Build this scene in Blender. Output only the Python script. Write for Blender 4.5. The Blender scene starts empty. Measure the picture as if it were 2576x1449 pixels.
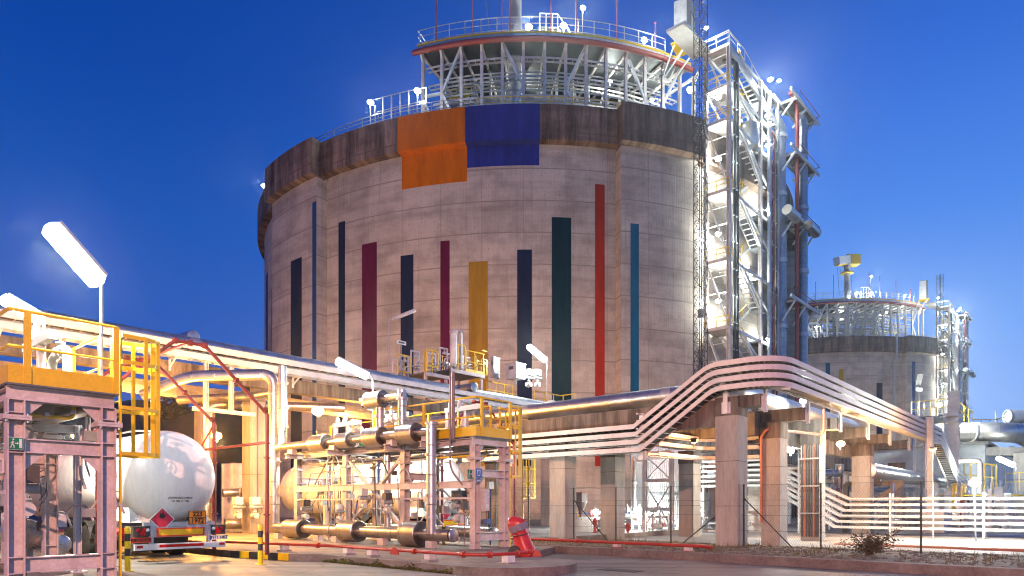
import bpy, math, random
from mathutils import Vector as V, Matrix
rnd = random.Random(11)
SC = bpy.context.scene
COL = SC.collection
# plant grid: direction r (a axis) recedes to the right, direction u (b axis) recedes to the left
TH = math.radians(41.3); S = math.sin(TH); C = math.cos(TH)
def W(a, b, z=0.0): return V((S*a-C*b, C*a+S*b, z))
R_ = W(1, 0); U_ = W(0, 1); Z_ = V((0, 0, 1)); X_ = V((1, 0, 0)); Y_ = V((0, 1, 0))
RZ_U = math.atan2(S, -C)
EYE = 1.6; F = 1717.0; CX = 1288.0; HY = 1270.0
def at(px, py, Y): return V(((px-CX)/F*Y, Y, EYE+(HY-py)/F*Y))
def on_a(px, a):
    t = (px-CX)/F; Y = a/(S*t+C); return Y*(S-C*t), Y      # b, depth
def on_b(px, b):
    t = (px-CX)/F; Y = b/(S-C*t); return Y*(C+S*t), Y      # a, depth
def zz(py, Y): return EYE+(HY-py)/F*Y
ORG = {}
ORD = ['leftmost', 'second', 'third', 'fourth', 'fifth', 'sixth', 'seventh', 'eighth', 'ninth', 'tenth', 'eleventh', 'twelfth']

def fillet(pts, R, seg=6):
    if R <= 0 or len(pts) < 3: return [V(p) for p in pts]
    out = [V(pts[0])]
    for i in range(1, len(pts)-1):
        p, q, s = V(pts[i-1]), V(pts[i]), V(pts[i+1])
        d0 = (p-q); d1 = (s-q); l = min(R, d0.length*.49, d1.length*.49)
        A = q+d0.normalized()*l; B = q+d1.normalized()*l
        for k in range(seg+1):
            t = k/seg; out.append(A*(1-t)**2+q*2*t*(1-t)+B*t*t)
    out.append(V(pts[-1])); return out

class MB:
    def __init__(s): s.v = []; s.f = []; s.uv = []; s.sm = []
    def add(s, vs, fs, smooth=False, uvs=None):
        o = len(s.v); s.v += [V(p) for p in vs]
        for i, f in enumerate(fs):
            s.f.append([o+k for k in f]); s.sm.append(smooth)
            s.uv.append(uvs[i] if uvs else [(0, 0)]*len(f))
        return s
    def hexa(s, c, ex, ey, ez):
        if ex.cross(ey).dot(ez) < 0: ex = -ex
        c = V(c); vs = [c+ex*i+ey*j+ez*k for k in (-1, 1) for j in (-1, 1) for i in (-1, 1)]
        return s.add(vs, [(0, 2, 3, 1), (4, 5, 7, 6), (0, 1, 5, 4), (2, 6, 7, 3), (0, 4, 6, 2), (1, 3, 7, 5)])
    def box(s, c, d, ax=(X_, Y_, Z_)): return s.hexa(c, ax[0]*d[0]/2, ax[1]*d[1]/2, ax[2]*d[2]/2)
    def lbox(s, x0, x1, y0, y1, z0, z1): return s.box(((x0+x1)/2, (y0+y1)/2, (z0+z1)/2), (x1-x0, y1-y0, z1-z0))
    def gbox(s, a0, a1, b0, b1, z0, z1):
        return s.box(W((a0+a1)/2, (b0+b1)/2, (z0+z1)/2), (a1-a0, b1-b0, z1-z0), (R_, U_, Z_))
    def frame(s, p, q, side=None):
        d = (q-p).normalized()
        if side is None:
            side = d.cross(Z_)
            if side.length < .05: side = V(R_)
        side = (side-d*side.dot(d)).normalized(); return d, side, side.cross(d)
    def bar(s, p, q, w, h, side=None):
        p = V(p); q = V(q); d, sd, up = s.frame(p, q, side)
        return s.hexa((p+q)/2, sd*w/2, (q-p)/2, up*h/2)
    def hbar(s, p, q, w, h, side=None, t=.022):
        p = V(p); q = V(q); d, sd, up = s.frame(p, q, side)
        for k in (-1, 1):
            o = up*(h-t)/2*k; s.hexa((p+q)/2+o, sd*w/2, (q-p)/2, up*t/2)
        return s.hexa((p+q)/2, sd*t/2, (q-p)/2, up*(h/2-t))
    def tube(s, pts, r, n=10, bend=0, cap=True, seg=6):
        pts = fillet(pts, bend, seg) if bend else [V(p) for p in pts]
        m = len(pts); rs = r if isinstance(r, (list, tuple)) else [r]*m
        T = []
        for i in range(m):
            d = V((0, 0, 0))
            if i: d += (pts[i]-pts[i-1]).normalized()
            if i < m-1: d += (pts[i+1]-pts[i]).normalized()
            T.append(d.normalized())
        a = T[0].cross(Z_)
        if a.length < .05: a = T[0].cross(X_)
        a.normalize(); rings = []; L = 0; ls = []
        for i in range(m):
            if i: L += (pts[i]-pts[i-1]).length
            ls.append(L); a = (a-T[i]*a.dot(T[i])).normalized(); b = T[i].cross(a)
            k = 1.0
            if 0 < i < m-1: k = 1/max(.5, T[i].dot((pts[i]-pts[i-1]).normalized()))
            rings.append([pts[i]+(a*math.cos(2*math.pi*j/n)+b*math.sin(2*math.pi*j/n))*rs[i]*(k if not bend else 1) for j in range(n)])
        vs = [p for rg in rings for p in rg]; fs = []; uv = []
        for i in range(m-1):
            for j in range(n):
                j2 = (j+1) % n
                fs.append((i*n+j, i*n+j2, (i+1)*n+j2, (i+1)*n+j))
                uv.append([(j/n, ls[i]), ((j+1)/n, ls[i]), ((j+1)/n, ls[i+1]), (j/n, ls[i+1])])
        s.add(vs, fs, n > 6, uv)
        if cap:
            s.add(rings[0], [tuple(range(n))[::-1]]); s.add(rings[-1], [tuple(range(n))])
        return s
    def lathe(s, p, ax, prof, n=24, smooth=True, cap=True):
        p = V(p); ax = V(ax).normalized(); a = ax.cross(Z_)
        if a.length < .05: a = V(X_)
        a.normalize(); b = ax.cross(a); vs = []; fs = []; uv = []
        for (t, r) in prof:
            for j in range(n):
                w = 2*math.pi*j/n; vs.append(p+ax*t+(a*math.cos(w)+b*math.sin(w))*max(r, 1e-4))
        L = 0
        for i in range(len(prof)-1):
            d = math.hypot(prof[i+1][0]-prof[i][0], prof[i+1][1]-prof[i][1])
            if d < 1e-6: continue
            for j in range(n):
                j2 = (j+1) % n; fs.append((i*n+j, i*n+j2, (i+1)*n+j2, (i+1)*n+j))
                uv.append([(j/n, L), ((j+1)/n, L), ((j+1)/n, L+d), (j/n, L+d)])
            L += d
        s.add(vs, fs, smooth, uv)
        if cap:
            if prof[0][1] > .002: s.add(vs[:n], [tuple(range(n))[::-1]])
            if prof[-1][1] > .002: s.add(vs[-n:], [tuple(range(n))])
        return s
    def drum(s, p, q, r, n=20, ch=.06):
        p = V(p); q = V(q); L = (q-p).length
        return s.lathe(p, q-p, [(0, r-ch), (0, r-ch), (ch, r), (ch, r), (L-ch, r), (L-ch, r), (L, r-ch), (L, r-ch)], n)
    def ball(s, c, r, n=12, sq=1.0):
        return s.lathe(V(c)-Z_*r*sq, Z_, [(r*sq*(1-math.cos(math.pi*k/8)), r*math.sin(math.pi*k/8)) for k in range(9)], n)
    def ring(s, c, ax, R, r, n=20, m=6):
        c = V(c); ax = V(ax).normalized(); a = ax.cross(Z_)
        if a.length < .05: a = V(X_)
        a.normalize(); b = ax.cross(a)
        vs = []; fs = []
        for i in range(n):
            w = 2*math.pi*i/n; e = a*math.cos(w)+b*math.sin(w)
            for j in range(m):
                q = 2*math.pi*j/m; vs.append(c+e*(R+r*math.cos(q))+ax*r*math.sin(q))
        for i in range(n):
            for j in range(m):
                i2 = (i+1) % n; j2 = (j+1) % m; fs.append((i*m+j, i2*m+j, i2*m+j2, i*m+j2))
        return s.add(vs, fs, True)
    def prism(s, poly, z0, z1):          # poly: ccw list of (x, y) world
        n = len(poly); vs = [V((p[0], p[1], z0)) for p in poly]+[V((p[0], p[1], z1)) for p in poly]
        fs = [tuple(range(n))[::-1], tuple(range(n, 2*n))]+[(i, (i+1) % n, n+(i+1) % n, n+i) for i in range(n)]
        return s.add(vs, fs)
    def runbox(s, pts, o0, o1, z0, z1, smooth=False):   # rectangular section swept along a path, verticals stay vertical
        pts = [V(p) for p in pts]; m = len(pts); vs = []
        for i in range(m):
            ds = []
            if i: ds.append((pts[i]-pts[i-1]))
            if i < m-1: ds.append((pts[i+1]-pts[i]))
            ds = [V((d.x, d.y, 0)).normalized() for d in ds]
            d = V((0, 0, 0))
            for e in ds: d += e
            d.normalize(); k = 1/max(.5, d.dot(ds[0])); nrm = V((-d.y, d.x, 0))*k
            for (o, z) in ((o0, z0), (o1, z0), (o1, z1), (o0, z1)): vs.append(pts[i]+nrm*o+Z_*z)
        fs = []
        for i in range(m-1):
            for j in range(4):
                j2 = (j+1) % 4; fs.append((i*4+j, (i+1)*4+j, (i+1)*4+j2, i*4+j2))
        fs += [(0, 1, 2, 3), tuple((m-1)*4+k for k in (3, 2, 1, 0))]
        return s.add(vs, fs)
    def build(s, name, mat, parent=None, local=False, label=None):
        me = bpy.data.meshes.new(name); org = V((0, 0, 0))
        if parent is not None:
            if not local: org = ORG[parent.name]
        elif not local:
            lo = [min(p[i] for p in s.v) for i in range(3)]; hi = [max(p[i] for p in s.v) for i in range(3)]
            org = V(((lo[0]+hi[0])/2, (lo[1]+hi[1])/2, lo[2]))
        me.from_pydata([tuple(p-org) for p in s.v], [], s.f)
        lay = me.uv_layers.new(name='UVMap'); flat = [c for f in s.uv for uv in f for c in uv]
        lay.data.foreach_set('uv', flat)
        me.polygons.foreach_set('use_smooth', s.sm)
        if isinstance(mat, (list, tuple)):
            for m_ in mat: me.materials.append(m_)
        else: me.materials.append(mat)
        me.update()
        o = bpy.data.objects.new(name, me); COL.objects.link(o)
        if parent is not None:
            o.parent = parent; ORG[o.name] = ORG.get(parent.name, V((0, 0, 0)))
        else:
            o.location = org; ORG[o.name] = org
        if label: o['label'] = label
        return o

def tag(o, label, cat, group=None):
    o['label'] = label; o['category'] = cat
    if group: o['group'] = group
    return o
def struct(mb, name, mat, kind='structure'):
    o = mb.build(name, mat); o['kind'] = kind; return o
def thing(name, label, cat, loc, group=None, rz=0):
    o = bpy.data.objects.new(name, None); COL.objects.link(o); o.location = loc; o.rotation_euler = (0, 0, rz)
    o.empty_display_size = .3; ORG[o.name] = V(loc); return tag(o, label, cat, group)
def copy_tree(o, parent=None, off=None):
    c = o.copy(); COL.objects.link(c)
    if parent is not None: c.parent = parent
    if off is not None: c.location = V(o.location)+V(off)
    ORG[c.name] = ORG.get(o.name, V((0, 0, 0)))+(V(off) if off is not None else V((0, 0, 0)))
    for ch in list(o.children): copy_tree(ch, c)
    return c
def dup(o, off, label, group=None):
    c = copy_tree(o, None, off); c['label'] = label
    if group: c['group'] = group
    return c

# ---------------------------------------------------------------- materials
def _new(name):
    m = bpy.data.materials.new(name); m.use_nodes = True; nt = m.node_tree
    return m, nt, nt.nodes['Principled BSDF']
def nd(nt, typ, **kw):
    n = nt.nodes.new(typ)
    for k, v in kw.items():
        if k.startswith('i_'):
            key = k[2:]; n.inputs[int(key) if key.isdigit() else key].default_value = v
        else: setattr(n, k, v)
    return n
def lk(nt, a, ao, b, bi): nt.links.new(a.outputs[ao], b.inputs[bi])
def ramp(nt, src, so, stops):
    r = nt.nodes.new('ShaderNodeValToRGB'); e = r.color_ramp.elements
    while len(e) < len(stops): e.new(.5)
    for k, (p, c) in enumerate(stops): e[k].position = p; e[k].color = (c, c, c, 1) if not isinstance(c, tuple) else (*c, 1)
    lk(nt, src, so, r, 0); return r
def mk(name, col, rough=.55, metal=0.0, col2=None, sc=2.0, stretch=(1, 1, 1), lo=.4, hi=.65, bump=.0, coord='Object', fine=.12, rv=.1):
    m, nt, b = _new(name)
    tc = nd(nt, 'ShaderNodeTexCoord'); mp = nd(nt, 'ShaderNodeMapping'); mp.inputs['Scale'].default_value = stretch
    lk(nt, tc, coord, mp, 0)
    n1 = nd(nt, 'ShaderNodeTexNoise', i_Scale=sc, i_Detail=6.0, i_Roughness=.65); lk(nt, mp, 0, n1, 'Vector')
    n2 = nd(nt, 'ShaderNodeTexNoise', i_Scale=sc*9, i_Detail=4.0); lk(nt, mp, 0, n2, 'Vector')
    c2 = col2 or tuple(c*.72 for c in col)
    rp = ramp(nt, n1, 0, [(lo, col), (hi, c2)])
    hs = nd(nt, 'ShaderNodeMix', data_type='RGBA', blend_type='MULTIPLY'); hs.inputs[0].default_value = 1.0
    r2 = ramp(nt, n2, 0, [(.3, 1-fine), (.7, 1.0)])
    lk(nt, rp, 0, hs, 6); lk(nt, r2, 0, hs, 7); lk(nt, hs, 2, b, 'Base Color')
    rr = nd(nt, 'ShaderNodeMapRange', i_3=max(.03, rough-rv), i_4=min(1, rough+rv)); lk(nt, n1, 0, rr, 0); lk(nt, rr, 0, b, 'Roughness')
    b.inputs['Metallic'].default_value = metal
    if bump:
        bp = nd(nt, 'ShaderNodeBump', i_Strength=bump, i_Distance=.02); lk(nt, n2, 0, bp, 'Height'); lk(nt, bp, 0, b, 'Normal')
    return m
def cladding(name, col=(.60, .585, .56), pitch=.95, rough=.3, warp=.25):
    m, nt, b = _new(name); tc = nd(nt, 'ShaderNodeTexCoord'); sp = nd(nt, 'ShaderNodeSeparateXYZ'); lk(nt, tc, 'UV', sp, 0)
    mo = nd(nt, 'ShaderNodeMath', operation='WRAP', i_1=pitch, i_2=0.0); lk(nt, sp, 1, mo, 0)
    seam = ramp(nt, mo, 0, [(0.0, .35), (.035, 1.0)])
    no = nd(nt, 'ShaderNodeTexNoise', i_Scale=1.6, i_Detail=5.0); lk(nt, tc, 'Object', no, 'Vector')
    st = nd(nt, 'ShaderNodeMapping'); st.inputs['Scale'].default_value = (6, 6, 1.2); lk(nt, tc, 'Object', st, 0)
    n3 = nd(nt, 'ShaderNodeTexNoise', i_Scale=1.5, i_Detail=3.0); lk(nt, st, 0, n3, 'Vector')
    rp = ramp(nt, no, 0, [(.3, tuple(c*.75 for c in col)), (.7, col)])
    mx = nd(nt, 'ShaderNodeMix', data_type='RGBA', blend_type='MULTIPLY'); mx.inputs[0].default_value = 1
    lk(nt, rp, 0, mx, 6); lk(nt, seam, 0, mx, 7); lk(nt, mx, 2, b, 'Base Color')
    b.inputs['Metallic'].default_value = .92
    rr = nd(nt, 'ShaderNodeMapRange', i_3=rough-.08, i_4=rough+.2); lk(nt, n3, 0, rr, 0); lk(nt, rr, 0, b, 'Roughness')
    ad = nd(nt, 'ShaderNodeMath', operation='MULTIPLY_ADD', i_1=warp, i_2=0.0); lk(nt, no, 0, ad, 0)
    ad2 = nd(nt, 'ShaderNodeMath', operation='ADD'); lk(nt, ad, 0, ad2, 0); lk(nt, seam, 0, ad2, 1)
    bp = nd(nt, 'ShaderNodeBump', i_Strength=.5, i_Distance=.02); lk(nt, ad2, 0, bp, 'Height'); lk(nt, bp, 0, b, 'Normal')
    return m
def glow(name, col, st):
    m, nt, b = _new(name); b.inputs['Base Color'].default_value = (*col, 1); b.inputs['Emission Color'].default_value = (*col, 1)
    b.inputs['Emission Strength'].default_value = st
    m.cycles.emission_sampling = 'NONE'; return m
def math_(nt, op, a, bb=None, clamp=False):
    n = nt.nodes.new('ShaderNodeMath'); n.operation = op; n.use_clamp = clamp
    for i, x in enumerate((a, bb)):
        if x is None: continue
        if isinstance(x, (int, float)): n.inputs[i].default_value = x
        else: nt.links.new(x, n.inputs[i])
    return n.outputs[0]
def tank_concrete(name, base, dark, ring=False):
    m, nt, b = _new(name); tc = nd(nt, 'ShaderNodeTexCoord'); sp = nd(nt, 'ShaderNodeSeparateXYZ'); lk(nt, tc, 'UV', sp, 0)
    u, v = sp.outputs[0], sp.outputs[1]
    def noise(su, sv, scale=1.0, det=5.0, rough=.62):
        mp = nd(nt, 'ShaderNodeMapping'); mp.inputs['Scale'].default_value = (su, sv, 1); lk(nt, tc, 'UV', mp, 0)
        n = nd(nt, 'ShaderNodeTexNoise', i_Scale=scale, i_Detail=det, i_Roughness=rough); lk(nt, mp, 0, n, 'Vector'); return n
    def wrap(x, p):
        k = math_(nt, 'WRAP', x, p); k.node.inputs[2].default_value = 0; return k
    def mul(x, rp):
        k = nd(nt, 'ShaderNodeMix', data_type='RGBA', blend_type='MULTIPLY'); k.inputs[0].default_value = 1; lk(nt, x[0], x[1], k, 6); lk(nt, rp, 0, k, 7); return (k, 2)
    big = noise(.10, .07); mid = noise(.30, .42); blot = noise(1, 1); band = noise(.05, .9, 1, 3); board = noise(9, .25, 1, 2); streak = noise(.55 if ring else 1.4, .045, 1, 7, .78); fine = noise(6, 5, 1, 4)
    # each pour / formwork panel gets its own tone
    cu = math_(nt, 'FLOOR', math_(nt, 'DIVIDE', u, 4.6)); cv = math_(nt, 'FLOOR', math_(nt, 'DIVIDE', v, 3.45))
    cb = nd(nt, 'ShaderNodeCombineXYZ'); nt.links.new(cu, cb.inputs[0]); nt.links.new(cv, cb.inputs[1])
    wn = nd(nt, 'ShaderNodeTexWhiteNoise'); wn.noise_dimensions = '2D'; lk(nt, cb, 0, wn, 'Vector')
    vj = wrap(math_(nt, 'ADD', v, math_(nt, 'MULTIPLY', blot.outputs[0], .16)), 3.45); uj = wrap(math_(nt, 'ADD', u, math_(nt, 'MULTIPLY', mid.outputs[0], .1)), 4.6)
    jl = math_(nt, 'MULTIPLY', math_(nt, 'LESS_THAN', vj, .13), math_(nt, 'MULTIPLY', mid.outputs[0], 1.5)); ju = math_(nt, 'MULTIPLY', math_(nt, 'LESS_THAN', uj, .06), .55)
    du = math_(nt, 'SUBTRACT', wrap(u, 1.53), .76); dv = math_(nt, 'SUBTRACT', wrap(v, 1.15), .6)
    hole = math_(nt, 'MULTIPLY', math_(nt, 'LESS_THAN', math_(nt, 'ADD', math_(nt, 'MULTIPLY', du, du), math_(nt, 'MULTIPLY', dv, dv)), .005), math_(nt, 'MULTIPLY', mid.outputs[0], 1.1))
    joint = math_(nt, 'MULTIPLY', math_(nt, 'MAXIMUM', jl, math_(nt, 'MAXIMUM', ju, hole)), .8, True)
    if ring:
        f = ramp(nt, streak, 0, [(.36, dark), (.47, tuple(.6*x+.4*y for x, y in zip(dark, base))), (.58, base), (.72, tuple(1.45*x for x in base))])
    else:
        f = ramp(nt, big, 0, [(.3, tuple(c*.74 for c in base)), (.5, base), (.72, tuple(c*1.14 for c in base))])
    x = (f, 0)
    x = mul(x, ramp(nt, wn, 0, [(0, .90), (1, 1.04)])); x = mul(x, ramp(nt, mid, 0, [(.34, .70 if not ring else .6), (.56, 1.0)])); x = mul(x, ramp(nt, band, 0, [(.36, .84), (.52, 1.0)]))
    x = mul(x, ramp(nt, board, 0, [(.32, .88), (.6, 1.0)])); x = mul(x, ramp(nt, fine, 0, [(.3, .9), (.6, 1.0)])); x = mul(x, ramp(nt, streak, 0, [(.30, .72), (.44, 1.0)]))
    m3 = nd(nt, 'ShaderNodeMix', data_type='RGBA', blend_type='MIX'); lk(nt, x[0], x[1], m3, 6); m3.inputs[7].default_value = (*[c*.33 for c in base], 1)
    nt.links.new(joint, m3.inputs[0]); lk(nt, m3, 2, b, 'Base Color'); b.inputs['Roughness'].default_value = .9; b.inputs['Specular IOR Level'].default_value = .25
    bp = nd(nt, 'ShaderNodeBump', i_Strength=.35, i_Distance=.05); lk(nt, board, 0, bp, 'Height'); lk(nt, bp, 0, b, 'Normal')
    return m
M = {}
M['steel'] = mk('painted_steel', (.64, .575, .55), .45, col2=(.50, .42, .38), sc=1.8, fine=.2)
M['steel_w'] = mk('white_steel', (.66, .66, .65), .45, col2=(.55, .55, .53), sc=1.2)
M['yellow'] = mk('safety_yellow', (.80, .53, .01), .42, col2=(.68, .43, .01), sc=2.5, lo=.45, hi=.75)
M['red'] = mk('fire_red', (.40, .03, .018), .4, col2=(.30, .025, .018), sc=2)
M['rust'] = mk('oxide_red', (.30, .05, .038), .5, sc=2)
M['tray'] = mk('galvanised_tray', (.62, .585, .56), .5, .0, col2=(.54, .51, .49), sc=1.2)
M['galv'] = mk('galvanised', (.52, .53, .54), .4, .6, sc=3)
M['black'] = mk('black_rubber', (.022, .022, .024), .65, col2=(.04, .038, .036), sc=4)
M['cable'] = mk('dark_cable', (.05, .048, .05), .6, col2=(.10, .08, .07), sc=6)
M['dark'] = mk('dark_steel', (.07, .07, .075), .5, col2=(.10, .095, .09), sc=3)
M['deck'] = mk('deck_underside', (.06, .065, .068), .6, sc=1.5)
M['mast'] = mk('mast_steel', (.018, .019, .022), .6, sc=3)
M['floor'] = mk('steel_grating', (.17, .18, .19), .6, .3, sc=3)
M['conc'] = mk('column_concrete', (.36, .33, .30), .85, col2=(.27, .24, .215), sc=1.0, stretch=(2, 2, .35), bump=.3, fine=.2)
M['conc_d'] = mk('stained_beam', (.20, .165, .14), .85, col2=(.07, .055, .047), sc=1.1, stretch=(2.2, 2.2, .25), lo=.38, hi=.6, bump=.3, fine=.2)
M['clad'] = cladding('pipe_cladding')
M['clad_o'] = cladding('oiled_cladding', (.47, .44, .415), .7, .28)
M['clad_r'] = cladding('riser_cladding', (.30, .32, .35), 1.0, .34)
M['clad_d'] = cladding('dull_cladding', (.42, .42, .43), 1.0, .38)
M['plain_m'] = mk('sheet_end', (.58, .56, .54), .35, .85, sc=3)
M['white'] = mk('tanker_white', (.76, .75, .73), .32, col2=(.62, .60, .57), sc=.9, stretch=(1.5, 1.5, .35), lo=.45, hi=.8, fine=.08)
M['wpaint'] = mk('white_paint', (.74, .73, .71), .45, sc=1.5)
M['cabin'] = mk('cabin_grey', (.20, .20, .21), .5, sc=1, stretch=(3, 3, .3))
M['grey'] = mk('grey_cabinet', (.40, .42, .43), .5, sc=1)
M['blue'] = mk('blue_paint', (.05, .12, .36), .45, sc=2)
M['green'] = mk('green_paint', (.02, .22, .10), .45, sc=2)
M['brown'] = mk('brown_pipe', (.26, .20, .19), .5, sc=3); M['copper'] = mk('copper_and_orange_light', (.50, .17, .08), .4, sc=3)  # copper: conduit colour, also painted orange light on two low pipes
M['bark'] = mk('bark', (.10, .07, .05), .9, sc=5)
W_WALL = tank_concrete('tank_wall_concrete', (.52, .435, .355), (.2, .17, .15))
W_RING = tank_concrete('tank_rim_concrete', (.30, .205, .155), (.06, .04, .03), True)
# ---------------------------------------------------------------- the storage tank complex
THC = math.radians(1.0); TD = 114.7; TR = 41.0; RR = 41.95
TCX, TCY = TD*math.sin(THC), TD*math.cos(THC)
OFF2 = V((88.5, 100.0, 0))
def P(phi, R, z):      # phi in degrees, 0 faces the road, positive to the right
    p = math.radians(phi); n = V((-math.sin(THC), -math.cos(THC), 0)); e = V((math.cos(THC), -math.sin(THC), 0))
    return V((TCX, TCY, z))+n*(R*math.cos(p))+e*(R*math.sin(p))
def phi_px(px, R):
    k = math.tan(math.atan((px-CX)/F)-THC)
    return math.degrees(math.asin(max(-1, min(1, math.sin(math.atan(k))*TD/R)))-math.atan(k))
def z_px(py, phi, R): return zz(py, P(phi, R, 0).y)
def slab(mb, R0, R1, f0, f1, z0, z1, zi=None, step=1.5, ends=True, inner=False):
    n = max(2, int(math.ceil((f1-f0)/step))); zi = z0 if zi is None else zi
    ring = [(R0, zi), (R1, z0), (R1, z1), (R0, z1)]
    vs = []
    for i in range(n+1):
        f = f0+(f1-f0)*i/n
        vs += [P(f, r, z) for (r, z) in ring]
    fs = []; uv = []
    for i in range(n):
        ua = math.radians(f0+(f1-f0)*i/n)*R1; ub = math.radians(f0+(f1-f0)*(i+1)/n)*R1
        for j in range(4 if inner else 3):
            j2 = (j+1) % 4; fs.append((i*4+j, (i+1)*4+j, (i+1)*4+j2, i*4+j2))
            va, vb = ((zi-1, z0), (z0, z1), (z1, z1+R1-R0), (0, 0))[j]
            uv.append([(ua, va), (ub, va), (ub, vb), (ua, vb)])
    mb.add(vs, fs, False, uv)
    if ends:
        for i, o in ((0, 1), (n, -1)):
            q = [vs[i*4+k] for k in range(4)]
            mb.add(q, [(0, 1, 2, 3)[::o]], False, [[(0, zi), (R1-R0, z0), (R1-R0, z1), (0, z1)][::o]])
    return mb
def arc(f0, f1, R, z, step=2.0):
    n = max(1, int(math.ceil(abs(f1-f0)/step))); return [P(f0+(f1-f0)*i/n, R, z) for i in range(n+1)]

def guard_rail(label, path, h=1.1, step=1.5, mat=None, toe=0.0, r=.028, group=None, mids=1, pw=.06, ends=True, cat='guard rail', name='guard_rail'):
    mat = mat or M['yellow']; path = [V(p) for p in path]
    root = thing(name, label, cat, path[0], group)
    MB().tube([p+Z_*h for p in path], r, 6).build('top_rail', mat, root)
    for k in range(mids):
        MB().tube([p+Z_*h*(k+1)/(mids+1) for p in path], r*.8, 6).build('mid_rail', mat, root)
    if toe: MB().runbox(path, -.006, .006, .0, toe).build('toe_board', mat, root)
    L = 0; nx = 0.0
    tot = sum((path[i+1]-path[i]).length for i in range(len(path)-1)); n = max(1, round(tot/step)); st = tot/n
    for i in range(len(path)-1):
        d = path[i+1]-path[i]; l = d.length
        while nx <= L+l+1e-4:
            p = path[i]+d*((nx-L)/l) if l else path[i]
            MB().bar(p, p+Z_*h, pw, pw*.6, d.normalized() if l else None).build('post', mat, root)
            nx += st
        L += l
    return root

ZR0, ZR1 = 40.6, 44.35; BUT = [(14.2, 27.3), (-49.5, -35.0), (-112, -98), (76, 90), (150, 164)]
tank = thing('storage_tank', 'huge round concrete gas storage tank with orange and blue panels and coloured stripes', 'storage tank', (TCX, TCY, 0))
wall = MB(); n = 180; vs = []; fs = []; uv = []
for i in range(n+1): vs += [P(-180+2*i, TR, 0), P(-180+2*i, TR, 44.2)]
for i in range(n):
    fs.append((2*i, 2*i+2, 2*i+3, 2*i+1)); a0 = math.radians(-180+2*i)*TR; a1 = math.radians(-178+2*i)*TR
    uv.append([(a0, 0), (a1, 0), (a1, 44.2), (a0, 44.2)])
wall.add(vs, fs, False, uv).build('wall', W_WALL, tank)
edges = sorted(BUT); cur = -180.0; rim = MB()
for (f0, f1) in edges+[(180, 180)]:
    if f0 > cur: slab(rim, TR-.4, RR, cur, f0, ZR0, ZR1, ZR0-.12)
    if f1 > f0: slab(rim, TR+.4, RR+1.45, f0-.25, f1+.25, ZR0-.25, ZR1+.1, ZR0-.5)
    cur = f1
rim.build('rim_band', W_RING, tank)
for (f0, f1) in BUT:
    slab(MB(), TR-.1, TR+1.5, f0, f1, 0, ZR0-.2).build('buttress', W_WALL, tank)
dome = MB().lathe((TCX, TCY, 44.0), Z_, [(0, 41.0), (1.8, 36), (4.0, 28), (6.0, 19), (7.4, 9), (7.8, .01)], 64)
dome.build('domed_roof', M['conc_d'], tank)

complex_roots = [tank]
# rim hand rail, all round the visible part
complex_roots.append(guard_rail('long pale railing round the top of the big tank wall', arc(-115, -8, RR-.45, ZR1), 1.25, 2.2, M['galv'], r=.05, mids=2, pw=.09))
complex_roots.append(guard_rail('yellow railing on the big tank rim below the roof platform posts', arc(-7, 50, RR-.5, ZR1), 1.1, 2.6, M['yellow'], r=.035, mids=1, pw=.07))
# tall fence panel by the roof platform's left end
pan = thing('access_gate', 'tall barred access gate on the tank rim left of the roof platform', 'gate', P(-17, RR-.6, ZR1))
for k in range(7):
    f = -24+k*1.5
    MB().bar(P(f, RR-.6, ZR1), P(f, RR-.6, ZR1+3.1 if k else ZR1+2.4), .12, .12).build('post', M['galv'], pan)
MB().tube(arc(-24, -15, RR-.6, ZR1+3.1), .05, 6).build('top_rail', M['galv'], pan)
MB().tube(arc(-24, -15, RR-.6, ZR1+1.6), .04, 6).build('mid_rail', M['galv'], pan)
complex_roots.append(pan)

# roof platform: a steel deck on posts above the dome
DZ = 54.6; DR = 36.4
deck = thing('roof_platform', 'round steel roof platform on white posts and braces above the big tank', 'roof platform', P(0, DR, ZR1))
fL, fRt = phi_px(1058, DR), 33.0
slab(MB(), 15.0, DR+.6, fL, fRt, DZ+.05, DZ+.25, step=2, inner=True).build('deck_plate', M['deck'], deck)
slab(MB(), DR+.55, DR+.92, fL, fRt, DZ+.0, DZ+.5, step=2, inner=True).build('edge_beam', M['steel'], deck); slab(MB(), DR+.6, DR+.95, fL, fRt, DZ+.53, DZ+.74, step=2, inner=True).build('kick_plate', M['yellow'], deck)
MB().tube(arc(fL-.5, fRt, DR+1.25, DZ-.35), .32, 10).build('red_ring_pipe', M['rust'], deck)
PX = [1064, 1112, 1161, 1212, 1264, 1317, 1370, 1423, 1474, 1524, 1574, 1622, 1667, 1710, 1745]
PH = [phi_px(x, DR+.2) for x in PX]
for f in PH:
    MB().hbar(P(f, DR+.2, ZR1-.3), P(f, DR+.2, DZ), .34, .34, P(f+90, 1, 0)-P(f-90, 1, 0), .06).build('post', M['steel'], deck)
    MB().bar(P(f, DR+.2, DZ-1.0), P(f, DR+1.0, DZ+.1), .22, .3).build('bracket', M['steel_w'], deck)
    MB().bar(P(f, DR+.2, DZ-.25), P(f*1.02, 16, DZ-.15), .2, .3).build('radial_beam', M['steel'], deck)
    MB().bar(P(f*1.04, 30, ZR1+1.5), P(f*1.04, 30, DZ), .26, .26).build('inner_post', M['steel_w'], deck)
    MB().bar(P(f*1.1, 23.5, ZR1+3), P(f*1.1, 23.5, DZ), .24, .24).build('inner_post', M['steel_w'], deck)
def dg(i, j, z0, z1, R=DR+.2): MB().bar(P(PH[i], R, z0), P(PH[j], R, z1), .28, .28).build('brace', M['steel_w'], deck)
mz = ZR1+5.2
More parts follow.
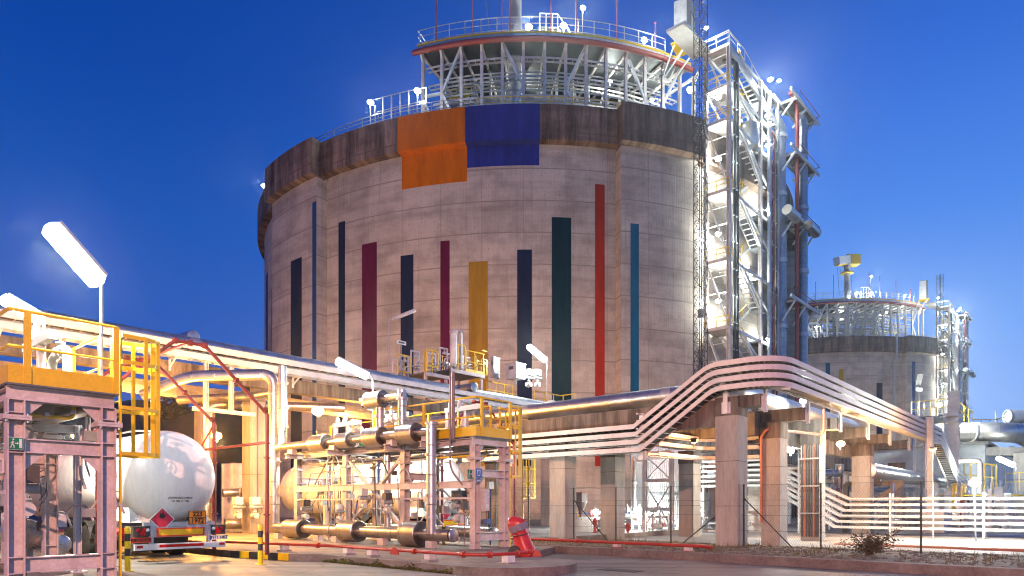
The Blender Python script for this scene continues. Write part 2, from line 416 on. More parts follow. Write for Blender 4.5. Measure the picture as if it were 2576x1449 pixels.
for (i, j, z0, z1) in ((0, 1, mz, mz), (0, 1, mz-.3, ZR1), (2, 1, DZ, mz), (1, 2, mz, ZR1), (4, 5, DZ, mz), (5, 4, mz, ZR1), (8, 7, DZ, mz), (7, 8, mz, ZR1),
                       (10, 11, DZ, mz), (11, 10, mz, ZR1), (13, 12, DZ, mz), (12, 13, mz, ZR1)): dg(i, j, z0, z1)
for i in range(0, 14):
    MB().bar(P(PH[i]*1.04, 30, ZR1+2 if i % 2 else DZ-.6), P(PH[i+1]*1.04, 30, DZ-.6 if i % 2 else ZR1+2), .22, .22).build('inner_brace', M['steel_w'], deck)
for (R, z) in ((DR-1.2, DZ-3.4), (DR-2.4, DZ-4.9), (DR-4.4, DZ-2.2), (30.3, DZ-5.6), (27, DZ-3.2), (DR-.5, DZ-1.7), (DR-3.2, DZ-6.2), (31.6, DZ-4.2), (25, DZ-1.4)):
    t = MB(); slab(t, R-.4, R-.34, fL+1, fRt-1, z, z+.22, step=2, inner=True); slab(t, R+.34, R+.4, fL+1, fRt-1, z, z+.22, step=2, inner=True)
    nn = int((fRt-fL)/1.2)
    for k in range(nn): t.bar(P(fL+1+k*1.2, R-.38, z+.05), P(fL+1+k*1.2, R+.38, z+.05), .08, .05)
    t.build('cable_tray', M['tray'], deck)
for (R, z, r) in ((33.2, DZ-5.4, .16), (32.6, DZ-5.9, .12), (31.5, DZ-6.2, .2), (28.5, DZ-1.6, .25), (26.2, DZ-5.0, .3), (34.6, DZ-4.3, .09), (34.2, DZ-5.6, .07), (29.2, DZ-6.6, .14), (35.2, DZ-2.6, .08)):
    MB().tube(arc(fL+3, fRt-2, R, z), r, 8).build('ring_pipe', M['steel_w'], deck)
for (f, R, r) in ((-11.5, 27, .8), (-2.2, 27.5, .95), (7.0, 27, .85), (15.5, 26, .7)):
    MB().lathe(P(f, R, ZR1), Z_, [(0, r*1.25), (1.2, r*1.25), (1.2, r), (8.2, r), (8.2, r), (9.0, r*.55), (9.0, .01)], 16).build('pump_column', M['clad'], deck)
ctl = MB()
for k in range(10):
    f = fL+2+k*4.6; ctl.box(P(f, 25, ZR1+3.4), (1.5, 1.2, 1.9)); ctl.box(P(f+1.7, 27.5, DZ-2.3), (2.2, .5, .6))
ctl.build('valve_boxes', M['grey'], deck)
slab(MB(), 24, 33, -17, -11, ZR1+6.3, ZR1+6.5, step=2, inner=True).build('lower_landing', M['steel_w'], deck)
MB().bar(P(-11.2, 33.5, ZR1+.3), P(-16, 33.5, ZR1+6.4), .9, .3).build('stair', M['floor'], deck)
complex_roots.append(deck)
complex_roots.append(guard_rail('yellow railing of the small landing under the roof platform', arc(-17, -11, 33.2, ZR1+6.5), 1.1, 1.6, M['yellow'], toe=.3, pw=.08, r=.04))
complex_roots.append(guard_rail('pale railing along the curved edge of the roof platform', [P(fL, 28, DZ+.3)]+arc(fL, 27, DR+.7, DZ+.3, 1.5), 2.2, 1.9, M['galv'], r=.05, mids=2, pw=.09))
up = thing('roof_stair', 'pale railed stair head standing on top of the roof platform', 'stair head', P(4, 34, DZ+.3))
MB().bar(P(3.0, 34.5, DZ+2.6), P(6.4, 34.5, DZ+2.6), 1.6, .15, P(0, 1, 0)-P(180, 1, 0)).build('landing', M['floor'], up)
for f in (3.0, 4.2, 5.4, 6.4): MB().bar(P(f, 35.3, DZ+.2), P(f, 35.3, DZ+4.2), .09, .09).build('post', M['galv'], up)
MB().tube([P(3.0, 35.3, DZ+4.2), P(6.4, 35.3, DZ+4.2), P(9.3, 35.3, DZ+1.8)], .06, 6).build('handrail', M['galv'], up)
MB().bar(P(6.4, 34.8, DZ+2.6), P(9.3, 34.8, DZ+.3), 1.0, .2, P(0, 1, 0)-P(180, 1, 0)).build('flight', M['floor'], up)
complex_roots.append(up)
# red rods standing on the platform edge
for k, x in enumerate((1098, 1188, 1262, 1283, 1364, 1386, 1412, 1449, 1552, 1649)):
    R = DR+.7 if k not in (4, 6) else 26; f = phi_px(x, R); zt = (60.0, 61.4, 59.3, 61.2, 59.4, 62.0, 59.6, 61.2, 60.6, 58.6)[k]
    t = thing('red_rod', '%s thin red rod from the left standing along the big roof platform' % ORD[k].replace('leftmost', 'first'), 'rod', P(f, R, DZ+.3), 'red rods along the big roof platform')
    MB().tube([P(f, R, DZ), P(f, R, zt)], .07, 6).build('rod', M['rust'], t)
    MB().ball(P(f, R, zt), .13, 8).build('tip', M['rust'], t); MB().box(P(f, R, zt-1.2), (.25, .12, .12)).build('clip', M['dark'], t)
    complex_roots.append(t)
# swing crane on a tall pedestal
f = phi_px(1296, 34.0); cp = P(f, 33.6, 0)
crane = thing('davit_crane', 'tall grey pedestal crane rising through the big roof platform', 'crane', V((cp.x, cp.y, ZR1)))
MB().lathe((cp.x, cp.y, ZR1-.2), Z_, [(0, 1.35), (1.5, 1.25), (2.4, .75), (2.4, .72), (10.3, .72)], 24).build('pedestal', M['wpaint'], crane)
MB().lathe((cp.x, cp.y, ZR1+10.2), Z_, [(0, .82), (4.2, .82), (4.2, .72), (10.6, .72), (10.6, .9), (11.2, .9)], 24).build('slew_column', M['grey'], crane)
MB().lathe((cp.x, cp.y, 62.9), Z_, [(0, 1.6), (.25, 1.6), (.25, .75), (.25, .75)], 20).build('crane_platform', M['yellow'], crane)
cr = MB().ring((cp.x, cp.y, 64.1), Z_, 1.6, .05, 20)
for k in range(10): w = k*math.pi/5; cr.bar((cp.x+1.6*math.cos(w), cp.y+1.6*math.sin(w), 63.0), (cp.x+1.6*math.cos(w), cp.y+1.6*math.sin(w), 64.1), .06, .06)
cr.build('platform_rail', M['galv'], crane)
hd = V((cp.x, cp.y, 66.0)); bd = V((-.80, -.60, -.28)).normalized()
MB().bar(hd-bd*1.6+Z_*.6, hd+bd*5.6+Z_*.6, 1.7, 2.0).build('boom', M['wpaint'], crane)
MB().bar(hd-bd*1.5-Z_*.55, hd+bd*5.4-Z_*.55, 1.0, .3).build('boom_rail', M['yellow'], crane)
MB().box(hd+V((1.6, .8, .7)), (3.6, 2.6, 2.6)).build('winch_house', M['yellow'], crane)
he = hd+bd*5.2
MB().tube([he-Z_*.4, V((he.x+1.0, he.y+1, DZ+2))], .04, 5).build('hoist_rope', M['dark'], crane)
complex_roots.append(crane)
# lift cabin hung off the platform edge
p0 = at(1722, 116, 80.5); lc = thing('lift_cabin', 'narrow grey lift cabin with a double door on a ledge of the big roof platform', 'cabin', p0)
ax = (P(61, 1, 0)-P(61, 0, 0)).normalized(); sx = V((-ax.y, ax.x, 0)); AX = (sx, ax, Z_)
MB().box(p0+Z_*2.5, (2.1, 1.9, 4.9), AX).build('shell', M['cabin'], lc)
dr_ = MB().box(p0+ax*.97+Z_*1.75, (1.75, .06, 3.2), AX).build('door_frame', M['dark'], lc)
for k in (-1, 1):
    d_ = MB().box(p0+ax*1.01+sx*.4*k+Z_*1.6, (.7, .06, 2.7), AX).build('door_leaf', M['grey'], dr_)
MB().box(p0-ax*.2+Z_*2.5-sx*1.06, (.05, 1.5, 4.7), AX).build('side_panel', M['wpaint'], lc)
MB().box(p0-Z_*.1, (2.7, 2.5, .2), AX).build('ledge', M['yellow'], lc)
for k in (-1, 1):
    for q in (-1, 1): MB().bar(p0+sx*1.1*k+ax*.9*q-Z_*.15, p0+sx*1.0*k-ax*2.2+Z_*(-3.4-q*.3), .14, .14).build('strut', M['steel_w'], lc)
complex_roots.append(lc)

# ---- stair tower beside the tank
A0, B0, TL, TW_ = 73.0, 32.0, 14.6, 2.75; TZ = 53.0
tow = thing('stair_tower', 'tall white steel stair tower with zigzag stairs against the big tank', 'stair tower', W(A0, B0))
for (a, b) in ((0, 0), (0, TW_), (TL*.62, 0), (TL, 0), (TL, TW_), (TL*.62, TW_), (TL*.82, 0)):
    MB().hbar(W(A0+a, B0+b, 0), W(A0+a, B0+b, TZ), .4, .4, R_, .06).build('column', M['steel'], tow)
LV = [6.5, 14.0, 21.6, 29.2, 36.9, 44.8, 48.6, TZ]
for k, z in enumerate(LV):
    MB().gbox(A0-.2, A0+3.2, B0-.1, B0+TW_+.1, z-.35, z).build('landing', M['steel'], tow)
    for b in (0, TW_): MB().bar(W(A0, B0+b, z-.2), W(A0+TL, B0+b, z-.2), .2, .3).build('floor_beam', M['steel_w'], tow)
    MB().bar(W(A0+TL, B0, z-.2), W(A0+TL, B0+TW_, z-.2), .2, .3).build('floor_beam', M['steel_w'], tow)
    MB().gbox(A0+9.0, A0+TL, B0+.1, B0+TW_, z-.25, z-.02).build('rear_landing', M['floor'], tow)
    if k:
        z0 = LV[k-1]
        MB().bar(W(A0, B0-.02, z0), W(A0, B0+TW_, z), .16, .16).build('brace', M['steel_w'], tow)
        MB().bar(W(A0+3.4, B0, z), W(A0+9, B0, (z+z0)/2), .18, .2).build('brace', M['steel_w'], tow)
        MB().bar(W(A0+3.2, B0+.02, z-.1), W(A0+TL, B0+.02, z0+(z-z0)*.35), .2, .22).build('brace', M['steel_w'], tow)
        for q in range(1, 4): MB().bar(W(A0, B0-.02, z0+(z-z0)*q/4), W(A0, B0+TW_, z0+(z-z0)*q/4), .07, .07).build('tie_bar', M['steel_w'], tow)
        MB().bar(W(A0+9, B0+TW_, z), W(A0+TL, B0+TW_, z0), .16, .16).build('brace', M['steel_w'], tow); MB().bar(W(A0, B0+TW_, z), W(A0+9, B0+TW_, z0), .16, .16).build('brace', M['steel_w'], tow); MB().bar(W(A0+TL, B0, z), W(A0+TL, B0+TW_, z0), .14, .14).build('brace', M['steel_w'], tow)
        zm = (z0+z)/2; nst = 9
        for (qa, qb, za, zb, bb) in ((A0+3.2, A0+9.2, z, zm, B0+.75), (A0+9.2, A0+3.2, zm, z0, B0+1.95)):
            fl = MB()
            for s_ in (-.5, .5): fl.bar(W(qa, bb+s_, za), W(qb, bb+s_, zb), .06, .28)
            for q in range(nst):
                t = (q+.5)/nst; fl.bar(W(qa+(qb-qa)*t, bb-.5, za+(zb-za)*t), W(qa+(qb-qa)*t, bb+.5, za+(zb-za)*t), .26, .05)
            fo = fl.build('stair_flight', M['steel_w'], tow)
            hr = MB().tube([W(qa, bb-.5, za+1.1), W(qb, bb-.5, zb+1.1)], .05, 5)
            for q in range(4): t = q/3; hr.bar(W(qa+(qb-qa)*t, bb-.5, za+(zb-za)*t), W(qa+(qb-qa)*t, bb-.5, za+(zb-za)*t+1.1), .09, .05)
            hr.build('handrail', M['yellow'], fo)
        MB().gbox(A0+9.2, A0+11.2, B0+.1, B0+TW_-.1, zm-.12, zm).build('mid_landing', M['floor'], tow)
    h = MB().tube([W(A0+3, B0-.1, z+1.1), W(A0-.2, B0-.1, z+1.1), W(A0-.2, B0+TW_, z+1.1)], .045, 5).tube([W(A0+3, B0-.1, z+.55), W(A0-.2, B0-.1, z+.55), W(A0-.2, B0+TW_, z+.55)], .035, 5)
    for q in (0, .5, 1): h.bar(W(A0-.2, B0+TW_*q, z), W(A0-.2, B0+TW_*q, z+1.1), .07, .05)
    h.build('landing_rail', M['yellow'] if k < 7 else M['galv'], tow)
top = MB().tube([W(A0-.2, B0+TW_, TZ+1.3), W(A0-.2, B0-.1, TZ+1.3), W(A0+4, B0-.1, TZ+1.3), W(A0+TL, B0-.1, TZ-1.5)], .05, 6)
for q in range(8): a = q*TL/7; top.bar(W(A0+a, B0-.1, TZ-1.6 if a > 4 else TZ), W(A0+a, B0-.1, TZ+1.3-max(0, a-4)*.26), .08, .05)
top.build('top_rail', M['galv'], tow)
MB().bar(W(A0, B0, TZ-.4), W(A0+TL, B0, TZ-3.2), .25, .5).build('sloping_beam', M['steel_w'], tow)
MB().gbox(A0-6.5, A0-.3, B0+2.0, B0+4.2, TZ-.3, TZ).build('bridge_deck', M['steel_w'], tow)
complex_roots.append(tow)
for (a, b, r, mt, nm, cat, lab) in ((A0+.9, B0-.25, .16, 'mast', 'cable_riser', 'cable riser', 'dark cable riser next to the corner column of the big stair tower'),
                       (A0+1.6, B0-.25, .22, 'mast', 'cable_riser', 'cable riser', 'broad black cable riser on the face of the big stair tower'),
                       (A0+11.0, B0-.3, .2, 'galv', 'cable_riser', 'cable riser', 'bluish steel riser on the face of the big stair tower'),
                       (A0+12.6, B0-.3, .14, 'rust', 'vertical_pipe', 'pipe', 'thin red vertical pipe on the face of the big stair tower'),
                       (A0+13.6, B0-.3, .12, 'dark', 'cable_riser', 'cable riser', 'thin dark riser at the right edge of the big stair tower')):
    t = thing(nm, lab, cat, W(a, b))
    MB().tube([W(a, b, 0), W(a, b, TZ-3.5+(-1.2 if a > A0+5 else 2.0)), W(a+.4, b+1.5, TZ-3+(-1.2 if a > A0+5 else 2.2))], r, 8, bend=.6).build('riser', M[mt], t)
    ck = MB()
    for z in range(4, 50, 3): ck.box(W(a, b, z), (r*2.8, r*1.6, .12), (R_, U_, Z_))
    ck.build('clamps', M['galv'], t); complex_roots.append(t)
# insulated vertical pipes right of the tower, with their brackets
VP = ((A0+15.9, B0+.1, 51.2, .72, 'silvery insulated riser pipe next to the stair tower of the big tank'), (95.0, 31.4, 54.6, .74, 'outer insulated riser pipe at the right edge of the big tank'))
for k, (a, b, zt, r, lab) in enumerate(VP):
    t = thing('riser_pipe', lab, 'pipe', W(a, b))
    MB().tube([W(a, b, 0), W(a, b, zt), W(a-3.2, b+2.0, zt)], r, 20, bend=2.0, seg=8).build('pipe', M['clad_r'], t)
    for z in (8, 16, 24.5, 33, 41.5, 49):
        MB().lathe(W(a, b, z-.25), Z_, [(0, r+.14), (.5, r+.14)], 20).build('collar', M['galv'], t)
    complex_roots.append(t)
t = thing('red_riser', 'dark red fire main riser between the two insulated pipes of the big tank', 'pipe', W(91.9, 31.0))
MB().tube([W(91.9, 31.0, 0), W(91.9, 31.0, 54), W(89.5, 31.0, 54.6)], .26, 10, bend=.8).build('pipe', M['rust'], t)
MB().lathe(W(91.9, 31.0, 30), Z_, [(0, .36), (.3, .36)], 12).build('flange', M['rust'], t); complex_roots.append(t)
for k, z in enumerate((54.0, 47.0, 38.7, 28.0)):
    t = thing('pipe_bracket_platform', '%s bracket platform on the riser pipes of the big tank counted from the top' % ORD[k].replace('leftmost', 'top'), 'platform', W(93, 30.6, z), 'bracket platforms on the big riser pipes')
    for b in (30.3, 32.5): MB().bar(W(87.6, b, z), W(98.6, b, z), .22, .35).build('beam', M['steel_w'], t)
    MB().gbox(90, 98.4, 30.45, 32.35, z+.1, z+.18).build('grating', M['floor'], t)
    for a in (90.2, 94.0, 97.6):
        MB().bar(W(a, 30.2, z), W(a, 32.6, z), .2, .28).build('cross_beam', M['steel_w'], t)
    for a in (89.6, 93.4, 97.2): MB().bar(W(a, 30.3, z), W(a-1.9, 31.4, z-3.0), .2, .2).build('strut', M['steel_w'], t)
    MB().tube([W(90.6, 30.2, z+1.1), W(98.6, 30.2, z+1.1), W(98.6, 32.4, z+1.1)], .05, 5).build('rail', M['rust'], t)
    complex_roots.append(t)
for (px, py, Y, r, lab) in ((1998, 543, 86.5, .62, 'short silvery stub pipe poking out above the third bracket of the big tank'), (2048, 581, 90.0, .62, 'short dark stub pipe poking out at the right of the big tank')):
    p = at(px, py, Y); t = thing('stub_pipe', lab, 'pipe', p)
    MB().lathe(p+R_*.8, -R_*1.0+V((0, 0, .0)), [(0, r), (0, r), (3.4, r)], 18).build('pipe', M['clad'], t)
    MB().lathe(p+R_*.8, R_, [(0, r+.05), (.1, r+.05)], 18).build('end_cap', M['plain_m'], t); complex_roots.append(t)
# lattice mast in front of the tower
mp = V((20.3, 73.5, 0)); mast = thing('lattice_mast', 'slender dark lattice mast rising in front of the big stair tower', 'mast', mp)
w = .5; mc = [V((i*w, j*w, 0)) for i, j in ((-1, -1), (1, -1), (1, 1), (-1, 1))]
rot = Matrix.Rotation(math.radians(20), 3, 'Z'); mc = [rot@c for c in mc]
for c in mc: MB().tube([mp+c, mp+c+Z_*60.2], .055, 6).build('leg', M['mast'], mast)
la = MB(); hgt = 1.0
for k in range(60):
    for q in range(4):
        c0, c1 = mc[q], mc[(q+1) % 4]; z = .1+k*hgt
        la.bar(mp+c0+Z_*z, mp+c1+Z_*z, .04, .04)
        la.bar(mp+(c0 if k % 2 else c1)+Z_*z, mp+(c1 if k % 2 else c0)+Z_*(z+hgt), .04, .04)
la.build('lattice', M['mast'], mast)
MB().box(mp+Z_*.1, (1.6, 1.6, .2)).build('base', M['conc'], mast)
lc2 = MB()
for z in (9, 16, 23, 30, 37, 44, 51): lc2.bar(mp+Z_*z, mp+V((1.8, 2.2, z)), .06, .06)
lc2.build('stay_arms', M['dark'], mast); MB().box(mp+V((-.2, -.75, 22)), (.5, .4, .9)).build('lamp_box', M['dark'], mast)
complex_roots.append(mast)

# ---- lamps of the complex
LIGHTS = []
def light(name, loc, power, col, parent=None, radius=.12, typ='POINT', aim=None, spot=120, blend=.6):
    l = bpy.data.lights.new(name, typ); l.energy = power; l.color = col; l.shadow_soft_size = radius
    o = bpy.data.objects.new(name, l); COL.objects.link(o)
    org = ORG[parent.name] if parent is not None else V((0, 0, 0))
    if parent is not None: o.parent = parent
    o.location = V(loc)-org
    if typ == 'SPOT':
        l.spot_size = math.radians(spot); l.spot_blend = blend
    if aim is not None: o.rotation_euler = (V(aim)-V(loc)).to_track_quat('-Z', 'Y').to_euler()
    return o
WHITE = (1.0, .97, .88); COOL = (.92, 1.0, .94); SODIUM = (1.0, .50, .16); PINK = (1.0, .47, .35)
M['lamp_w'] = glow('lamp_white', (1, .99, .95), 14); M['lamp_s'] = glow('lamp_sodium', (1, .55, .18), 12); M['lamp_y'] = glow('lamp_yellowish', (1, .70, .28), 12)
def flood(label, p, power, col, face, group=None, size=.5, mat='lamp_w', pole=None, cat='floodlight', name='floodlight', drop=.25):
    p = V(p); face = V(face).normalized(); side = face.cross(Z_)
    if side.length < .05: side = V(X_)
    side.normalize(); upv = side.cross(face); A = (side, face, upv)
    base = V(pole) if pole is not None else p-Z_*drop
    t = thing(name, label, cat, base, group)
    MB().box(p-face*.1*size, (size*.8, size*.22, size*.55), A).build('housing', M['dark'], t)
    ln = MB(); n_ = 16; rings = [(0, 1.0), (.10, 1.0), (.2, .82), (.27, .5), (.3, .02)]; vs = [p+face*(size*h_)+(side*math.cos(2*math.pi*j/n_)*.5+upv*math.sin(2*math.pi*j/n_)*.36)*size*q_ for h_, q_ in rings for j in range(n_)]
    ln.add(vs, [(i*n_+j, i*n_+(j+1) % n_, (i+1)*n_+(j+1) % n_, (i+1)*n_+j) for i in range(4) for j in range(n_)], True).build('lens', M[mat], t)
    MB().bar(p-face*.15*size-Z_*.02, p-face*.1*size-Z_*drop, size*.12, size*.12).build('bracket', M['galv'], t)
    if pole is not None:
        MB().tube([base, p-face*.12*size-Z_*drop*.5], max(.035, size*.06), 8).build('pole', M['galv'], t)
    if power: light('lamp_light', p+face*(size*.3+.1), power, col, t, size*.3)
    return t
down = V((0, -.35, -1))
G1 = 'white lamps on the big tank platform'
for (px, py, R, lab, pw, pole) in ((1330, 68, DR-1, 'glaring white floodlight on the platform deck right of the crane column', 9000, 1),
        (1418, 65, DR-1, 'glaring white floodlight on the platform deck left of its stair head', 9000, 1),
        (1466, 20, DR-6, 'white lamp on a tall pole above the roof platform stair head', 4000, 2),
        (1620, 101, DR-.5, 'white floodlight at the right of the roof platform deck edge', 7000, 1)):
    f = phi_px(px, R); z = z_px(py, f, R); q = P(f, R, z)
    complex_roots.append(flood(lab, q, pw*.45, COOL, V((.1, .25, -.3))-(P(f, 1, 0)-P(f, 0, 0))*(-.9), None, .85 if pole == 1 else .75, pole=P(f, R, DZ+.3)))
for (px, py, R, lab, pw) in ((1207, 157, 31, 'white lamp hanging under the left part of the roof platform', 13000),
        (1535, 205, 33, 'white lamp hanging under the middle right of the roof platform', 13000),
        (1735, 226, 35, 'glaring white lamp under the right end of the roof platform', 16000),
        (1310, 240, 28, 'small white lamp between the pump columns under the roof platform', 11000),
        (1440, 180, 25, 'dim white lamp deep under the centre of the roof platform', 12000),
        (1640, 250, 33, 'low white lamp by the rim under the right of the roof platform', 9000)):
    f = phi_px(px, R); z = z_px(py, f, R); q = P(f, R, z); out = P(f, 1, 0)-P(f, 0, 0)
    complex_roots.append(flood(lab, q, pw*(.08 if px in (1735, 1535) else .13), COOL, out+V((0, 0, -.5)), None, 1.0 if px in (1207, 1735) else .6, drop=.5))
for (px, py, R, lab) in ((1050, 228, RR-.7, 'white lamp on the barred gate at the left of the roof platform'), (932, 257, RR-.7, 'white lamp on a thin pole above the left rim railing'),
        (664, 467, RR-.5, 'white lamp at the far left edge of the big tank rim')):
    f = phi_px(px, R) if px > 700 else -66.0; q = P(f, R, 0); z = zz(py, q.y); q = V(((px-CX)/F*q.y, q.y, z))
    complex_roots.append(flood(lab, q, 1500, COOL, V((.3, -.5, -.8)), None, .8, pole=V((q.x, q.y, ZR1))))
for (px, py, a, bb, lab, pw) in ((1803, 70, A0-1.0, B0+2.2, 'white lamp on a pole at the top left of the big stair tower', 9000), (1906, 200, A0+11.2, B0-.4, 'glaring lamp at the sloping top of the big stair tower', 12000),
        (1942, 203, A0+TL-.5, B0-.4, 'white twin lamp at the upper right corner of the big stair tower', 9000),
        (1803, 245, A0+.6, B0+1.5, 'white lamp in the second opening of the left face of the big stair tower', 14000), (1908, 290, A0+11.0, B0-.2, 'glaring lamp beside the upper stairs of the big stair tower', 16000),
        (1908, 365, A0+11.0, B0-.2, 'glaring lamp above the hanging vessel in the big stair tower', 16000), (1803, 400, A0+.6, B0+1.5, 'white lamp in the left face of the big stair tower below the rim', 14000),
        (1908, 528, A0+11, B0-.2, 'slim white lamp by the middle stairs of the big stair tower', 11000), (1800, 588, A0+.6, B0+1.5, 'white lamp over the middle left landing of the big stair tower', 16000),
        (1800, 757, A0+.6, B0+1.5, 'white lamp over the lower left landing of the big stair tower', 16000), (1906, 852, A0+11, B0-.2, 'slim white lamp by the lower stairs of the big stair tower', 11000),
        (1900, 690, A0+9, B0+1.2, 'white lamp inside the lower half of the big stair tower', 11000), (1880, 440, A0+8, B0+1.2, 'white lamp inside the upper half of the big stair tower', 11000)):
    q = W(a, bb); z = zz(py, q.y)
    complex_roots.append(flood(lab, V((q.x, q.y, z)), pw*.3, COOL, V((-.35, -.75, -.55)), None, .7 if pw > 11500 else .5))
f = at(1888, 345, 82); t = thing('hanging_vessel', 'silvery round vessel hung inside the upper big stair tower', 'vessel', f-Z_*1.6)
MB().lathe(f-Z_*1.8, Z_, [(0, .4), (.5, 1.0), (.5, 1.0), (3.2, 1.0), (3.6, .6), (3.6, .01)], 18).build('shell', M['clad'], t)
MB().bar(f+Z_*1.7, f+Z_*3.2, .12, .12).build('hanger', M['steel_w'], t); complex_roots.append(t)

# copies for the second tank, before the first one gets its painted stripes
SUB = {'big tank': 'far tank', 'the big stair tower': 'the far stair tower', 'big stair tower': 'far stair tower', 'big roof platform': 'far roof platform', 'big riser pipes': 'far riser pipes', 'huge round': 'distant round'}
for o in complex_roots:
    lab = o['label']
    for k_, v_ in SUB.items(): lab = lab.replace(k_, v_)
    if 'far' not in lab and 'distant' not in lab: lab = (lab+' of the far tank') if 'roof platform' not in lab else lab.replace('roof platform', 'far roof platform')
    if o == tank: lab = 'distant grey concrete gas storage tank beyond the cable trays at right'
    g = o.get('group')
    if g:
        for k_, v_ in SUB.items(): g = g.replace(k_, v_)
    c = dup(o, OFF2, lab, g)
    if o == tank: tank2 = c
def paint(root, off, f0, f1, z0, z1, R, mat, label, name='painted_stripe'):
    mb = slab(MB(), R-.02, R+.025, f0, f1, z0, z1, step=1.5, inner=True)
    for i in range(len(mb.v)): mb.v[i] = mb.v[i]+off
    return mb.build(name, mat, root, label=label)
def stripe(*a, **k):
    m = mk(*a, **k); m.node_tree.nodes['Principled BSDF'].inputs['Specular IOR Level'].default_value = .08; return m
PC = {k: stripe('stripe_'+k, c, .7, sc=.6, stretch=(2, 2, .4), fine=.1) for k, c in dict(navy=(.012, .022, .055), blue=(.018, .075, .20), greyblue=(.14, .14, .21), pink=(.36, .06, .10),
      plum=(.115, .010, .045), ochre=(.34, .19, .025), teal=(.006, .03, .042), red=(.36, .032, .018), cyan=(.01, .11, .20), orange=(.60, .15, .004), royal=(.028, .04, .25), yellow=(.40, .26, .02)).items()}
Z0 = V((0, 0, 0))
for (x0, x1, yt, c) in ((669, 674, 690, 'blue'), (683, 690, 725, 'greyblue'), (704, 715, 745, 'pink'), (732, 759, 652, 'navy'), (786, 796, 508, 'blue'), (852, 868, 558, 'navy'), (911, 948, 612, 'plum'), (1008, 1040, 642, 'navy'),
        (1108, 1131, 606, 'plum'), (1179, 1227, 658, 'ochre'), (1301, 1338, 628, 'navy'), (1388, 1437, 547, 'teal'), (1497, 1521, 464, 'red'), (1586, 1607, 563, 'cyan')):
    inb = any(a <= phi_px((x0+x1)/2, TR) <= b for a, b in BUT); R = TR+(1.5 if inb else 0)
    f0, f1 = phi_px(x0, R), phi_px(x1, R); zt = z_px(yt, (f0+f1)/2, R)
    paint(tank, Z0, f0, f1, 5.8, zt, R, PC[c], '%s painted stripe' % c)
for (x0, x1, yb, c, l) in ((1000, 1170, 465, 'orange', 'orange painted panel'), (1170, 1358, 417, 'royal', 'royal blue painted panel')):
    f0, f1 = phi_px(x0, RR), phi_px(x1, RR); zb = z_px(yb, (f0+f1)/2, TR)
    mb = slab(MB(), RR-.02, RR+.025, f0, f1, ZR0, ZR1+.01, step=1.5, inner=True)
    slab(mb, TR-.02, TR+.025, f0, f1, zb, ZR0-.1, step=1.5, inner=True)
    slab(mb, TR, RR+.02, f0, f1, ZR0-.03, ZR0-.01, ZR0-.16, step=1.5, inner=True)
    mb.build('painted_panel', PC[c], tank, label=l)
th2 = math.degrees(math.atan2(90.5, 214.7))-1.0
def phi2(px):
    c2 = V((TCX, TCY, 0))+OFF2; best = None
    for k in range(-900, 900):
        q = P(k*.1, TR, 0)+OFF2; x = CX+q.x/q.y*F; d = abs(x-px)
        if (q-c2).dot(-q) > 0 and (best is None or d < best[0]): best = (d, k*.1, q.y)
    return best[1], best[2]
for (x0, x1, yt, c) in ((2045, 2058, 0, 'navy'), (2077, 2088, 913, 'cyan'), (2111, 2122, 929, 'yellow'), (2205, 2220, 963, 'navy'), (2282, 2290, 912, 'blue')):
    (f0, d0), (f1, d1) = phi2(x0), phi2(x1)
    inb = any(a <= (f0+f1)/2 <= b for a, b in BUT); R = TR+(1.5 if inb else 0)
    zt = zz(yt, d0) if yt else 24.0
    paint(tank2, OFF2, f0, f1, 5.8, zt, R, PC[c], '%s painted stripe' % c)
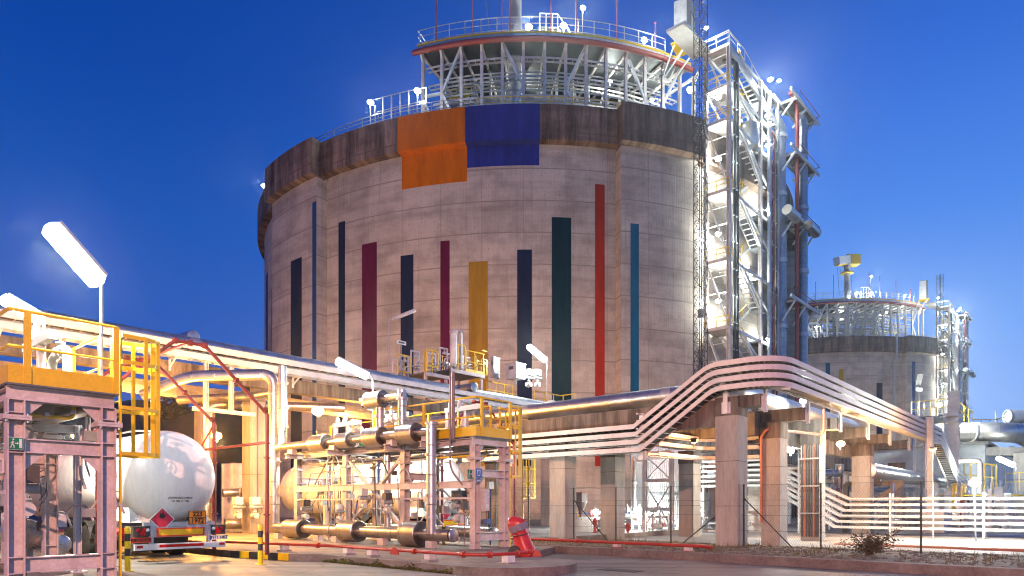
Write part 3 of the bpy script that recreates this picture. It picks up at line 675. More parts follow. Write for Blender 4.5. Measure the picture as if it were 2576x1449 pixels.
# ---------------------------------------------------------------- ground, kerbs, island, hill
M['ground'] = mk('site_ground', (.17, .155, .14), .95, col2=(.11, .10, .09), sc=.15, bump=.2, fine=.25)
M['slab'] = mk('yard_concrete', (.30, .28, .265), .85, col2=(.21, .195, .185), sc=.35, bump=.1, fine=.2)
def road_mat():
    m, nt, b = _new('road_concrete'); tc = nd(nt, 'ShaderNodeTexCoord')
    n1 = nd(nt, 'ShaderNodeTexNoise', i_Scale=.3, i_Detail=7.0, i_Roughness=.65); lk(nt, tc, 'Object', n1, 'Vector')
    n2 = nd(nt, 'ShaderNodeTexNoise', i_Scale=38.0, i_Detail=3.0); lk(nt, tc, 'Object', n2, 'Vector')
    mp = nd(nt, 'ShaderNodeMapping'); mp.inputs['Rotation'].default_value = (0, 0, -RZ_U); mp.inputs['Scale'].default_value = (.05, 1.0, 1); lk(nt, tc, 'Object', mp, 0)
    n3 = nd(nt, 'ShaderNodeTexNoise', i_Scale=1.3, i_Detail=4.0); lk(nt, mp, 0, n3, 'Vector')
    mp2 = nd(nt, 'ShaderNodeMapping'); mp2.inputs['Rotation'].default_value = (0, 0, -RZ_U); lk(nt, tc, 'Object', mp2, 0)
    sp = nd(nt, 'ShaderNodeSeparateXYZ'); lk(nt, mp2, 0, sp, 0)
    def line(so, pitch, wd):
        k = math_(nt, 'WRAP', math_(nt, 'ADD', sp.outputs[so], math_(nt, 'MULTIPLY', n1.outputs[0], .05)), pitch); k.node.inputs[2].default_value = 0
        return math_(nt, 'LESS_THAN', k, wd)
    wv = nd(nt, 'ShaderNodeMix', data_type='VECTOR'); wv.inputs[0].default_value = .12; lk(nt, tc, 'Object', wv, 4); lk(nt, n1, 1, wv, 5)
    vo = nd(nt, 'ShaderNodeTexVoronoi', feature='DISTANCE_TO_EDGE', i_Scale=.28); lk(nt, wv, 1, vo, 'Vector')
    crack = math_(nt, 'MULTIPLY', math_(nt, 'LESS_THAN', vo.outputs[0], .0045), math_(nt, 'GREATER_THAN', n1.outputs[0], .47))
    n4 = nd(nt, 'ShaderNodeTexNoise', i_Scale=1.1, i_Detail=2.0); lk(nt, tc, 'Object', n4, 'Vector')
    oil = math_(nt, 'MULTIPLY', math_(nt, 'GREATER_THAN', n4.outputs[0], .66), .45)
    j = math_(nt, 'MAXIMUM', math_(nt, 'MAXIMUM', line(0, 5.1, .035), line(1, 4.3, .035)), math_(nt, 'MAXIMUM', crack, oil))
    r1 = ramp(nt, n1, 0, [(.34, (.12, .105, .098)), (.5, (.20, .18, .168)), (.68, (.27, .245, .23))]); r2 = ramp(nt, n2, 0, [(.3, .8), (.7, 1.0)]); r3 = ramp(nt, n3, 0, [(.42, .62), (.56, 1.0)])
    a = nd(nt, 'ShaderNodeMix', data_type='RGBA', blend_type='MULTIPLY'); a.inputs[0].default_value = 1; lk(nt, r1, 0, a, 6); lk(nt, r2, 0, a, 7)
    c = nd(nt, 'ShaderNodeMix', data_type='RGBA', blend_type='MULTIPLY'); c.inputs[0].default_value = 1; lk(nt, a, 2, c, 6); lk(nt, r3, 0, c, 7)
    d = nd(nt, 'ShaderNodeMix', data_type='RGBA'); nt.links.new(j, d.inputs[0]); lk(nt, c, 2, d, 6); d.inputs[7].default_value = (.06, .055, .05, 1); lk(nt, d, 2, b, 'Base Color')
    rr = nd(nt, 'ShaderNodeMapRange', i_3=.45, i_4=.85); lk(nt, n1, 0, rr, 0); lk(nt, rr, 0, b, 'Roughness')
    bp = nd(nt, 'ShaderNodeBump', i_Strength=.25, i_Distance=.01); lk(nt, n2, 0, bp, 'Height'); lk(nt, bp, 0, b, 'Normal'); return m
M['road'] = road_mat()
M['kerb'] = mk('kerb_concrete', (.20, .165, .15), .9, col2=(.12, .095, .085), sc=1.5, bump=.4, fine=.3)
M['kerb_top'] = mk('island_top', (.27, .235, .21), .9, col2=(.17, .145, .13), sc=.8, bump=.2, fine=.25)
M['moss'] = mk('moss', (.10, .12, .025), 1.0, col2=(.05, .065, .015), sc=6, bump=.6, fine=.4)
M['gravel'] = mk('verge_gravel', (.21, .175, .14), 1.0, col2=(.10, .085, .06), sc=2.5, bump=.8, fine=.5)
g = MB(); g.add([(-420, -70, 0), (560, -70, 0), (560, 620, 0), (-420, 620, 0)], [(0, 1, 2, 3)]); struct(g, 'ground', M['ground'])
g = MB(); q = [W(-35, -25, .004), W(18.0, -25, .004), W(18.0, 45, .004), W(-35, 45, .004)]; g.add(q, [(0, 1, 2, 3)]); struct(g, 'road', M['road'])
g = MB(); q = [W(18.0, 18.2, .008), W(40, 18.2, .008), W(40, 60, .008), W(18.0, 60, .008)]; g.add(q, [(0, 1, 2, 3)]); struct(g, 'yard_paving', M['slab'])
g = MB(); q = [W(24, -25, .006), W(70, -25, .006), W(70, 18.2, .006), W(24, 18.2, .006)]; g.add(q, [(0, 1, 2, 3)]); struct(g, 'plant_paving', M['slab'])
# loading island with a rounded end
ICX, ICB, IR = 12.55, 11.1, 1.65
poly = [(10.9, 16.8), (10.9, ICB)]
for k in range(1, 16): w_ = math.pi+math.pi*k/16; poly.append((ICX+IR*math.cos(w_), ICB+IR*math.sin(w_)))
poly += [(14.2, ICB), (14.2, 12.2), (18.2, 14.0), (18.2, 44), (9.95, 44), (9.95, 20.2), (10.4, 17.6)]
pw = [(W(a, b).x, W(a, b).y) for a, b in poly]
ar = sum(pw[i][0]*pw[(i+1) % len(pw)][1]-pw[(i+1) % len(pw)][0]*pw[i][1] for i in range(len(pw)))
if ar < 0: pw = pw[::-1]
struct(MB().prism(pw, -.1, .20), 'loading_island', M['kerb'])
inner = []
cx_ = sum(p[0] for p in pw)/len(pw)
g = MB().prism([(p[0], p[1]) for p in pw], .2005, .206); struct(g, 'island_paving', M['kerb_top'])
# second island for the near loading frame, left
poly = [(-1.5, 13.2), (4.9, 13.2), (5.6, 14.0), (5.6, 44), (-1.5, 44)]
pw = [(W(a, b).x, W(a, b).y) for a, b in poly]
struct(MB().prism(pw, -.1, .16), 'left_loading_island', M['kerb_top'])
# moss growing on the island's front kerb
g = MB()
for k in range(900):
    b = rnd.uniform(11.4, 16.6); h = (rnd.random()**1.6)*.17*(.35+.65*abs(math.sin(b*2.1)+.4*math.sin(b*7))); p = W(10.9-rnd.random()*.03, b, .0+rnd.random()*max(.02, h))
    s_ = rnd.uniform(.012, .035); n_ = V((rnd.uniform(-1, 1), rnd.uniform(-1, 1), rnd.uniform(-.5, 1))).normalized(); t_ = n_.cross(X_).normalized(); u_ = n_.cross(t_)
    g.add([p-t_*s_-u_*s_, p+t_*s_-u_*s_, p+t_*s_+u_*s_, p-t_*s_+u_*s_], [(0, 1, 2, 3)])
o = struct(g, 'moss', M['moss'], 'stuff'); tag(o, 'green moss growing along the front of the island kerb', 'moss')
# kerb in front of the fence and the verge behind it
kp = [W(18.0, b) for b in (-24, 0, 8, 14.5)]+[W(18.15, 15.6), W(18.7, 16.6), W(19.6, 17.2), W(21.0, 17.6), W(34, 18.0)]
g = MB(); g.runbox(kp, -.34, 0, -.1, .235); struct(g, 'kerb', M['kerb'])
g = MB(); vp = [W(18.3, -24), W(18.3, 14.4), W(18.45, 15.5), W(18.95, 16.4), W(19.7, 16.9), W(21.1, 17.3), W(24.2, 17.4), W(24.2, -24)]
g.prism([(p.x, p.y) for p in vp][::-1] if False else [(p.x, p.y) for p in vp], .0, .17)
struct(g, 'verge', M['gravel'])
# small stones and weeds on the verge
g = MB()
for k in range(1500):
    a = rnd.uniform(18.5, 24); b = rnd.uniform(-1, 17); p = W(a, b, .17); s_ = rnd.uniform(.012, .04)
    g.hexa(p, V((s_, rnd.uniform(-.02, .02), 0)), V((0, s_, .01)), V((.004, 0, s_*.7)))
o = struct(g, 'gravel_stones', M['gravel'], 'stuff'); tag(o, 'loose brown stones strewn over the verge under the fence', 'stones')
M['weed'] = mk('weed', (.10, .095, .03), .9, col2=(.16, .12, .05), sc=1.5); M['leaf'] = mk('bush_leaf', (.055, .045, .022), .8, col2=(.10, .07, .035), sc=6)
g = MB()
for k in range(520):
    a = rnd.uniform(19.2, 23.9); b = rnd.choice((rnd.uniform(-1, 17), rnd.gauss(9.6, .5), rnd.gauss(14, .9), rnd.gauss(6.5, .5), rnd.gauss(16, .5), rnd.gauss(2.5, .6))); h = rnd.uniform(.06, .26)
    for q in range(3):
        p = W(a+rnd.uniform(-.08, .08), b+rnd.uniform(-.08, .08), .165); d = V((rnd.uniform(-.5, .5), rnd.uniform(-.5, .5), 1))*h; t_ = V((rnd.uniform(-1, 1), rnd.uniform(-1, 1), 0)).normalized()*.008
        g.add([p-t_, p+t_, p+d], [(0, 1, 2)])
o = struct(g, 'weeds', M['weed'], 'stuff'); tag(o, 'dry weeds and grass tufts scattered along the verge', 'weeds')
# painted kerb bands by the bay: yellow and black
t = thing('painted_kerb', 'black and yellow painted kerb stones at the bay entrance behind the tanker', 'kerb', W(10.4, 18))
for k in range(6):
    q0 = V(W(9.94, 20.1)).lerp(W(10.39, 17.6), k/6); q1 = V(W(9.94, 20.1)).lerp(W(10.39, 17.6), (k+1)/6)
    MB().runbox([q0, q1], -.012, .10, .01, .212).build('kerb_stone', M['yellow'] if k % 2 else M['black'], t)
# hill with trees far behind on the left
M['hill'] = mk('hill_scrub', (.075, .05, .03), 1.0, col2=(.035, .03, .02), sc=.12, bump=.8)
g = MB(); nx_, ny_ = 60, 10; vs = []
for j in range(ny_+1):
    for i in range(nx_+1):
        x = -190+i*2.6; y = 130+j*12; s_ = math.sin(min(1, j/6)*math.pi/2)
        h = (26+4*math.sin(x*.06)+2*math.sin(x*.17+1)+(x+60)*-.10)*s_; vs.append((x, y, max(-.5, h)-.3))
g.add(vs, [(j*(nx_+1)+i, j*(nx_+1)+i+1, (j+1)*(nx_+1)+i+1, (j+1)*(nx_+1)+i) for j in range(ny_) for i in range(nx_)], True); struct(g, 'hill', M['hill'])
M['tree'] = mk('dark_leaf', (.045, .05, .025), .9, col2=(.025, .03, .015), sc=.5)
TREES = [(432, 985, 170, 8.5, 'broad dark tree on the hill seen under the pipe rack behind the tanker'), (452, 1003, 172, 6.5, 'smaller dark tree right of the broad one on the hill'),
         (560, 1000, 178, 4.0, 'bushy dark tree on the hill left of the concrete column'), (592, 1004, 178, 5.0, 'dark tree on the hill close beside the concrete rack column'), (412, 1010, 175, 5.0, 'low dark tree at the left end of the tree line on the hill')]
for (px, py, Y, h, lab) in TREES:
    top_ = at(px, py, Y); base = V((top_.x, top_.y, top_.z-h))
    t = thing('hill_tree', lab, 'tree', base)
    MB().tube([base-Z_*3, base+Z_*h*.5], [.35, .2], 6).build('trunk', M['bark'], t)
    cr = MB()
    for k in range(420):
        q = V((rnd.gauss(0, 1), rnd.gauss(0, 1), 0)); zt = rnd.random(); rad = h*.42*(math.sin(math.pi*(.15+.8*zt)))**.8
        q = q.normalized()*rad*rnd.random()**.5 if q.length > 0 else q
        p = base+V((q.x, q.y, h*(.12+.88*zt))); s_ = rnd.uniform(.25, .6); n_ = V((rnd.uniform(-1, 1), rnd.uniform(-1, 1), rnd.uniform(-1, 1))).normalized(); t_ = n_.cross(Z_).normalized(); u_ = n_.cross(t_)
        cr.add([p-t_*s_, p-u_*s_*.6, p+t_*s_, p+u_*s_*.6], [(0, 1, 2, 3)])
    cr.build('crown', M['tree'], t)
# bush on the verge
t = thing('verge_bush', 'scraggy brown bush behind the kerb below the white trays', 'bush', W(21.2, 5.2, .16)); st = MB(); lf = MB()
for k in range(26):
    ang = rnd.uniform(0, 6.28); sp_ = rnd.uniform(.1, .75); e = W(21.2, 5.2, .16)+R_*math.cos(ang)*sp_*.5+U_*(math.sin(ang)*sp_*.95)+Z_*rnd.uniform(.25, .62)
    if k in (3, 7): e = W(21.2, 5.2-.75, .85+.1*(k == 7))
    m_ = W(21.2, 5.2, .16).lerp(e, .5)+Z_*.06; st.tube([W(21.2, 5.2, .15), m_, e], [.012, .008, .004], 4)
    for q in range(90):
        f_ = rnd.uniform(.3, 1.05); p = W(21.2, 5.2, .16).lerp(e, f_)+V((rnd.gauss(0, .06), rnd.gauss(0, .06), rnd.gauss(0, .05))); s_ = rnd.uniform(.012, .03)
        n_ = V((rnd.uniform(-1, 1), rnd.uniform(-1, 1), rnd.uniform(-1, 1))).normalized(); t_ = n_.cross(Z_).normalized(); u_ = n_.cross(t_)
        lf.add([p-t_*s_*1.6, p-u_*s_*.7, p+t_*s_*1.6, p+u_*s_*.7], [(0, 1, 2, 3)])
st.build('branches', M['bark'], t); lf.build('foliage', M['leaf'], t)

# ---------------------------------------------------------------- chain link fence
M['fencewire'] = mk('fence_wire', (.05, .055, .052), .5, .3, sc=5); M['fencepost'] = mk('fence_post', (.02, .025, .024), .5, sc=5)
FA = 22.95; fence = thing('chain_link_fence', 'chain link fence on dark posts along the verge between the concrete columns', 'fence', W(FA, 9.5, .15))
FZ0, FZ1 = .2, 2.28
for b in (21.6, 19.2, 16.75, 14.7, 12.3, 9.52, 7.0, 4.2, 1.6, -1.0, -3.6, -6.2):
    MB().tube([W(FA, b, .1), W(FA, b, FZ1+.03)], .032, 8).build('post', M['fencepost'], fence)
for (b, b2) in ((16.75, 15.0), (9.52, 7.8), (9.7, 11.9)):
    MB().tube([W(FA-.05, b, 1.85), W(FA-.05, b2, .12)], .022, 6).build('brace', M['fencepost'], fence)
wm = MB(); H = FZ1-FZ0; b = -7.0
def wire(p, q, r=.0017):
    d = (q-p).normalized(); a_ = R_; c_ = d.cross(a_); vs = []
    for e in (p, q): vs += [e+a_*r, e-a_*r*.5+c_*r*.9, e-a_*r*.5-c_*r*.9]
    wm.add(vs, [(0, 1, 4, 3), (1, 2, 5, 4), (2, 0, 3, 5)])
while b < 22:
    wire(W(FA-.036, b, FZ0), W(FA-.036, b+H*.62, FZ1)); wire(W(FA-.036, b+H*.62, FZ0), W(FA-.036, b, FZ1)); b += .078
for z in (FZ0, .72, 1.24, 1.76, FZ1): wire(W(FA-.04, -7, z), W(FA-.04, 23.3, z), .005)
wm.build('wire_mesh', M['fencewire'], fence)

# ---------------------------------------------------------------- concrete pipe racks
GC = 'grey concrete columns of the pipe rack'
def column(a0, a1, b0, b1, zt, label, group=None):
    t = thing('concrete_column', label, 'column', W((a0+a1)/2, (b0+b1)/2))
    MB().gbox(a0, a1, b0, b1, 0, zt).build('shaft', M['conc'], t)
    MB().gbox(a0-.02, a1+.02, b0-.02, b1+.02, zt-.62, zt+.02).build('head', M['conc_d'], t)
    for z in (1.55, 3.1):
        MB().gbox(a0-.004, a1+.004, b0-.004, b1+.004, z, z+.02).build('pour_joint', M['conc_d'], t)
    return t
column(22.6, 23.45, 9.6, 10.4, 5.3, 'nearest and widest concrete column, under the corner of the stacked trays')
column(27.0, 27.8, 9.75, 10.5, 4.85, 'concrete column with an orange conduit, right of the nearest column')
column(31.3, 32.1, 9.6, 10.4, 4.85, 'concrete column carrying dark cables, third to the right along the pipe rack')
column(40.0, 40.8, 9.7, 10.6, 4.85, 'pale concrete column crossed by the six white trays, below the sodium lamp')
column(22.6, 23.4, 16.95, 17.75, 4.4, 'stained concrete column behind the fence left of the hopper')
column(26.4, 27.2, 16.95, 17.75, 4.4, 'shaded concrete column behind the fence right of the hopper')
column(22.6, 23.4, 24.3, 25.1, 4.4, 'concrete column of the pipe rack behind the middle loading frame')
column(26.4, 27.2, 24.3, 25.1, 4.4, 'rear concrete column of the pipe rack behind the middle loading frame')
column(16.7, 17.5, 31.8, 32.6, 7.35, 'tall pale concrete column right of the tanker under the overhead rack')
column(16.7, 17.5, 37.2, 38.0, 7.35, 'tall concrete column with a yellow lit face behind the tanker')
column(28.6, 29.4, 31.8, 32.6, 7.35, 'tall concrete column of the overhead rack beside the yellow glare')
column(28.6, 29.4, 37.2, 38.0, 7.35, 'rear tall concrete column of the overhead rack beside the yellow glare')
column(40.4, 41.2, 31.8, 32.6, 7.35, 'tall concrete column at the far right end of the overhead rack')
column(4.6, 5.4, 31.8, 32.6, 7.35, 'tall concrete column of the overhead rack behind the near loading frame')
column(4.6, 5.4, 37.2, 38.0, 7.35, 'rear tall column of the overhead rack behind the near loading frame')
def beam(label, a0, a1, b0, b1, z0, z1, mat='conc_d'):
    t = MB().gbox(a0, a1, b0, b1, z0, z1).build('concrete_beam', M[mat]); return tag(t, label, 'beam')
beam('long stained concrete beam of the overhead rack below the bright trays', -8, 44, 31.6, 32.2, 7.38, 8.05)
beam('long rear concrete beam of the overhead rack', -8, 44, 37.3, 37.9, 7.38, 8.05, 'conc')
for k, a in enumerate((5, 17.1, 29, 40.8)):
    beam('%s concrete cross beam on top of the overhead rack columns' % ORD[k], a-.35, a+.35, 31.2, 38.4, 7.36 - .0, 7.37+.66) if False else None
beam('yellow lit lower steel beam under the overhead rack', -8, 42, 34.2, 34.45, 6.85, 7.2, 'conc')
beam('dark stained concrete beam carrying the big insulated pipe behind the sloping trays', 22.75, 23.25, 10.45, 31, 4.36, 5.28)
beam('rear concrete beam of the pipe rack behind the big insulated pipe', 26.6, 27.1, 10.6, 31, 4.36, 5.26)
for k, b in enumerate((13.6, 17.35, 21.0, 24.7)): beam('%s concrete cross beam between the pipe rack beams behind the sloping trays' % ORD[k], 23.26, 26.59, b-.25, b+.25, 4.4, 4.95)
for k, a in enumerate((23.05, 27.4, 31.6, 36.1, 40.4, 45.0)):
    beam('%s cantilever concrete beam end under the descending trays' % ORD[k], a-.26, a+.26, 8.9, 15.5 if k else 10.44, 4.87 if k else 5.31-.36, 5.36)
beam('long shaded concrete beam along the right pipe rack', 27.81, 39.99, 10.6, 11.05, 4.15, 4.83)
beam('rear long concrete beam along the right pipe rack', 24, 62, 15.52, 16.0, 4.3, 5.3)
for k, (a, b) in enumerate(((31.4, 15.6), (40.2, 15.6), (49, 15.6), (49, 10))): column(a, a+.8, b, b+.8, 4.28, ['rear concrete column of the right pipe rack half hidden by the nearest column', 'rear concrete column of the right pipe rack behind the white trays', 'rear concrete column at the far end of the right pipe rack', 'front concrete column at the far end of the right pipe rack'][k])

# ---- big insulated pipes on the racks
def pipe(name, label, pts, r, mat='clad', bend=0, n=22, group=None, cat='pipe', saddles=(), cap=None, collars=()):
    t = thing(name, label, cat, V(pts[0]), group)
    MB().tube(pts, r, n, bend=bend, seg=9).build('pipe', M[mat], t)
    for (p, d, mt) in saddles:
        p = V(p); d = V(d).normalized(); sd = d.cross(Z_)
        s_ = MB().lathe(p-d*.22, d, [(0, r+.012), (.44, r+.012)], n).build('saddle_band', M['galv'], t)
        MB().box(p-Z_*(r+.12), (.4, r*1.2, .3), (d, sd, Z_)).build('saddle', M['dark'], t)
    for (p, d) in collars: MB().lathe(V(p)-V(d).normalized()*.04, V(d), [(0, r+.05), (.08, r+.05)], n).build('collar', M['galv'], t)
    if cap:
        p, d = cap; MB().lathe(V(p), V(d), [(0, r+.015), (0, r+.015), (.03, r+.015), (.05, r-.03), (.05, .01)], n, cap=False).build('end_cap', M['plain_m'], t)
    return t
pipe('insulated_pipe', 'long shiny insulated pipe on top of the overhead rack running from upper left', [W(-12, 32.4, 9.15), W(43, 32.4, 9.15)], .31, 'clad', saddles=[(W(a, 32.4, 9.15), R_, 0) for a in (7.5, 14.2, 20.6, 28.5, 36.0)])
pipe('insulated_pipe', 'short insulated stub with a pale end plate on the overhead rack near the lamp box', [W(31.6, 33.2, 9.2), W(31.6, 31.0, 9.2)], .33, 'clad_d', cap=(W(31.6, 31.0, 9.2), -U_))
pipe('insulated_pipe', 'pinkish insulated stub pipe ending above the rack left of the tank', [W(15.0, 37.5, 10.1), W(15.0, 34.2, 9.95)], .3, 'clad', cap=(W(15, 34.2, 9.95), -U_))
pipe('insulated_pipe', 'big shiny insulated pipe on the concrete beam running behind the sloping trays and turning right', [W(24.35, 31, 5.9), W(24.35, 10.75, 5.9), W(40.6, 10.75, 5.9), W(41.4, 10.4, 5.2), W(41.4, 10.4, 3.9)], .35, 'clad', bend=1.3,
     saddles=[(W(24.35, b, 5.9), U_, 0) for b in (13.15, 20.4, 27)]+[(W(a, 10.75, 5.9), R_, 0) for a in (31.6, 36.1)])
pipe('insulated_pipe', 'fat bright insulated pipe with a round pale end plate right of the sodium lamp', [W(40.3, 9.9, 3.45), W(66, 9.9, 3.3)], .46, 'clad', cap=(W(40.3, 9.9, 3.45), -R_), saddles=[(W(42.0, 9.9, 3.45), R_, 0)])
t = thing('rusty_pipe_support', 'rusty brown bracket with a diagonal leg under the fat insulated pipe', 'support', W(41, 9.9))
MB().bar(W(42.6, 8.6, 2.8), W(42.6, 11.6, 2.8), .3, .3).build('beam', M['conc_d'], t); MB().bar(W(42.6, 8.8, 2.7), W(42.4, 12.0, .6), .28, .25).build('diagonal', M['conc_d'], t); MB().bar(W(42.6, 11.6, 0), W(42.6, 11.6, 2.8), .3, .3).build('leg', M['conc_d'], t)

# ---------------------------------------------------------------- cable trays
def tray(label, pts, w=.6, h=.17, group=None, mat='tray', rung=.3, cables=True, name='cable_tray', z=0):
    pts = [V(p)+Z_*z for p in pts]; t = thing(name, label, 'cable tray', pts[0], group)
    for s_, nm in ((-1, 'side_rail'), (1, 'side_rail')):
        m = MB().runbox(pts, s_*w/2-.012, s_*w/2+.012, -h, 0)
        m.runbox(pts, s_*w/2-(.03 if s_ > 0 else 0), s_*w/2+(.03 if s_ < 0 else 0), -h-.006, -h+.006)
        m.build('side_rail', M[mat], t)
    rg = MB(); L = 0
    for i in range(len(pts)-1):
        d = pts[i+1]-pts[i]; l = d.length; k = max(1, int(l/rung)); hd = V((d.x, d.y, 0)).normalized(); nr = V((-hd.y, hd.x, 0))
        for q in range(k):
            p = pts[i]+d*((q+.5)/k)-Z_*(h-.03); rg.bar(p-nr*(w/2-.012), p+nr*(w/2-.012), .04, .025)
    rg.build('rungs', M[mat], t)
    if cables: MB().runbox(pts, -w*.40, w*.40, -h+.05, -h+.10).build('cables', M['cable'], t)
    return t
GT = 'four stacked trays rising over the nearest column'
for k in range(4):
    zt = 6.51-.275*k; zb = 4.62-.29*k; off = .18*k
    core = [W(22.5, 27, zb), W(22.5, 13.45-off*.5, zb), W(22.5, 10.45-off*.35, zt)]
    cor = fillet([W(22.5, 10.4, zt), W(22.5, 8.3, zt), W(25.4, 8.3, zt)], 1.25, 9)
    tail = [W(49.9, 8.3, zt-.12), W(56.0, 8.3, zt-2.5), W(60.5, 8.3, zt-3.1), W(62, 8.3, zt-4.2), W(75, 8.3, zt-4.25)]
    tray('%s of four stacked cable trays climbing over the nearest column' % ('topmost', 'second from the top', 'third from the top', 'lowest')[k], core[:2]+fillet([core[1], core[2], cor[1]], .35, 4)[1:-1]+cor[1:]+tail, .6, .17, GT)
for k, (b, a) in enumerate(((10.0, 22.35), (13.3, 22.35), (20.0, 22.35))):
    t = thing('tray_bracket', ('white bracket bolted to the nearest column head under the trays', 'white upright bracket on the stained beam at the trays\' lower bend', 'white upright bracket on the stained beam behind the level trays')[k], 'bracket', W(a, b, 4.6 if k == 0 else 3.4))
    z0, z1 = (4.75, 5.75) if k == 0 else (3.3, 5.05)
    MB().hbar(W(22.56, b, z0), W(22.56, b, z1), .16, .12, U_, .02).build('channel', M['wpaint'], t)
    MB().gbox(22.57, 22.6, b-.16, b+.16, z0, z0+.4).build('foot_plate', M['wpaint'], t)
    for q in range(4): MB().bar(W(22.54, b, z1-.05-q*.28 if k else z1-.02), W(22.2, b, z1-.05-q*.28 if k else z1-.02), .06, .06).build('arm', M['wpaint'], t)
for k, a in enumerate((23.05, 27.4, 31.6, 36.1, 40.4, 45.0)):
    t = thing('tray_bracket', '%s white hanger on the beam ends under the descending trays' % ORD[k], 'bracket', W(a, 8.85, 4.8))
    MB().hbar(W(a, 8.82, 4.75), W(a, 8.82, 5.66), .16, .1, R_, .02).build('channel', M['wpaint'], t); MB().gbox(a-.15, a+.15, 8.87, 8.895, 4.8, 5.3).build('foot_plate', M['wpaint'], t)
    MB().bar(W(a, 8.8, 5.62), W(a, 8.0, 5.45), .08, .1).build('arm', M['wpaint'], t)
t = thing('tray_post', 'white steel post holding the trays at their far end before they drop', 'post', W(45.3, 7.9)); MB().hbar(W(45.3, 7.85, 0), W(45.3, 7.85, 6.65), .42, .35, R_, .03).build('column', M['wpaint'], t); MB().gbox(45.0, 45.6, 7.5, 8.2, 0, .05).build('base_plate', M['wpaint'], t)
# two broad white trays along the overhead rack
for k, (z, lab) in enumerate(((8.86, 'upper broad white cable tray along the overhead rack'), (8.44, 'lower broad white cable tray along the overhead rack'))):
    tray(lab, [W(-12, 31.25, z), W(42, 31.25, z)], .62, .27, rung=.55, mat='steel_w', cables=k == 0)
for k, a in enumerate((0, 6.5, 12.8, 18.9, 25.2, 31.6, 37.6)):
    t = thing('tray_bracket', '%s white triangular bracket under the overhead rack trays' % ORD[k], 'bracket', W(a, 31.5, 7.7))
    MB().bar(W(a, 31.58, 8.12), W(a, 30.9, 8.12), .1, .08).build('arm', M['wpaint'], t); MB().bar(W(a, 31.58, 7.75), W(a, 30.95, 8.08), .09, .03).build('strut', M['wpaint'], t); MB().bar(W(a, 31.58, 7.6), W(a, 31.58, 8.9), .1, .05).build('upright', M['wpaint'], t)
# six white trays behind the columns and along the fence
G6 = 'six stacked white trays behind the fence'
for k in range(6):
    z1 = 4.32-.30*k; z0 = 1.97-.30*k
    pts = fillet([W(42.5, 19.9-.1*(k % 2), z1), W(39.7, 19.9-.1*(k % 2), z1), W(39.7, 16, z1)], 1.3, 6)[1:-1]+[W(39.7, 15.2, z1), W(39.7, 10.6+.3*k*.5, z0), W(39.7, -6, z0)]
    tray('%s of six white trays sloping behind the columns and along the fence' % ('topmost', 'second', 'third', 'fourth', 'fifth', 'lowest')[k], pts, .5, .13, G6, rung=.5, cables=False, mat='steel_w')
for k, b in enumerate((19.2, 13.2, 8.6, 4.6, .6, -3)):
    t = thing('tray_stand', '%s white steel frame carrying the six stacked trays' % ORD[k], 'frame', W(40, b)); zt = 4.8 if b > 13 else 2.2
    for a in (39.4, 40.0): MB().bar(W(a+.02, b, 0), W(a+.02, b, zt), .09, .09).build('upright', M['wpaint'], t)
    for q in range(5): MB().bar(W(39.4, b, .4+q*.35), W(40.0, b, .4+q*.35), .05, .05).build('cross_bar', M['wpaint'], t)
# ---------------------------------------------------------------- lettering
def text_mesh(s, size, org, xv, yv, mat, parent, name='lettering', label=None, local=True, proj=None, ext=.002, align='CENTER', bold=.0):
    cu = bpy.data.curves.new('font', 'FONT'); cu.body = s; cu.size = size; cu.align_x = align; cu.align_y = 'CENTER'; cu.extrude = ext; cu.offset = bold
    o = bpy.data.objects.new('font', cu); me = bpy.data.meshes.new_from_object(o); bpy.data.objects.remove(o)
    xv = V(xv).normalized(); yv = V(yv).normalized(); zv = xv.cross(yv); org = V(org)
    off = V((0, 0, 0)) if local else ORG[parent.name]
    for v in me.vertices:
        p = org+xv*v.co.x+yv*v.co.y+zv*v.co.z; v.co = (proj(p) if proj else p)-off
    me.name = name; me.materials.clear(); me.materials.append(mat); ob = bpy.data.objects.new(name, me); COL.objects.link(ob); ob.parent = parent; ORG[ob.name] = ORG.get(parent.name, V((0, 0, 0)))
    return ob
def poly_plate(pts, org, xv, yv, th, mat, parent, name, label=None, local=True):   # flat shape with thickness, pts in plate coordinates
    xv = V(xv).normalized(); yv = V(yv).normalized(); zv = xv.cross(yv); org = V(org); n = len(pts)
    vs = [org+xv*x+yv*y for x, y in pts]+[org+xv*x+yv*y+zv*th for x, y in pts]
    mb = MB().add(vs, [tuple(range(n))[::-1], tuple(range(n, 2*n))]+[(i, (i+1) % n, n+(i+1) % n, n+i) for i in range(n)])
    return mb.build(name, mat, parent, local=local, label=label)
def sign(p, q, w, h, f=0): return [(p-w/2, q-h/2), (p+w/2, q-h/2), (p+w/2, q+h/2), (p-w/2, q+h/2)]
M['orange'] = mk('orange_plate', (.75, .22, .01), .5, fine=.05); M['amber'] = mk('amber_reflector', (.78, .45, .01), .35, fine=.05); M['refl_red'] = mk('reflector_red', (.72, .06, .02), .35, fine=.05)
M['crimson'] = mk('hazard_crimson', (.42, .02, .05), .45, fine=.05); M['ink'] = mk('black_ink', (.012, .012, .014), .6); M['plate_w'] = mk('plate_white', (.7, .7, .72), .4, fine=.04)
M['lens_r'] = mk('tail_lens', (.45, .01, .012), .15, fine=.03); M['sign_g'] = mk('sign_green', (.01, .22, .08), .45, fine=.05); M['sign_b'] = mk('sign_blue', (.02, .10, .42), .45, fine=.05); M['sign_w'] = mk('sign_white', (.75, .76, .74), .45, fine=.03)
M['tyre'] = mk('tyre', (.03, .028, .027), .8, sc=8, bump=.4); M['rim'] = mk('wheel_rim', (.48, .46, .44), .45, .4, sc=5)

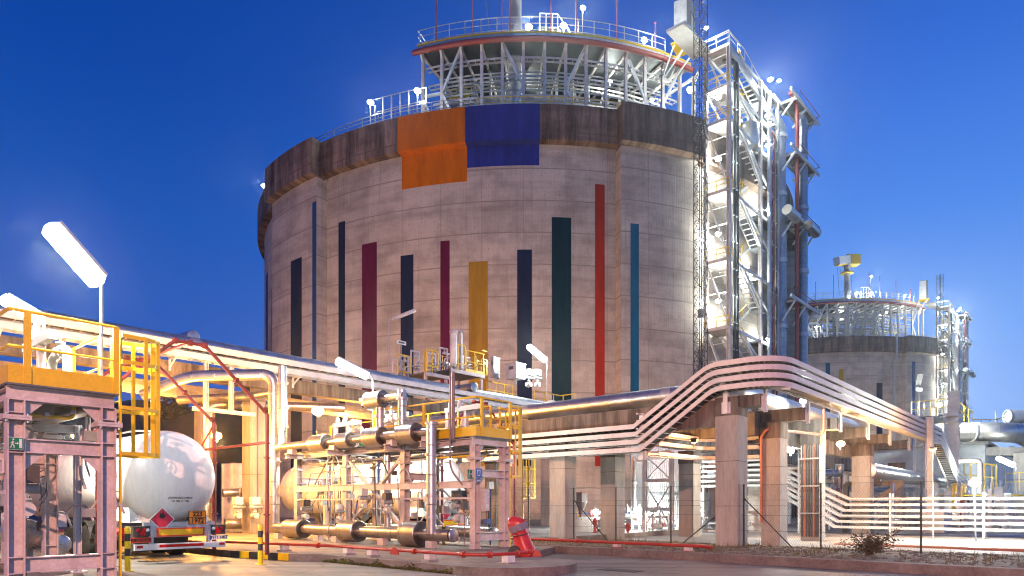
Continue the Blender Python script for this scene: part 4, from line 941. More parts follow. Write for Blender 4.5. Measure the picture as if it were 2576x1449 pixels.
# ---------------------------------------------------------------- tanker trailers
def trailer(a, b, label):
    o = W(a, b, 0); t = thing('tanker_trailer', label, 'tanker trailer', o, None, RZ_U)
    def part(mb, name, mat, parent=None, lab=None): return mb.build(name, M[mat] if isinstance(mat, str) else mat, parent or t, local=True, label=lab)
    ZA, RA, LE = 2.40, 1.36, .70
    prof = [(LE*(1-math.cos(math.pi/2*k/12)), RA*math.sin(math.pi/2*k/12)) for k in range(13)]
    prof += [(x, RA) for x in (3.0, 3.0, 6, 9, 11.6)]+[(11.6+.6*math.sin(math.pi/2*k/8), RA*math.cos(math.pi/2*k/8)) for k in range(1, 9)]
    part(MB().lathe((.12, 0, ZA), X_, prof, 64, cap=False), 'tank_shell', 'white')
    for x in (.85, 3.1, 5.4, 8.2): part(MB().lathe((x, 0, ZA), X_, [(0, RA+.008), (.05, RA+.008)], 64, cap=False), 'seam_band', 'white')
    ch = MB()
    for y in (-.5, .5): ch.lbox(.12, 11.5, y-.06, y+.06, .98, 1.24)
    for x in (.3, 2.0, 3.4, 4.6, 6.0, 9.0): ch.lbox(x, x+.12, -.5, .5, 1.0, 1.15)
    part(ch, 'chassis', 'dark')
    for y in (-1, 1):
        sk = MB().add([(.62, y*1.1, 1.1), (1.9, y*1.1, 1.1), (1.6, y*1.02, 1.75), (.95, y*1.02, 1.75), (.62, y*.5, 1.1), (1.9, y*.5, 1.1), (1.6, y*.7, 1.45), (.95, y*.7, 1.45)], [(0, 1, 2, 3), (7, 6, 5, 4), (0, 4, 5, 1), (1, 5, 6, 2), (3, 2, 6, 7), (0, 3, 7, 4)])
        part(sk, 'cradle', 'wpaint')
    bm = MB().lbox(-.04, .1, -.98, .98, .99, 1.12); part(bm, 'cross_member', 'galv')
    part(MB().lbox(-.06, .0, -.82, .82, .70, .985), 'rear_panel', 'galv')
    rf = part(MB().lbox(-.085, -.061, -.66, .66, .715, .955), 'reflector_panel', 'refl_red'); part(MB().lbox(-.095, -.086, -.61, .61, .755, .915), 'reflector_field', 'amber', rf)
    ub = part(MB().lbox(-.16, -.06, -1.25, 1.25, .36, .53), 'underrun_bar', 'plate_w'); part(MB().lbox(-.166, -.161, -.60, .62, .42, .50), 'red_strip', 'lens_r', ub)
    for y in (-1.14, 1.13): part(MB().lbox(-.167, -.161, y-.08, y+.08, .42, .49), 'marker', 'lens_r', ub)
    for y in (-.8, .8): part(MB().lbox(-.1, 0, y-.05, y+.05, .5, 1.0), 'bar_hanger', 'galv')
    for s_ in (-1, 1):
        lb = part(MB().lbox(-.10, .12, s_*1.05-.22, s_*1.05+.22, .74, 1.02), 'tail_light', 'black')
        for q, (dy, mt, r) in enumerate(((-.14*s_*-1, 'plate_w', .05), (.05*s_, 'lens_r', .055), (-.09*s_, 'lens_r', .055))):
            part(MB().lathe((-.1, s_*1.05-dy, .91), -X_, [(0, r), (.012, r), (.02, r*.7)], 14), 'lens', mt, lb)
        part(MB().add([(-.104, s_*1.05-.1, .77), (-.104, s_*1.05+.1, .77), (-.104, s_*1.05, .93), (-.112, s_*1.05-.1, .77), (-.112, s_*1.05+.1, .77), (-.112, s_*1.05, .93)], [(0, 1, 2), (5, 4, 3), (0, 3, 4, 1), (1, 4, 5, 2), (2, 5, 3, 0)]), 'triangle_reflector', 'lens_r', lb)
    rear = ((0, -1, 0), (0, 0, 1))
    pl = part(MB().lbox(-.13, -.115, -1.32, -.78, .58, .71), 'number_plate', 'plate_w'); part(MB().lbox(-.134, -.131, -.84, -.78, .58, .71), 'blue_strip', 'sign_b', pl)
    text_mesh('2971 HKT', .125, (-.134, -1.07, .645), *rear, M['ink'], pl, bold=.002)
    pr = part(MB().lbox(-.13, -.115, .82, 1.34, .57, .71), 'number_plate', 'refl_red', None, 'red number plate'); text_mesh('R8808BBR', .12, (-.134, 1.08, .64), *rear, M['ink'], pr, bold=.002)
    c_ = V((-.03, .50, 1.20)); s_ = .335
    hz = poly_plate([(0, -s_), (s_, 0), (0, s_), (-s_, 0)], c_, *rear, .012, M['plate_w'], t, 'hazard_diamond'); s_ = .31
    hr = poly_plate([(0, -s_), (s_, 0), (0, s_), (-s_, 0)], c_+V((-.014, 0, 0)), *rear, .003, M['crimson'], hz, 'red_field')
    poly_plate([(-.06, .04), (-.03, .03), (.03, .03), (.06, .04), (.085, .09), (.07, .14), (.05, .12), (.045, .17), (.0, .215), (.01, .16), (-.02, .13), (-.03, .16), (-.055, .18), (-.08, .1)], c_+V((-.019, 0, 0)), *rear, .002, M['ink'], hz, 'flame_symbol')
    part(MB().lbox(-.03, .0, .44, .56, .9, 1.1), 'diamond_stand', 'galv')
    op = part(MB().lbox(-.05, -.03, -.72, -.22, 1.04, 1.43), 'hazard_plate', 'ink'); part(MB().lbox(-.056, -.051, -.70, -.24, 1.245, 1.415), 'orange_field', 'orange', op); part(MB().lbox(-.056, -.051, -.70, -.24, 1.055, 1.228), 'orange_field', 'orange', op)
    text_mesh('223', .185, (-.059, -.47, 1.33), *rear, M['ink'], op, bold=.006); text_mesh('1972', .185, (-.059, -.47, 1.142), *rear, M['ink'], op, bold=.006)
    part(MB().lbox(-.03, .02, -.53, -.41, .9, 1.1), 'plate_stand', 'galv')
    def pj(p):
        rho = min(.98, math.hypot(p.y, p.z-ZA)/RA); return V((.12+LE*(1-math.sqrt(1-rho*rho))-.006+(p.x+.5)*.5, p.y, p.z))
    text_mesh('\u00bfCONDUZCO BIEN?', .078, (-.5, -.10, 1.80), *rear, M['ink'], t, proj=pj, bold=.001); text_mesh('Tel. 902 111 966', .075, (-.5, -.10, 1.71), *rear, M['ink'], t, proj=pj, bold=.001)
    for x in (2.7, 4.0, 5.25):
        for s_ in (-1, 1):
            wh = part(MB().lathe((x, s_*.80, .5), Y_*s_, [(0, .3), (0, .47), (.04, .5), (.36, .5), (.40, .47), (.41, .34), (.41, .34)], 28), 'wheel', 'tyre')
            part(MB().lathe((x, s_*.80, .5), Y_*s_, [(.36, .335), (.405, .335), (.405, .31), (.33, .25), (.33, .14), (.39, .12), (.39, .02)], 24, cap=False), 'rim', 'rim', wh)
            fd = MB()
            for k in range(9): w0 = math.pi*(.04+.92*k/9); w1 = math.pi*(.04+.92*(k+1)/9); fd.bar((x+.60*math.cos(w0), s_*1.02, .5+.60*math.sin(w0)), (x+.60*math.cos(w1), s_*1.02, .5+.60*math.sin(w1)), .46, .03, Y_)
            part(fd, 'mudguard', 'black')
        part(MB().tube([(x, -.9, .5), (x, .9, .5)], .07, 8), 'axle', 'dark')
    part(MB().lbox(.55, .9, -.3, 1.0, .30, .72), 'mud_flap', 'black'); part(MB().lathe((1.55, .95, .75), X_, [(0, .17), (.03, .19), (.5, .19), (.53, .17)], 16), 'extinguisher_box', 'red')
    part(MB().tube([(.9, .3, ZA+RA-.03), (2.5, .3, ZA+RA+.1), (11, .3, ZA+RA+.1)], .03, 6), 'top_rail', 'galv')
    part(MB().lbox(9.2, 9.5, -.7, -.5, 0.1, 1.0), 'landing_leg', 'dark'); part(MB().lbox(9.2, 9.5, .5, .7, 0.1, 1.0), 'landing_leg', 'dark')
    return t
trailer(8.35, 19.9, 'white tanker trailer with an orange hazard plate and a red diamond, parked rear first')
trailer(20.4, 21.3, 'white tanker trailer mostly hidden behind the pipes of the middle loading frame')
t3 = trailer(-3.9, 19.2, 'white tanker trailer at the far left edge behind the near loading frame') if False else None

# ---------------------------------------------------------------- loading frames (steel skids)
def caged_ladder(a, b, zt, label, zb=.2, side=1, zc=2.55):
    t = thing('caged_ladder', label, 'ladder', W(a, b, zb))
    for q in (-.22, .22): MB().bar(W(a, b+q, zb), W(a, b+q, zt+1.15), .075, .03, U_).build('stile', M['yellow'], t)
    rg = MB(); z = zb+.25
    while z < zt: rg.tube([W(a, b-.22, z), W(a, b+.22, z)], .014, 6); z += .28
    rg.build('rungs', M['yellow'], t)
    for z in (zc, zc+.85, zc+1.7, zt+1.1):
        pts = [W(a, b-.22, z)]+[W(a+side*(.38-.38*math.cos(k/8*math.pi)) if False else a+side*.74*math.sin(k/8*math.pi)**.6, b-.34*math.cos(k/8*math.pi), z) for k in range(9)]+[W(a, b+.22, z)]
        MB().runbox(pts, -.006, .006, -.035, .035).build('cage_hoop', M['yellow'], t)
    for k in range(1, 8, 1):
        if k in (2, 6): continue
        p = (a+side*.74*math.sin(k/8*math.pi)**.6, b-.34*math.cos(k/8*math.pi)); MB().bar(W(*p, zc-.04), W(*p, zt+1.14), .075, .012).build('cage_strap', M['yellow'], t)
    return t
def valve(mb, p, ax, r, hw=True, up=None):
    p = V(p); ax = V(ax).normalized(); up = V(up) if up else V(Z_)
    mb.lathe(p-ax*r*2, ax, [(0, r*1.7), (r*.5, r*1.7), (r*.5, r*1.1), (r*2, r*1.5), (r*3.5, r*1.1), (r*3.5, r*1.7), (r*4, r*1.7)], 14)
    mb.lathe(p, up, [(0, r), (r*2.2, r*.8), (r*2.2, r*1.2), (r*2.7, r*1.2), (r*2.7, r*.3), (r*5, r*.3)], 10)
    if hw: mb.ring(p+up*r*4.6, up, r*1.8, r*.22, 16, 5); mb.bar(p+up*r*4.6-ax*r*1.8, p+up*r*4.6+ax*r*1.8, r*.25, r*.25)
    return mb
def skid(a0, b0, who, nb=4, PZ=3.74):
    a1 = a0+1.4; t = thing('loading_rig', '%s steel loading frame with a raised platform beside a tanker bay' % who, 'steel frame', W(a0, b0)); L = 3.42*(nb-1)
    for i in range(nb):
        b = b0+3.42*i
        for a in (a0, a1):
            c = MB().hbar(W(a, b, .2), W(a, b, PZ-.24), .24, .25, U_, .022); co = c.build('column', M['steel'], t)
            MB().gbox(a-.2, a+.2, b-.2, b+.2, 3.02, 3.06).gbox(a-.2, a+.2, b-.2, b+.2, 3.063, 3.10).build('splice_plate', M['steel'], co)
            for z in (.45, .72, 2.48, 2.72, PZ-.45): MB().gbox(a-.10, a+.10, b-.118, b+.118, z-.008, z+.008).build('stiffener', M['steel'], co)
            bo = MB()
            for da in (-.15, .15):
                for db in (-.15, .15): bo.lathe(W(a+da, b+db, 2.98), Z_, [(0, .022), (.15, .022)], 6)
            bo.build('bolts', M['galv'], co)
            MB().gbox(a-.2, a+.2, b-.2, b+.2, .16, .2).build('base_plate', M['steel'], co)
        for z, h in ((.585, .26), (2.6, .24)):
            if i in (0, nb-1) or z > 1: MB().hbar(W(a0+.125, b, z), W(a1-.125, b, z), .2, h, U_, .02).build('cross_beam', M['steel'], t)
        MB().hbar(W(a0-.12, b, PZ-.12), W(a1+.12, b, PZ-.12), .22, .24, U_, .02).build('cross_beam', M['steel'], t)
        for (a, s_) in ((a0+.11, 1), (a1-.11, -1)):
            for zt, sg in ((PZ-.24, -1), (2.48, -1)):
                q = [W(a, b-.006, zt), W(a+s_*.32, b-.006, zt), W(a, b-.006, zt-.32), W(a, b+.006, zt), W(a+s_*.32, b+.006, zt), W(a, b+.006, zt-.32)]
                MB().add(q, [(0, 1, 2), (5, 4, 3), (0, 3, 4, 1), (1, 4, 5, 2), (2, 5, 3, 0)]).build('gusset', M['steel'], t)
    for a in (a0, a1):
        MB().hbar(W(a, b0+.02, PZ-.13), W(a, b0+L, PZ-.13), .2, .22, R_, .02).build('long_beam', M['steel'], t)
    MB().gbox(a0-.15, a1+.15, b0-.18, b0+L+.1, PZ, PZ+.03).build('grating_deck', M['floor'], t)
    jo = MB()
    for k in range(int(L/.9)): jo.bar(W(a0, b0+.5+k*.9, PZ-.06), W(a1, b0+.5+k*.9, PZ-.06), .06, .1)
    jo.build('joists', M['steel'], t)
    for i in range(nb-1):
        b = b0+3.42*i
        if i == 1:
            for (p, q) in (((a0, b, .7), (a0, b+3.42, 3.4)), ((a0, b+3.42, .7), (a0, b, 3.4))): MB().bar(W(*p), W(*q), .12, .1).build('brace', M['steel'], t)
    ch = MB().gbox(a0-.17, a0-.14, b0, b0+L, 2.13, 2.36).gbox(a0-.2, a0-.17, b0, b0+L, 2.13, 2.15).gbox(a0-.2, a0-.17, b0, b0+L, 2.34, 2.36)
    ch.build('perforated_channel', M['tray'], t)
    MB().gbox(a0-.13, a0-.11, b0, b0+L, 1.78, 1.84).build('strut_rail', M['tray'], t)
    for (a, z, m_) in ((a0+.35, 3.3, 'galv'), (a0+.55, 3.2, 'steel_w'), (a0+.95, 3.28, 'galv'), (a1-.2, 3.36, 'steel_w')): MB().tube([W(a, b0+.3, z), W(a, b0+L, z)], .04, 8).build('under_pipe', M[m_], t)
    MB().tube([W(a0+.2, b0+2.6, 3.18), W(a0+.2, b0+.45, 3.18), W(a1-.4, b0+.45, 3.18), W(a1-.4, b0+.45, 3.42)], .035, 8, bend=.15).build('gas_line', M['yellow'], t)
    r3 = random.Random(int(a0*10)); mats = ('galv', 'cable', 'steel_w', 'brown', 'blue', 'galv', 'steel')
    for k in range(34):       # conduits, tubing and small boxes clipped to the frame
        a = r3.choice((a0-.06, a0+.12, a0+.5, a1-.1)); b = b0+r3.uniform(.3, L-.3); z = r3.uniform(1.5, 3.4); kind = k % 4
        if kind == 0: pts = [W(a, b, .25), W(a, b, z), W(a+.2, b+.15, z+.2)]
        elif kind == 1: pts = [W(a, b, z), W(a, b, z+.35), W(a, b+.18, z+.42), W(a, b+.22, z-.5), W(a+.1, b+.3, z-.75)]
        elif kind == 2: pts = [W(a, b, PZ-.2), W(a, b, z), W(a, b+r3.uniform(.5, 1.4), z), W(a, b+1.5, z-.8)]
        else: pts = [W(a, b, z*.6), W(a+.15, b-.1, z*.6+.3), W(a+.3, b-.5, z*.6+.3), W(a+.3, b-.9, z*.6)]
        MB().tube(pts, r3.choice((.016, .022, .03)), 6, bend=.1).build('conduit', M[r3.choice(mats)], t)
        if kind != 2: MB().box(W(a, b, z if kind < 2 else z*.6), (.14+.1*r3.random(), .12, .16+.14*r3.random()), (R_, U_, Z_)).build('junction_box', M[r3.choice(('grey', 'dark', 'steel_w', 'galv', 'green' if k == 7 else 'grey'))], t)
    MB().gbox(a0+.45, a0+.85, b0+1.0, b0+1.5, 3.2, 3.48).build('junction_box', M['grey'], t)
    return t
S1A, S1B, S2A, S2B = 3.1, 13.85, 15.42, 15.1
skid(S1A, S1B, 'near left pinkish', 4, 3.60); skid(S2A, S2B, 'middle pinkish')
def platform_rails(a0, b0, who, z=3.77):
    a1 = a0+1.4; L = 10.2
    guard_rail('yellow guard railing with kick board round the platform end of the %s frame' % who, [W(a0-.12, b0+5.0, z), W(a0-.12, b0-.16, z), W(a1+.1, b0-.16, z)], 1.22, 1.35, M['yellow'], toe=.30, r=.026, pw=.1)
    guard_rail('yellow guard railing along the ladder side of the %s frame platform' % who, [W(a1+.13, b0+.75, z), W(a1+.13, b0+L, z)], 1.2, 1.7, M['yellow'], toe=.2, r=.024, pw=.09)
    caged_ladder(a1+.22, b0+.2, z, 'yellow ladder with a safety cage at the end of the %s frame' % who, .2)
platform_rails(S1A, S1B, 'near left', 3.63); platform_rails(S2A, S2B, 'middle')
# loading arms and valves standing on the platforms
def arm(a, b, label, flip=1, z=3.77):
    t = thing('filling_unit', label, 'loading arm', W(a, b, z))
    for q in (0, .9): MB().bar(W(a, b+q, z), W(a, b+q, z+1.15), .12, .12).build('leg', M['steel_w'], t)
    MB().bar(W(a, b-.75, z+1.1), W(a, b+1.0, z+1.1), .14, .16).build('top_bar', M['steel_w'], t)
    MB().tube([W(a+.3*flip, b+.45, z), W(a+.3*flip, b+.45, z+.85), W(a+.3*flip, b-.5, z+.95), W(a+.3*flip, b-.5, z+.45)], .085, 12, bend=.2).build('pipe', M['wpaint'], t)
    valve(MB(), W(a+.3*flip, b+.45, z+.4), Z_, .085, True, R_).build('valve', M['wpaint'], t); valve(MB(), W(a+.3*flip, b-.1, z+.92), U_, .07, True).build('valve', M['wpaint'], t); MB().lathe(W(a, b+.3, z+1.15), Z_, [(0, .09), (.12, .09), (.16, .05), (.26, .06), (.34, .02)], 10).build('vent_cap', M['wpaint'], t)
    MB().lathe(W(a, b+.75, z+1.15), Z_, [(0, .06), (.1, .1), (.2, .08), (.3, .03)], 10).build('vent_cap', M['wpaint'], t)
    MB().lathe(W(a+.3*flip, b-.5, z+.2), Z_, [(0, .1), (.05, .14), (.2, .14), (.26, .09)], 12).build('coupling', M['green'], t)
    return t
arm(S1A+.75, S1B+1.5, 'white loading arm standing on the near left frame platform behind the yellow rail', 1, 3.63)
arm(S1A+.5, S1B+4.6, 'second white loading arm further back on the near left frame platform', -1, 3.63)
arm(S2A+.9, S2B+1.3, 'white loading arm at the near end of the middle frame platform'); arm(S2A+.6, S2B+4.6, 'white loading arm in the middle of the middle frame platform', -1); arm(S2A+.9, S2B+8.0, 'white loading arm at the far end of the middle frame platform')
# insulated pipes of the middle loading frame
def drum_pipe(name, label, pts, r, drums, mat='clad_o', cap=None, bend=.35, supports=(), zs=None):
    t = pipe(name, label, pts, r, mat, bend=bend, cap=cap)
    for (p, d, L, R) in drums:
        p = V(p); d = V(d).normalized(); MB().drum(p-d*L/2, p+d*L/2, R, 26, .03).build('insulated_drum', M[mat], t)
    for (p, w_, z0) in supports:
        p = V(p); MB().box(V((p.x, p.y, (z0+p.z-r)/2)), (.34, .22, max(.05, p.z-r-z0)), (U_, R_, Z_)).build('foot', M['steel'], t)
    return t
PA = 14.85; zl = .64; zu = 3.98
def bp(px, a=PA): return on_a(px, a)[0]
drum_pipe('insulated_pipe', 'low brownish insulated pipe with three fat drums along the middle loading frame', [W(PA, 15.55, zl), W(PA, 26.4, zl)], .2,
   [(W(PA, bp(745), zl), U_, 1.2, .38), (W(PA, bp(884), zl), U_, 1.0, .39), (W(PA, bp(1042), zl), U_, .85, .43), (W(PA, bp(832), zl), U_, .3, .23)], cap=(W(PA, 15.5, zl), -U_), supports=[(W(PA, bp(x), zl), 0, .2) for x in (700, 800, 845, 962, 1085)])
drum_pipe('insulated_pipe', 'upper brownish insulated pipe with four drums along the edge of the middle platform', [W(PA, 16.4, zu), W(PA, 26.0, zu)], .155,
   [(W(PA, bp(805), zu), U_, 1.0, .32), (W(PA, bp(868), zu), U_, .75, .28), (W(PA, bp(944), zu), U_, .9, .34), (W(PA, bp(1030), zu), U_, .85, .34)], supports=[(W(PA, bp(x), zu), 0, 3.6) for x in (735, 840, 985, 1075)])
for k, x in enumerate((735, 840, 985, 1075)):
    b = bp(x); tag(MB().hbar(W(PA-.3, b, 3.56), W(S2A-.05, b, 3.56), .2, .2, U_, .02).build('outrigger_beam', M['steel']), '%s short steel outrigger carrying the upper insulated pipe of the middle frame' % ORD[k], 'beam')
pipe('vertical_pipe', 'silvery vertical insulated pipe standing on the low drum pipe near its end', [W(PA-.15, bp(1094), zl), W(PA-.15, bp(1094), 4.25)], .16, 'clad', collars=[(W(PA-.15, bp(1094), z), Z_) for z in (1.2, 1.9, 3.2, 4.2)])
pipe('vertical_pipe', 'silvery upright insulated pipe rising from the upper drum pipe to the top drum', [W(PA+.1, bp(1006), zu), W(PA+.1, bp(1006), 5.5)], .15, 'clad', collars=[(W(PA+.1, bp(1006), z), Z_) for z in (4.5, 5.2)])
pipe('vertical_pipe', 'silvery upright insulated pipe under the top drum of the middle frame', [W(PA+.1, bp(950), zu), W(PA+.1, bp(950), 5.3)], .15, 'clad', collars=[(W(PA+.1, bp(950), 4.7), Z_)])
drum_pipe('insulated_pipe', 'short top insulated pipe with one fat drum above the middle frame', [W(PA+.1, bp(1012), 5.3), W(PA+.1, bp(925), 5.3)], .15, [(W(PA+.1, bp(940), 5.3), U_, .9, .31)])
pipe('vertical_pipe', 'slim silvery vertical pipe inside the middle frame between two columns', [W(S2A+.2, bp(975, S2A+.2), .3), W(S2A+.2, bp(975, S2A+.2), 3.4)], .13, 'clad')
BA = on_a(690, PA)[0]; BB2 = on_a(716, PA)[0]
pipe('vertical_pipe', 'tall silvery insulated pipe rising from the low drum pipe and bending left under the rack', [W(PA, BA, zl), W(PA, BA, 7.05), W(PA-2.4, BA+2.6, 6.95), W(PA-3.6, BA+4.2, 6.2)], .23, 'clad', bend=.55, collars=[(W(PA, BA, z), Z_) for z in (2.0, 3.4, 4.9, 6.2)])
pipe('vertical_pipe', 'tall silvery insulated pipe rising from the upper drum pipe to the overhead rack', [W(PA, 26.0, zu), W(PA, BB2+.15, zu), W(PA, BB2+.15, 7.3)], .175, 'clad', bend=.3, collars=[(W(PA, BB2+.15, z), Z_) for z in (4.8, 5.6, 6.6)])
pipe('vertical_pipe', 'yellow lit insulated pipe pair bending behind the tanker under the rack', [W(15.8, 34.5, .3), W(15.8, 34.5, 6.7), W(18.5, 34.0, 6.9), W(22, 31.5, 6.9)], .24, 'clad_o', bend=.6)
pipe('insulated_pipe', 'second yellow lit insulated pipe running below the rack toward the tall pipes', [W(14.0, 33.5, 6.6), W(16.2, 30.5, 6.75), W(16.3, 29.0, 6.75)], .2, 'clad_o', bend=.5)
# rear pipes with end plates in the middle frame
pipe('insulated_pipe', 'low insulated pipe with a pale round end plate right of the middle frame column', [W(16.75, 15.55, .66), W(16.75, 24, .66)], .2, 'clad', cap=(W(16.75, 15.5, .66), -U_))
pipe('insulated_pipe', 'low insulated pipe with a pale round end plate inside the near left frame', [W(4.75, 17.55, .72), W(4.75, 26, .72)], .21, 'clad_o', cap=(W(4.75, 17.5, .72), -U_))
MB_ = MB().drum(W(4.4, 18.6, .95), W(4.4, 19.6, .95), .33, 24, .03); t = thing('insulated_drum', 'round shiny insulated flange drum behind the pipe end in the near left frame', 'drum', W(4.4, 19, .3)); MB_.build('shell', M['clad'], t); MB().box(W(4.4, 19.1, .4), (.4, .4, .5), (R_, U_, Z_)).build('foot', M['steel'], t)
for k, (a, b, mt, lab) in enumerate(((4.83, 16.6, 'steel_w', 'pale upright steel post seen through the near left frame'), (4.91, 18.8, 'steel', 'grey shaded steel post behind the left column of the near left frame'))):
    t = thing('steel_post', lab, 'post', W(a, b)); MB().hbar(W(a, b, .16), W(a, b, 3.3), .13, .13, U_, .015).build('shaft', M[mt], t); MB().gbox(a-.15, a+.15, b-.15, b+.15, .16, .19).build('base_plate', M[mt], t)
    MB().hbar(W(a, b, 3.2), W(a-1.2, b, 3.2), .16, .16, U_, .02).build('arm', M[mt], t)
# instruments in both frames
def instrument(p, label, seed=0, sc=1.0, box='dark'):
    r2 = random.Random(seed); p = V(p); t = thing('valve_actuator', label, 'valve', p)
    MB().tube([p, p+Z_*.95*sc], .04*sc, 8).build('stem', M['galv'], t)
    MB().box(p+Z_*.75*sc, (.34*sc, .26*sc, .30*sc), (R_, U_, Z_)).build('box', M[box], t)
    MB().drum(p+Z_*.5*sc-R_*.22*sc, p+Z_*.5*sc+R_*.3*sc, .085*sc, 14, .01).build('actuator', M['grey'], t)
    v = MB(); valve(v, p+Z_*.15*sc, U_, .07*sc, False); v.build('body', M['steel_w'], t)
    lp = MB()
    for k in range(3):
        w_ = r2.uniform(.12, .25)*sc; q = p+Z_*(.55+.1*k)*sc+R_*.15*sc
        lp.tube([q, q+V((w_, -.1, .1*sc)), q+V((w_*1.1, -.1, -.3*sc)), q+V((.05, 0, -.45*sc))], .009, 5, bend=.12)
    lp.build('hoses', M['cable'], t); return t
instrument(W(3.6, 15.3, 1.35), 'dark valve actuator with looping hoses in the near left frame', 1, 1.1); instrument(W(2.9, 15.6, 1.9), 'second valve actuator with hoses at the left edge of the near left frame', 2, 1.0, 'grey')
instrument(W(15.9, 16.3, .95), 'dark valve actuator box in front of the hidden tanker by the middle frame', 3, 1.25)
for k, (px, z, s_) in enumerate(((760, 1.0, .9), (905, 1.45, .8), (965, 1.3, .8), (845, 1.0, .7))): instrument(W(PA+.15, bp(px), z), '%s small hose looped instrument along the middle loading frame pipes' % ORD[k], 5+k, s_, 'steel_w' if k % 2 else 'dark')
for k, (px, z0, z1, mt, lab) in enumerate(((930, .5, 3.2, 'cable', 'dark bent conduit hanging in the middle frame'), (875, .4, 3.4, 'galv', 'grey conduit running down beside a middle frame column'), (812, 1.5, 3.6, 'galv', 'pair of conduits dropping from the middle platform edge'), (988, 1.2, 2.9, 'galv', 'thin looped conduit on the perforated channel of the middle frame'), (1065, 1.2, 2.4, 'cable', 'thin black looped conduit beside the end vertical pipe'))):
    b = bp(px); pipe('conduit', lab, [W(PA+.3, b, z0), W(PA+.2, b, z1-.3), W(PA+.35, b-.25, z1), W(PA+.5, b-.4, z1-.5)], .022, mt, bend=.15, n=8, cat='conduit')
# tall thin pipe pair and white cylinder in front of the rack
pv = at(1146, 1110, 22.6); pipe('conduit', 'tall thin brownish vent pipe rising above the middle platform corner', [at(1140, 1105, 21.8), at(1140, 935, 21.8)], .06, 'brown', n=10); pipe('conduit', 'thin bent conduit hanging from the tall vent pipe under the middle platform', [at(1132, 945, 21.7), at(1132, 1180, 21.7), at(1180, 1240, 21.7)], .03, 'brown', bend=.3, n=8, cat='conduit')
t = thing('air_filter', 'white upright ribbed cylinder with a pinkish cap on the rack platform', 'filter', at(1141, 918, 45)); p = at(1141, 916, 45)
MB().lathe(p, Z_, [(0, .24), (2.0, .24)], 18).build('body', M['wpaint'], t); MB().lathe(p+Z_*2.0, Z_, [(0, .27), (.2, .27), (.26, .2), (.26, .01)], 18).build('cap', M['steel'], t)
# signs on the frames
def exit_sign(c, xv, yv, s_, label):
    zv = V(xv).cross(V(yv)).normalized(); t = thing('exit_sign', label, 'sign', c)
    def pp(pts, off, mat, nm, th=.003): return poly_plate([(x*s_, y*s_) for x, y in pts], V(c)+zv*off, xv, yv, th, M[mat], t, nm, local=False)
    pp(sign(0, 0, 1.06, 1.06), -.008, 'sign_w', 'panel', .008); pp(sign(0, 0, .98, .98), .0015, 'sign_g', 'green_field', .002)
    pp(sign(.33, .02, .2, .78), .005, 'sign_w', 'door_symbol', .002); pp([(-.06, -.02), (.1, -.02), (.1, -.09), (.2, .02), (.1, .13), (.1, .06), (-.06, .06)], .005, 'sign_w', 'arrow_symbol', .002)
    pp([(-.30, .1), (-.20, .24), (-.10, .1), (-.13, .05), (-.18, .12), (-.17, -.05), (-.08, -.2), (-.10, -.4), (-.16, -.4), (-.15, -.22), (-.24, -.1), (-.32, -.36), (-.42, -.34), (-.40, -.28), (-.35, -.28), (-.28, -.02), (-.27, .08), (-.34, -.02), (-.38, .02)], .005, 'sign_w', 'man_symbol', .002)
    pp([(-.17+.07*math.cos(k*math.pi/5), .33+.07*math.sin(k*math.pi/5)) for k in range(10)], .005, 'sign_w', 'head_symbol', .002)
    return t
XS = (X_, Z_)
exit_sign(at(1184, 1193, 21.2), R_, Z_, .29, 'green exit sign with a running man on the middle frame column'); exit_sign(W(S1A-.02, S1B-.16, 2.62), R_, Z_, .2, 'small green exit sign on the left column of the near frame')
c = at(1203, 1190, 21.3)+R_*.02; t = thing('blue_sign', 'blue instruction sign with a white cup symbol beside the green exit sign', 'sign', c)
for pts, off, mt, nm in ((sign(0, 0, .3, .32), -.008, 'sign_w', 'panel'), (sign(0, 0, .28, .30), .002, 'sign_b', 'blue_field'), ([(-.07, .1), (-.05, -.09), (.05, -.09), (.07, .1)], .006, 'sign_w', 'cup_symbol'), ([(-.05, .08), (-.035, -.07), (.035, -.07), (.05, .08)], .010, 'sign_b', 'cup_inside')):
    poly_plate(pts, c+(-U_)*off, R_, Z_, .003, M[mt], t, nm, local=False)
for pts, off, mt, nm in ((sign(0, -.23, .28, .09), -.006, 'sign_w', 'caption_panel'), (sign(0, -.23, .27, .08), .0, 'sign_b', 'caption_field'), (sign(0, -.23, .18, .02), .004, 'sign_w', 'caption_line')): poly_plate(pts, c+(-U_)*off, R_, Z_, .003, M[mt], t, nm, local=False)
t = thing('control_box', 'pale control panel with a keypad on the right of the middle frame end', 'control box', W(S2A+.24, S2B-.2, 1.35)); A = (R_, U_, Z_)
MB().box(W(S2A+.26, S2B-.2, 1.75), (.22, .16, .68), A).build('case', M['steel'], t); MB().box(W(S2A+.42, S2B-.21, 1.62), (.09, .12, .45), A).build('keypad', M['black'], t); MB().box(W(S2A+.26, S2B-.29, 1.56), (.12, .02, .14), A).build('display', M['wpaint'], t)
MB().tube([W(S2A+.3, S2B-.2, 1.4), W(S2A+.3, S2B-.2, 1.05), W(S2A+.45, S2B-.22, .95), W(S2A+.4, S2B-.2, .8)], .012, 6, bend=.08).build('lead', M['cable'], t); MB().box(W(S2A+.36, S2B-.2, 1.08), (.17, .12, .16), A).build('socket', M['blue'], t)
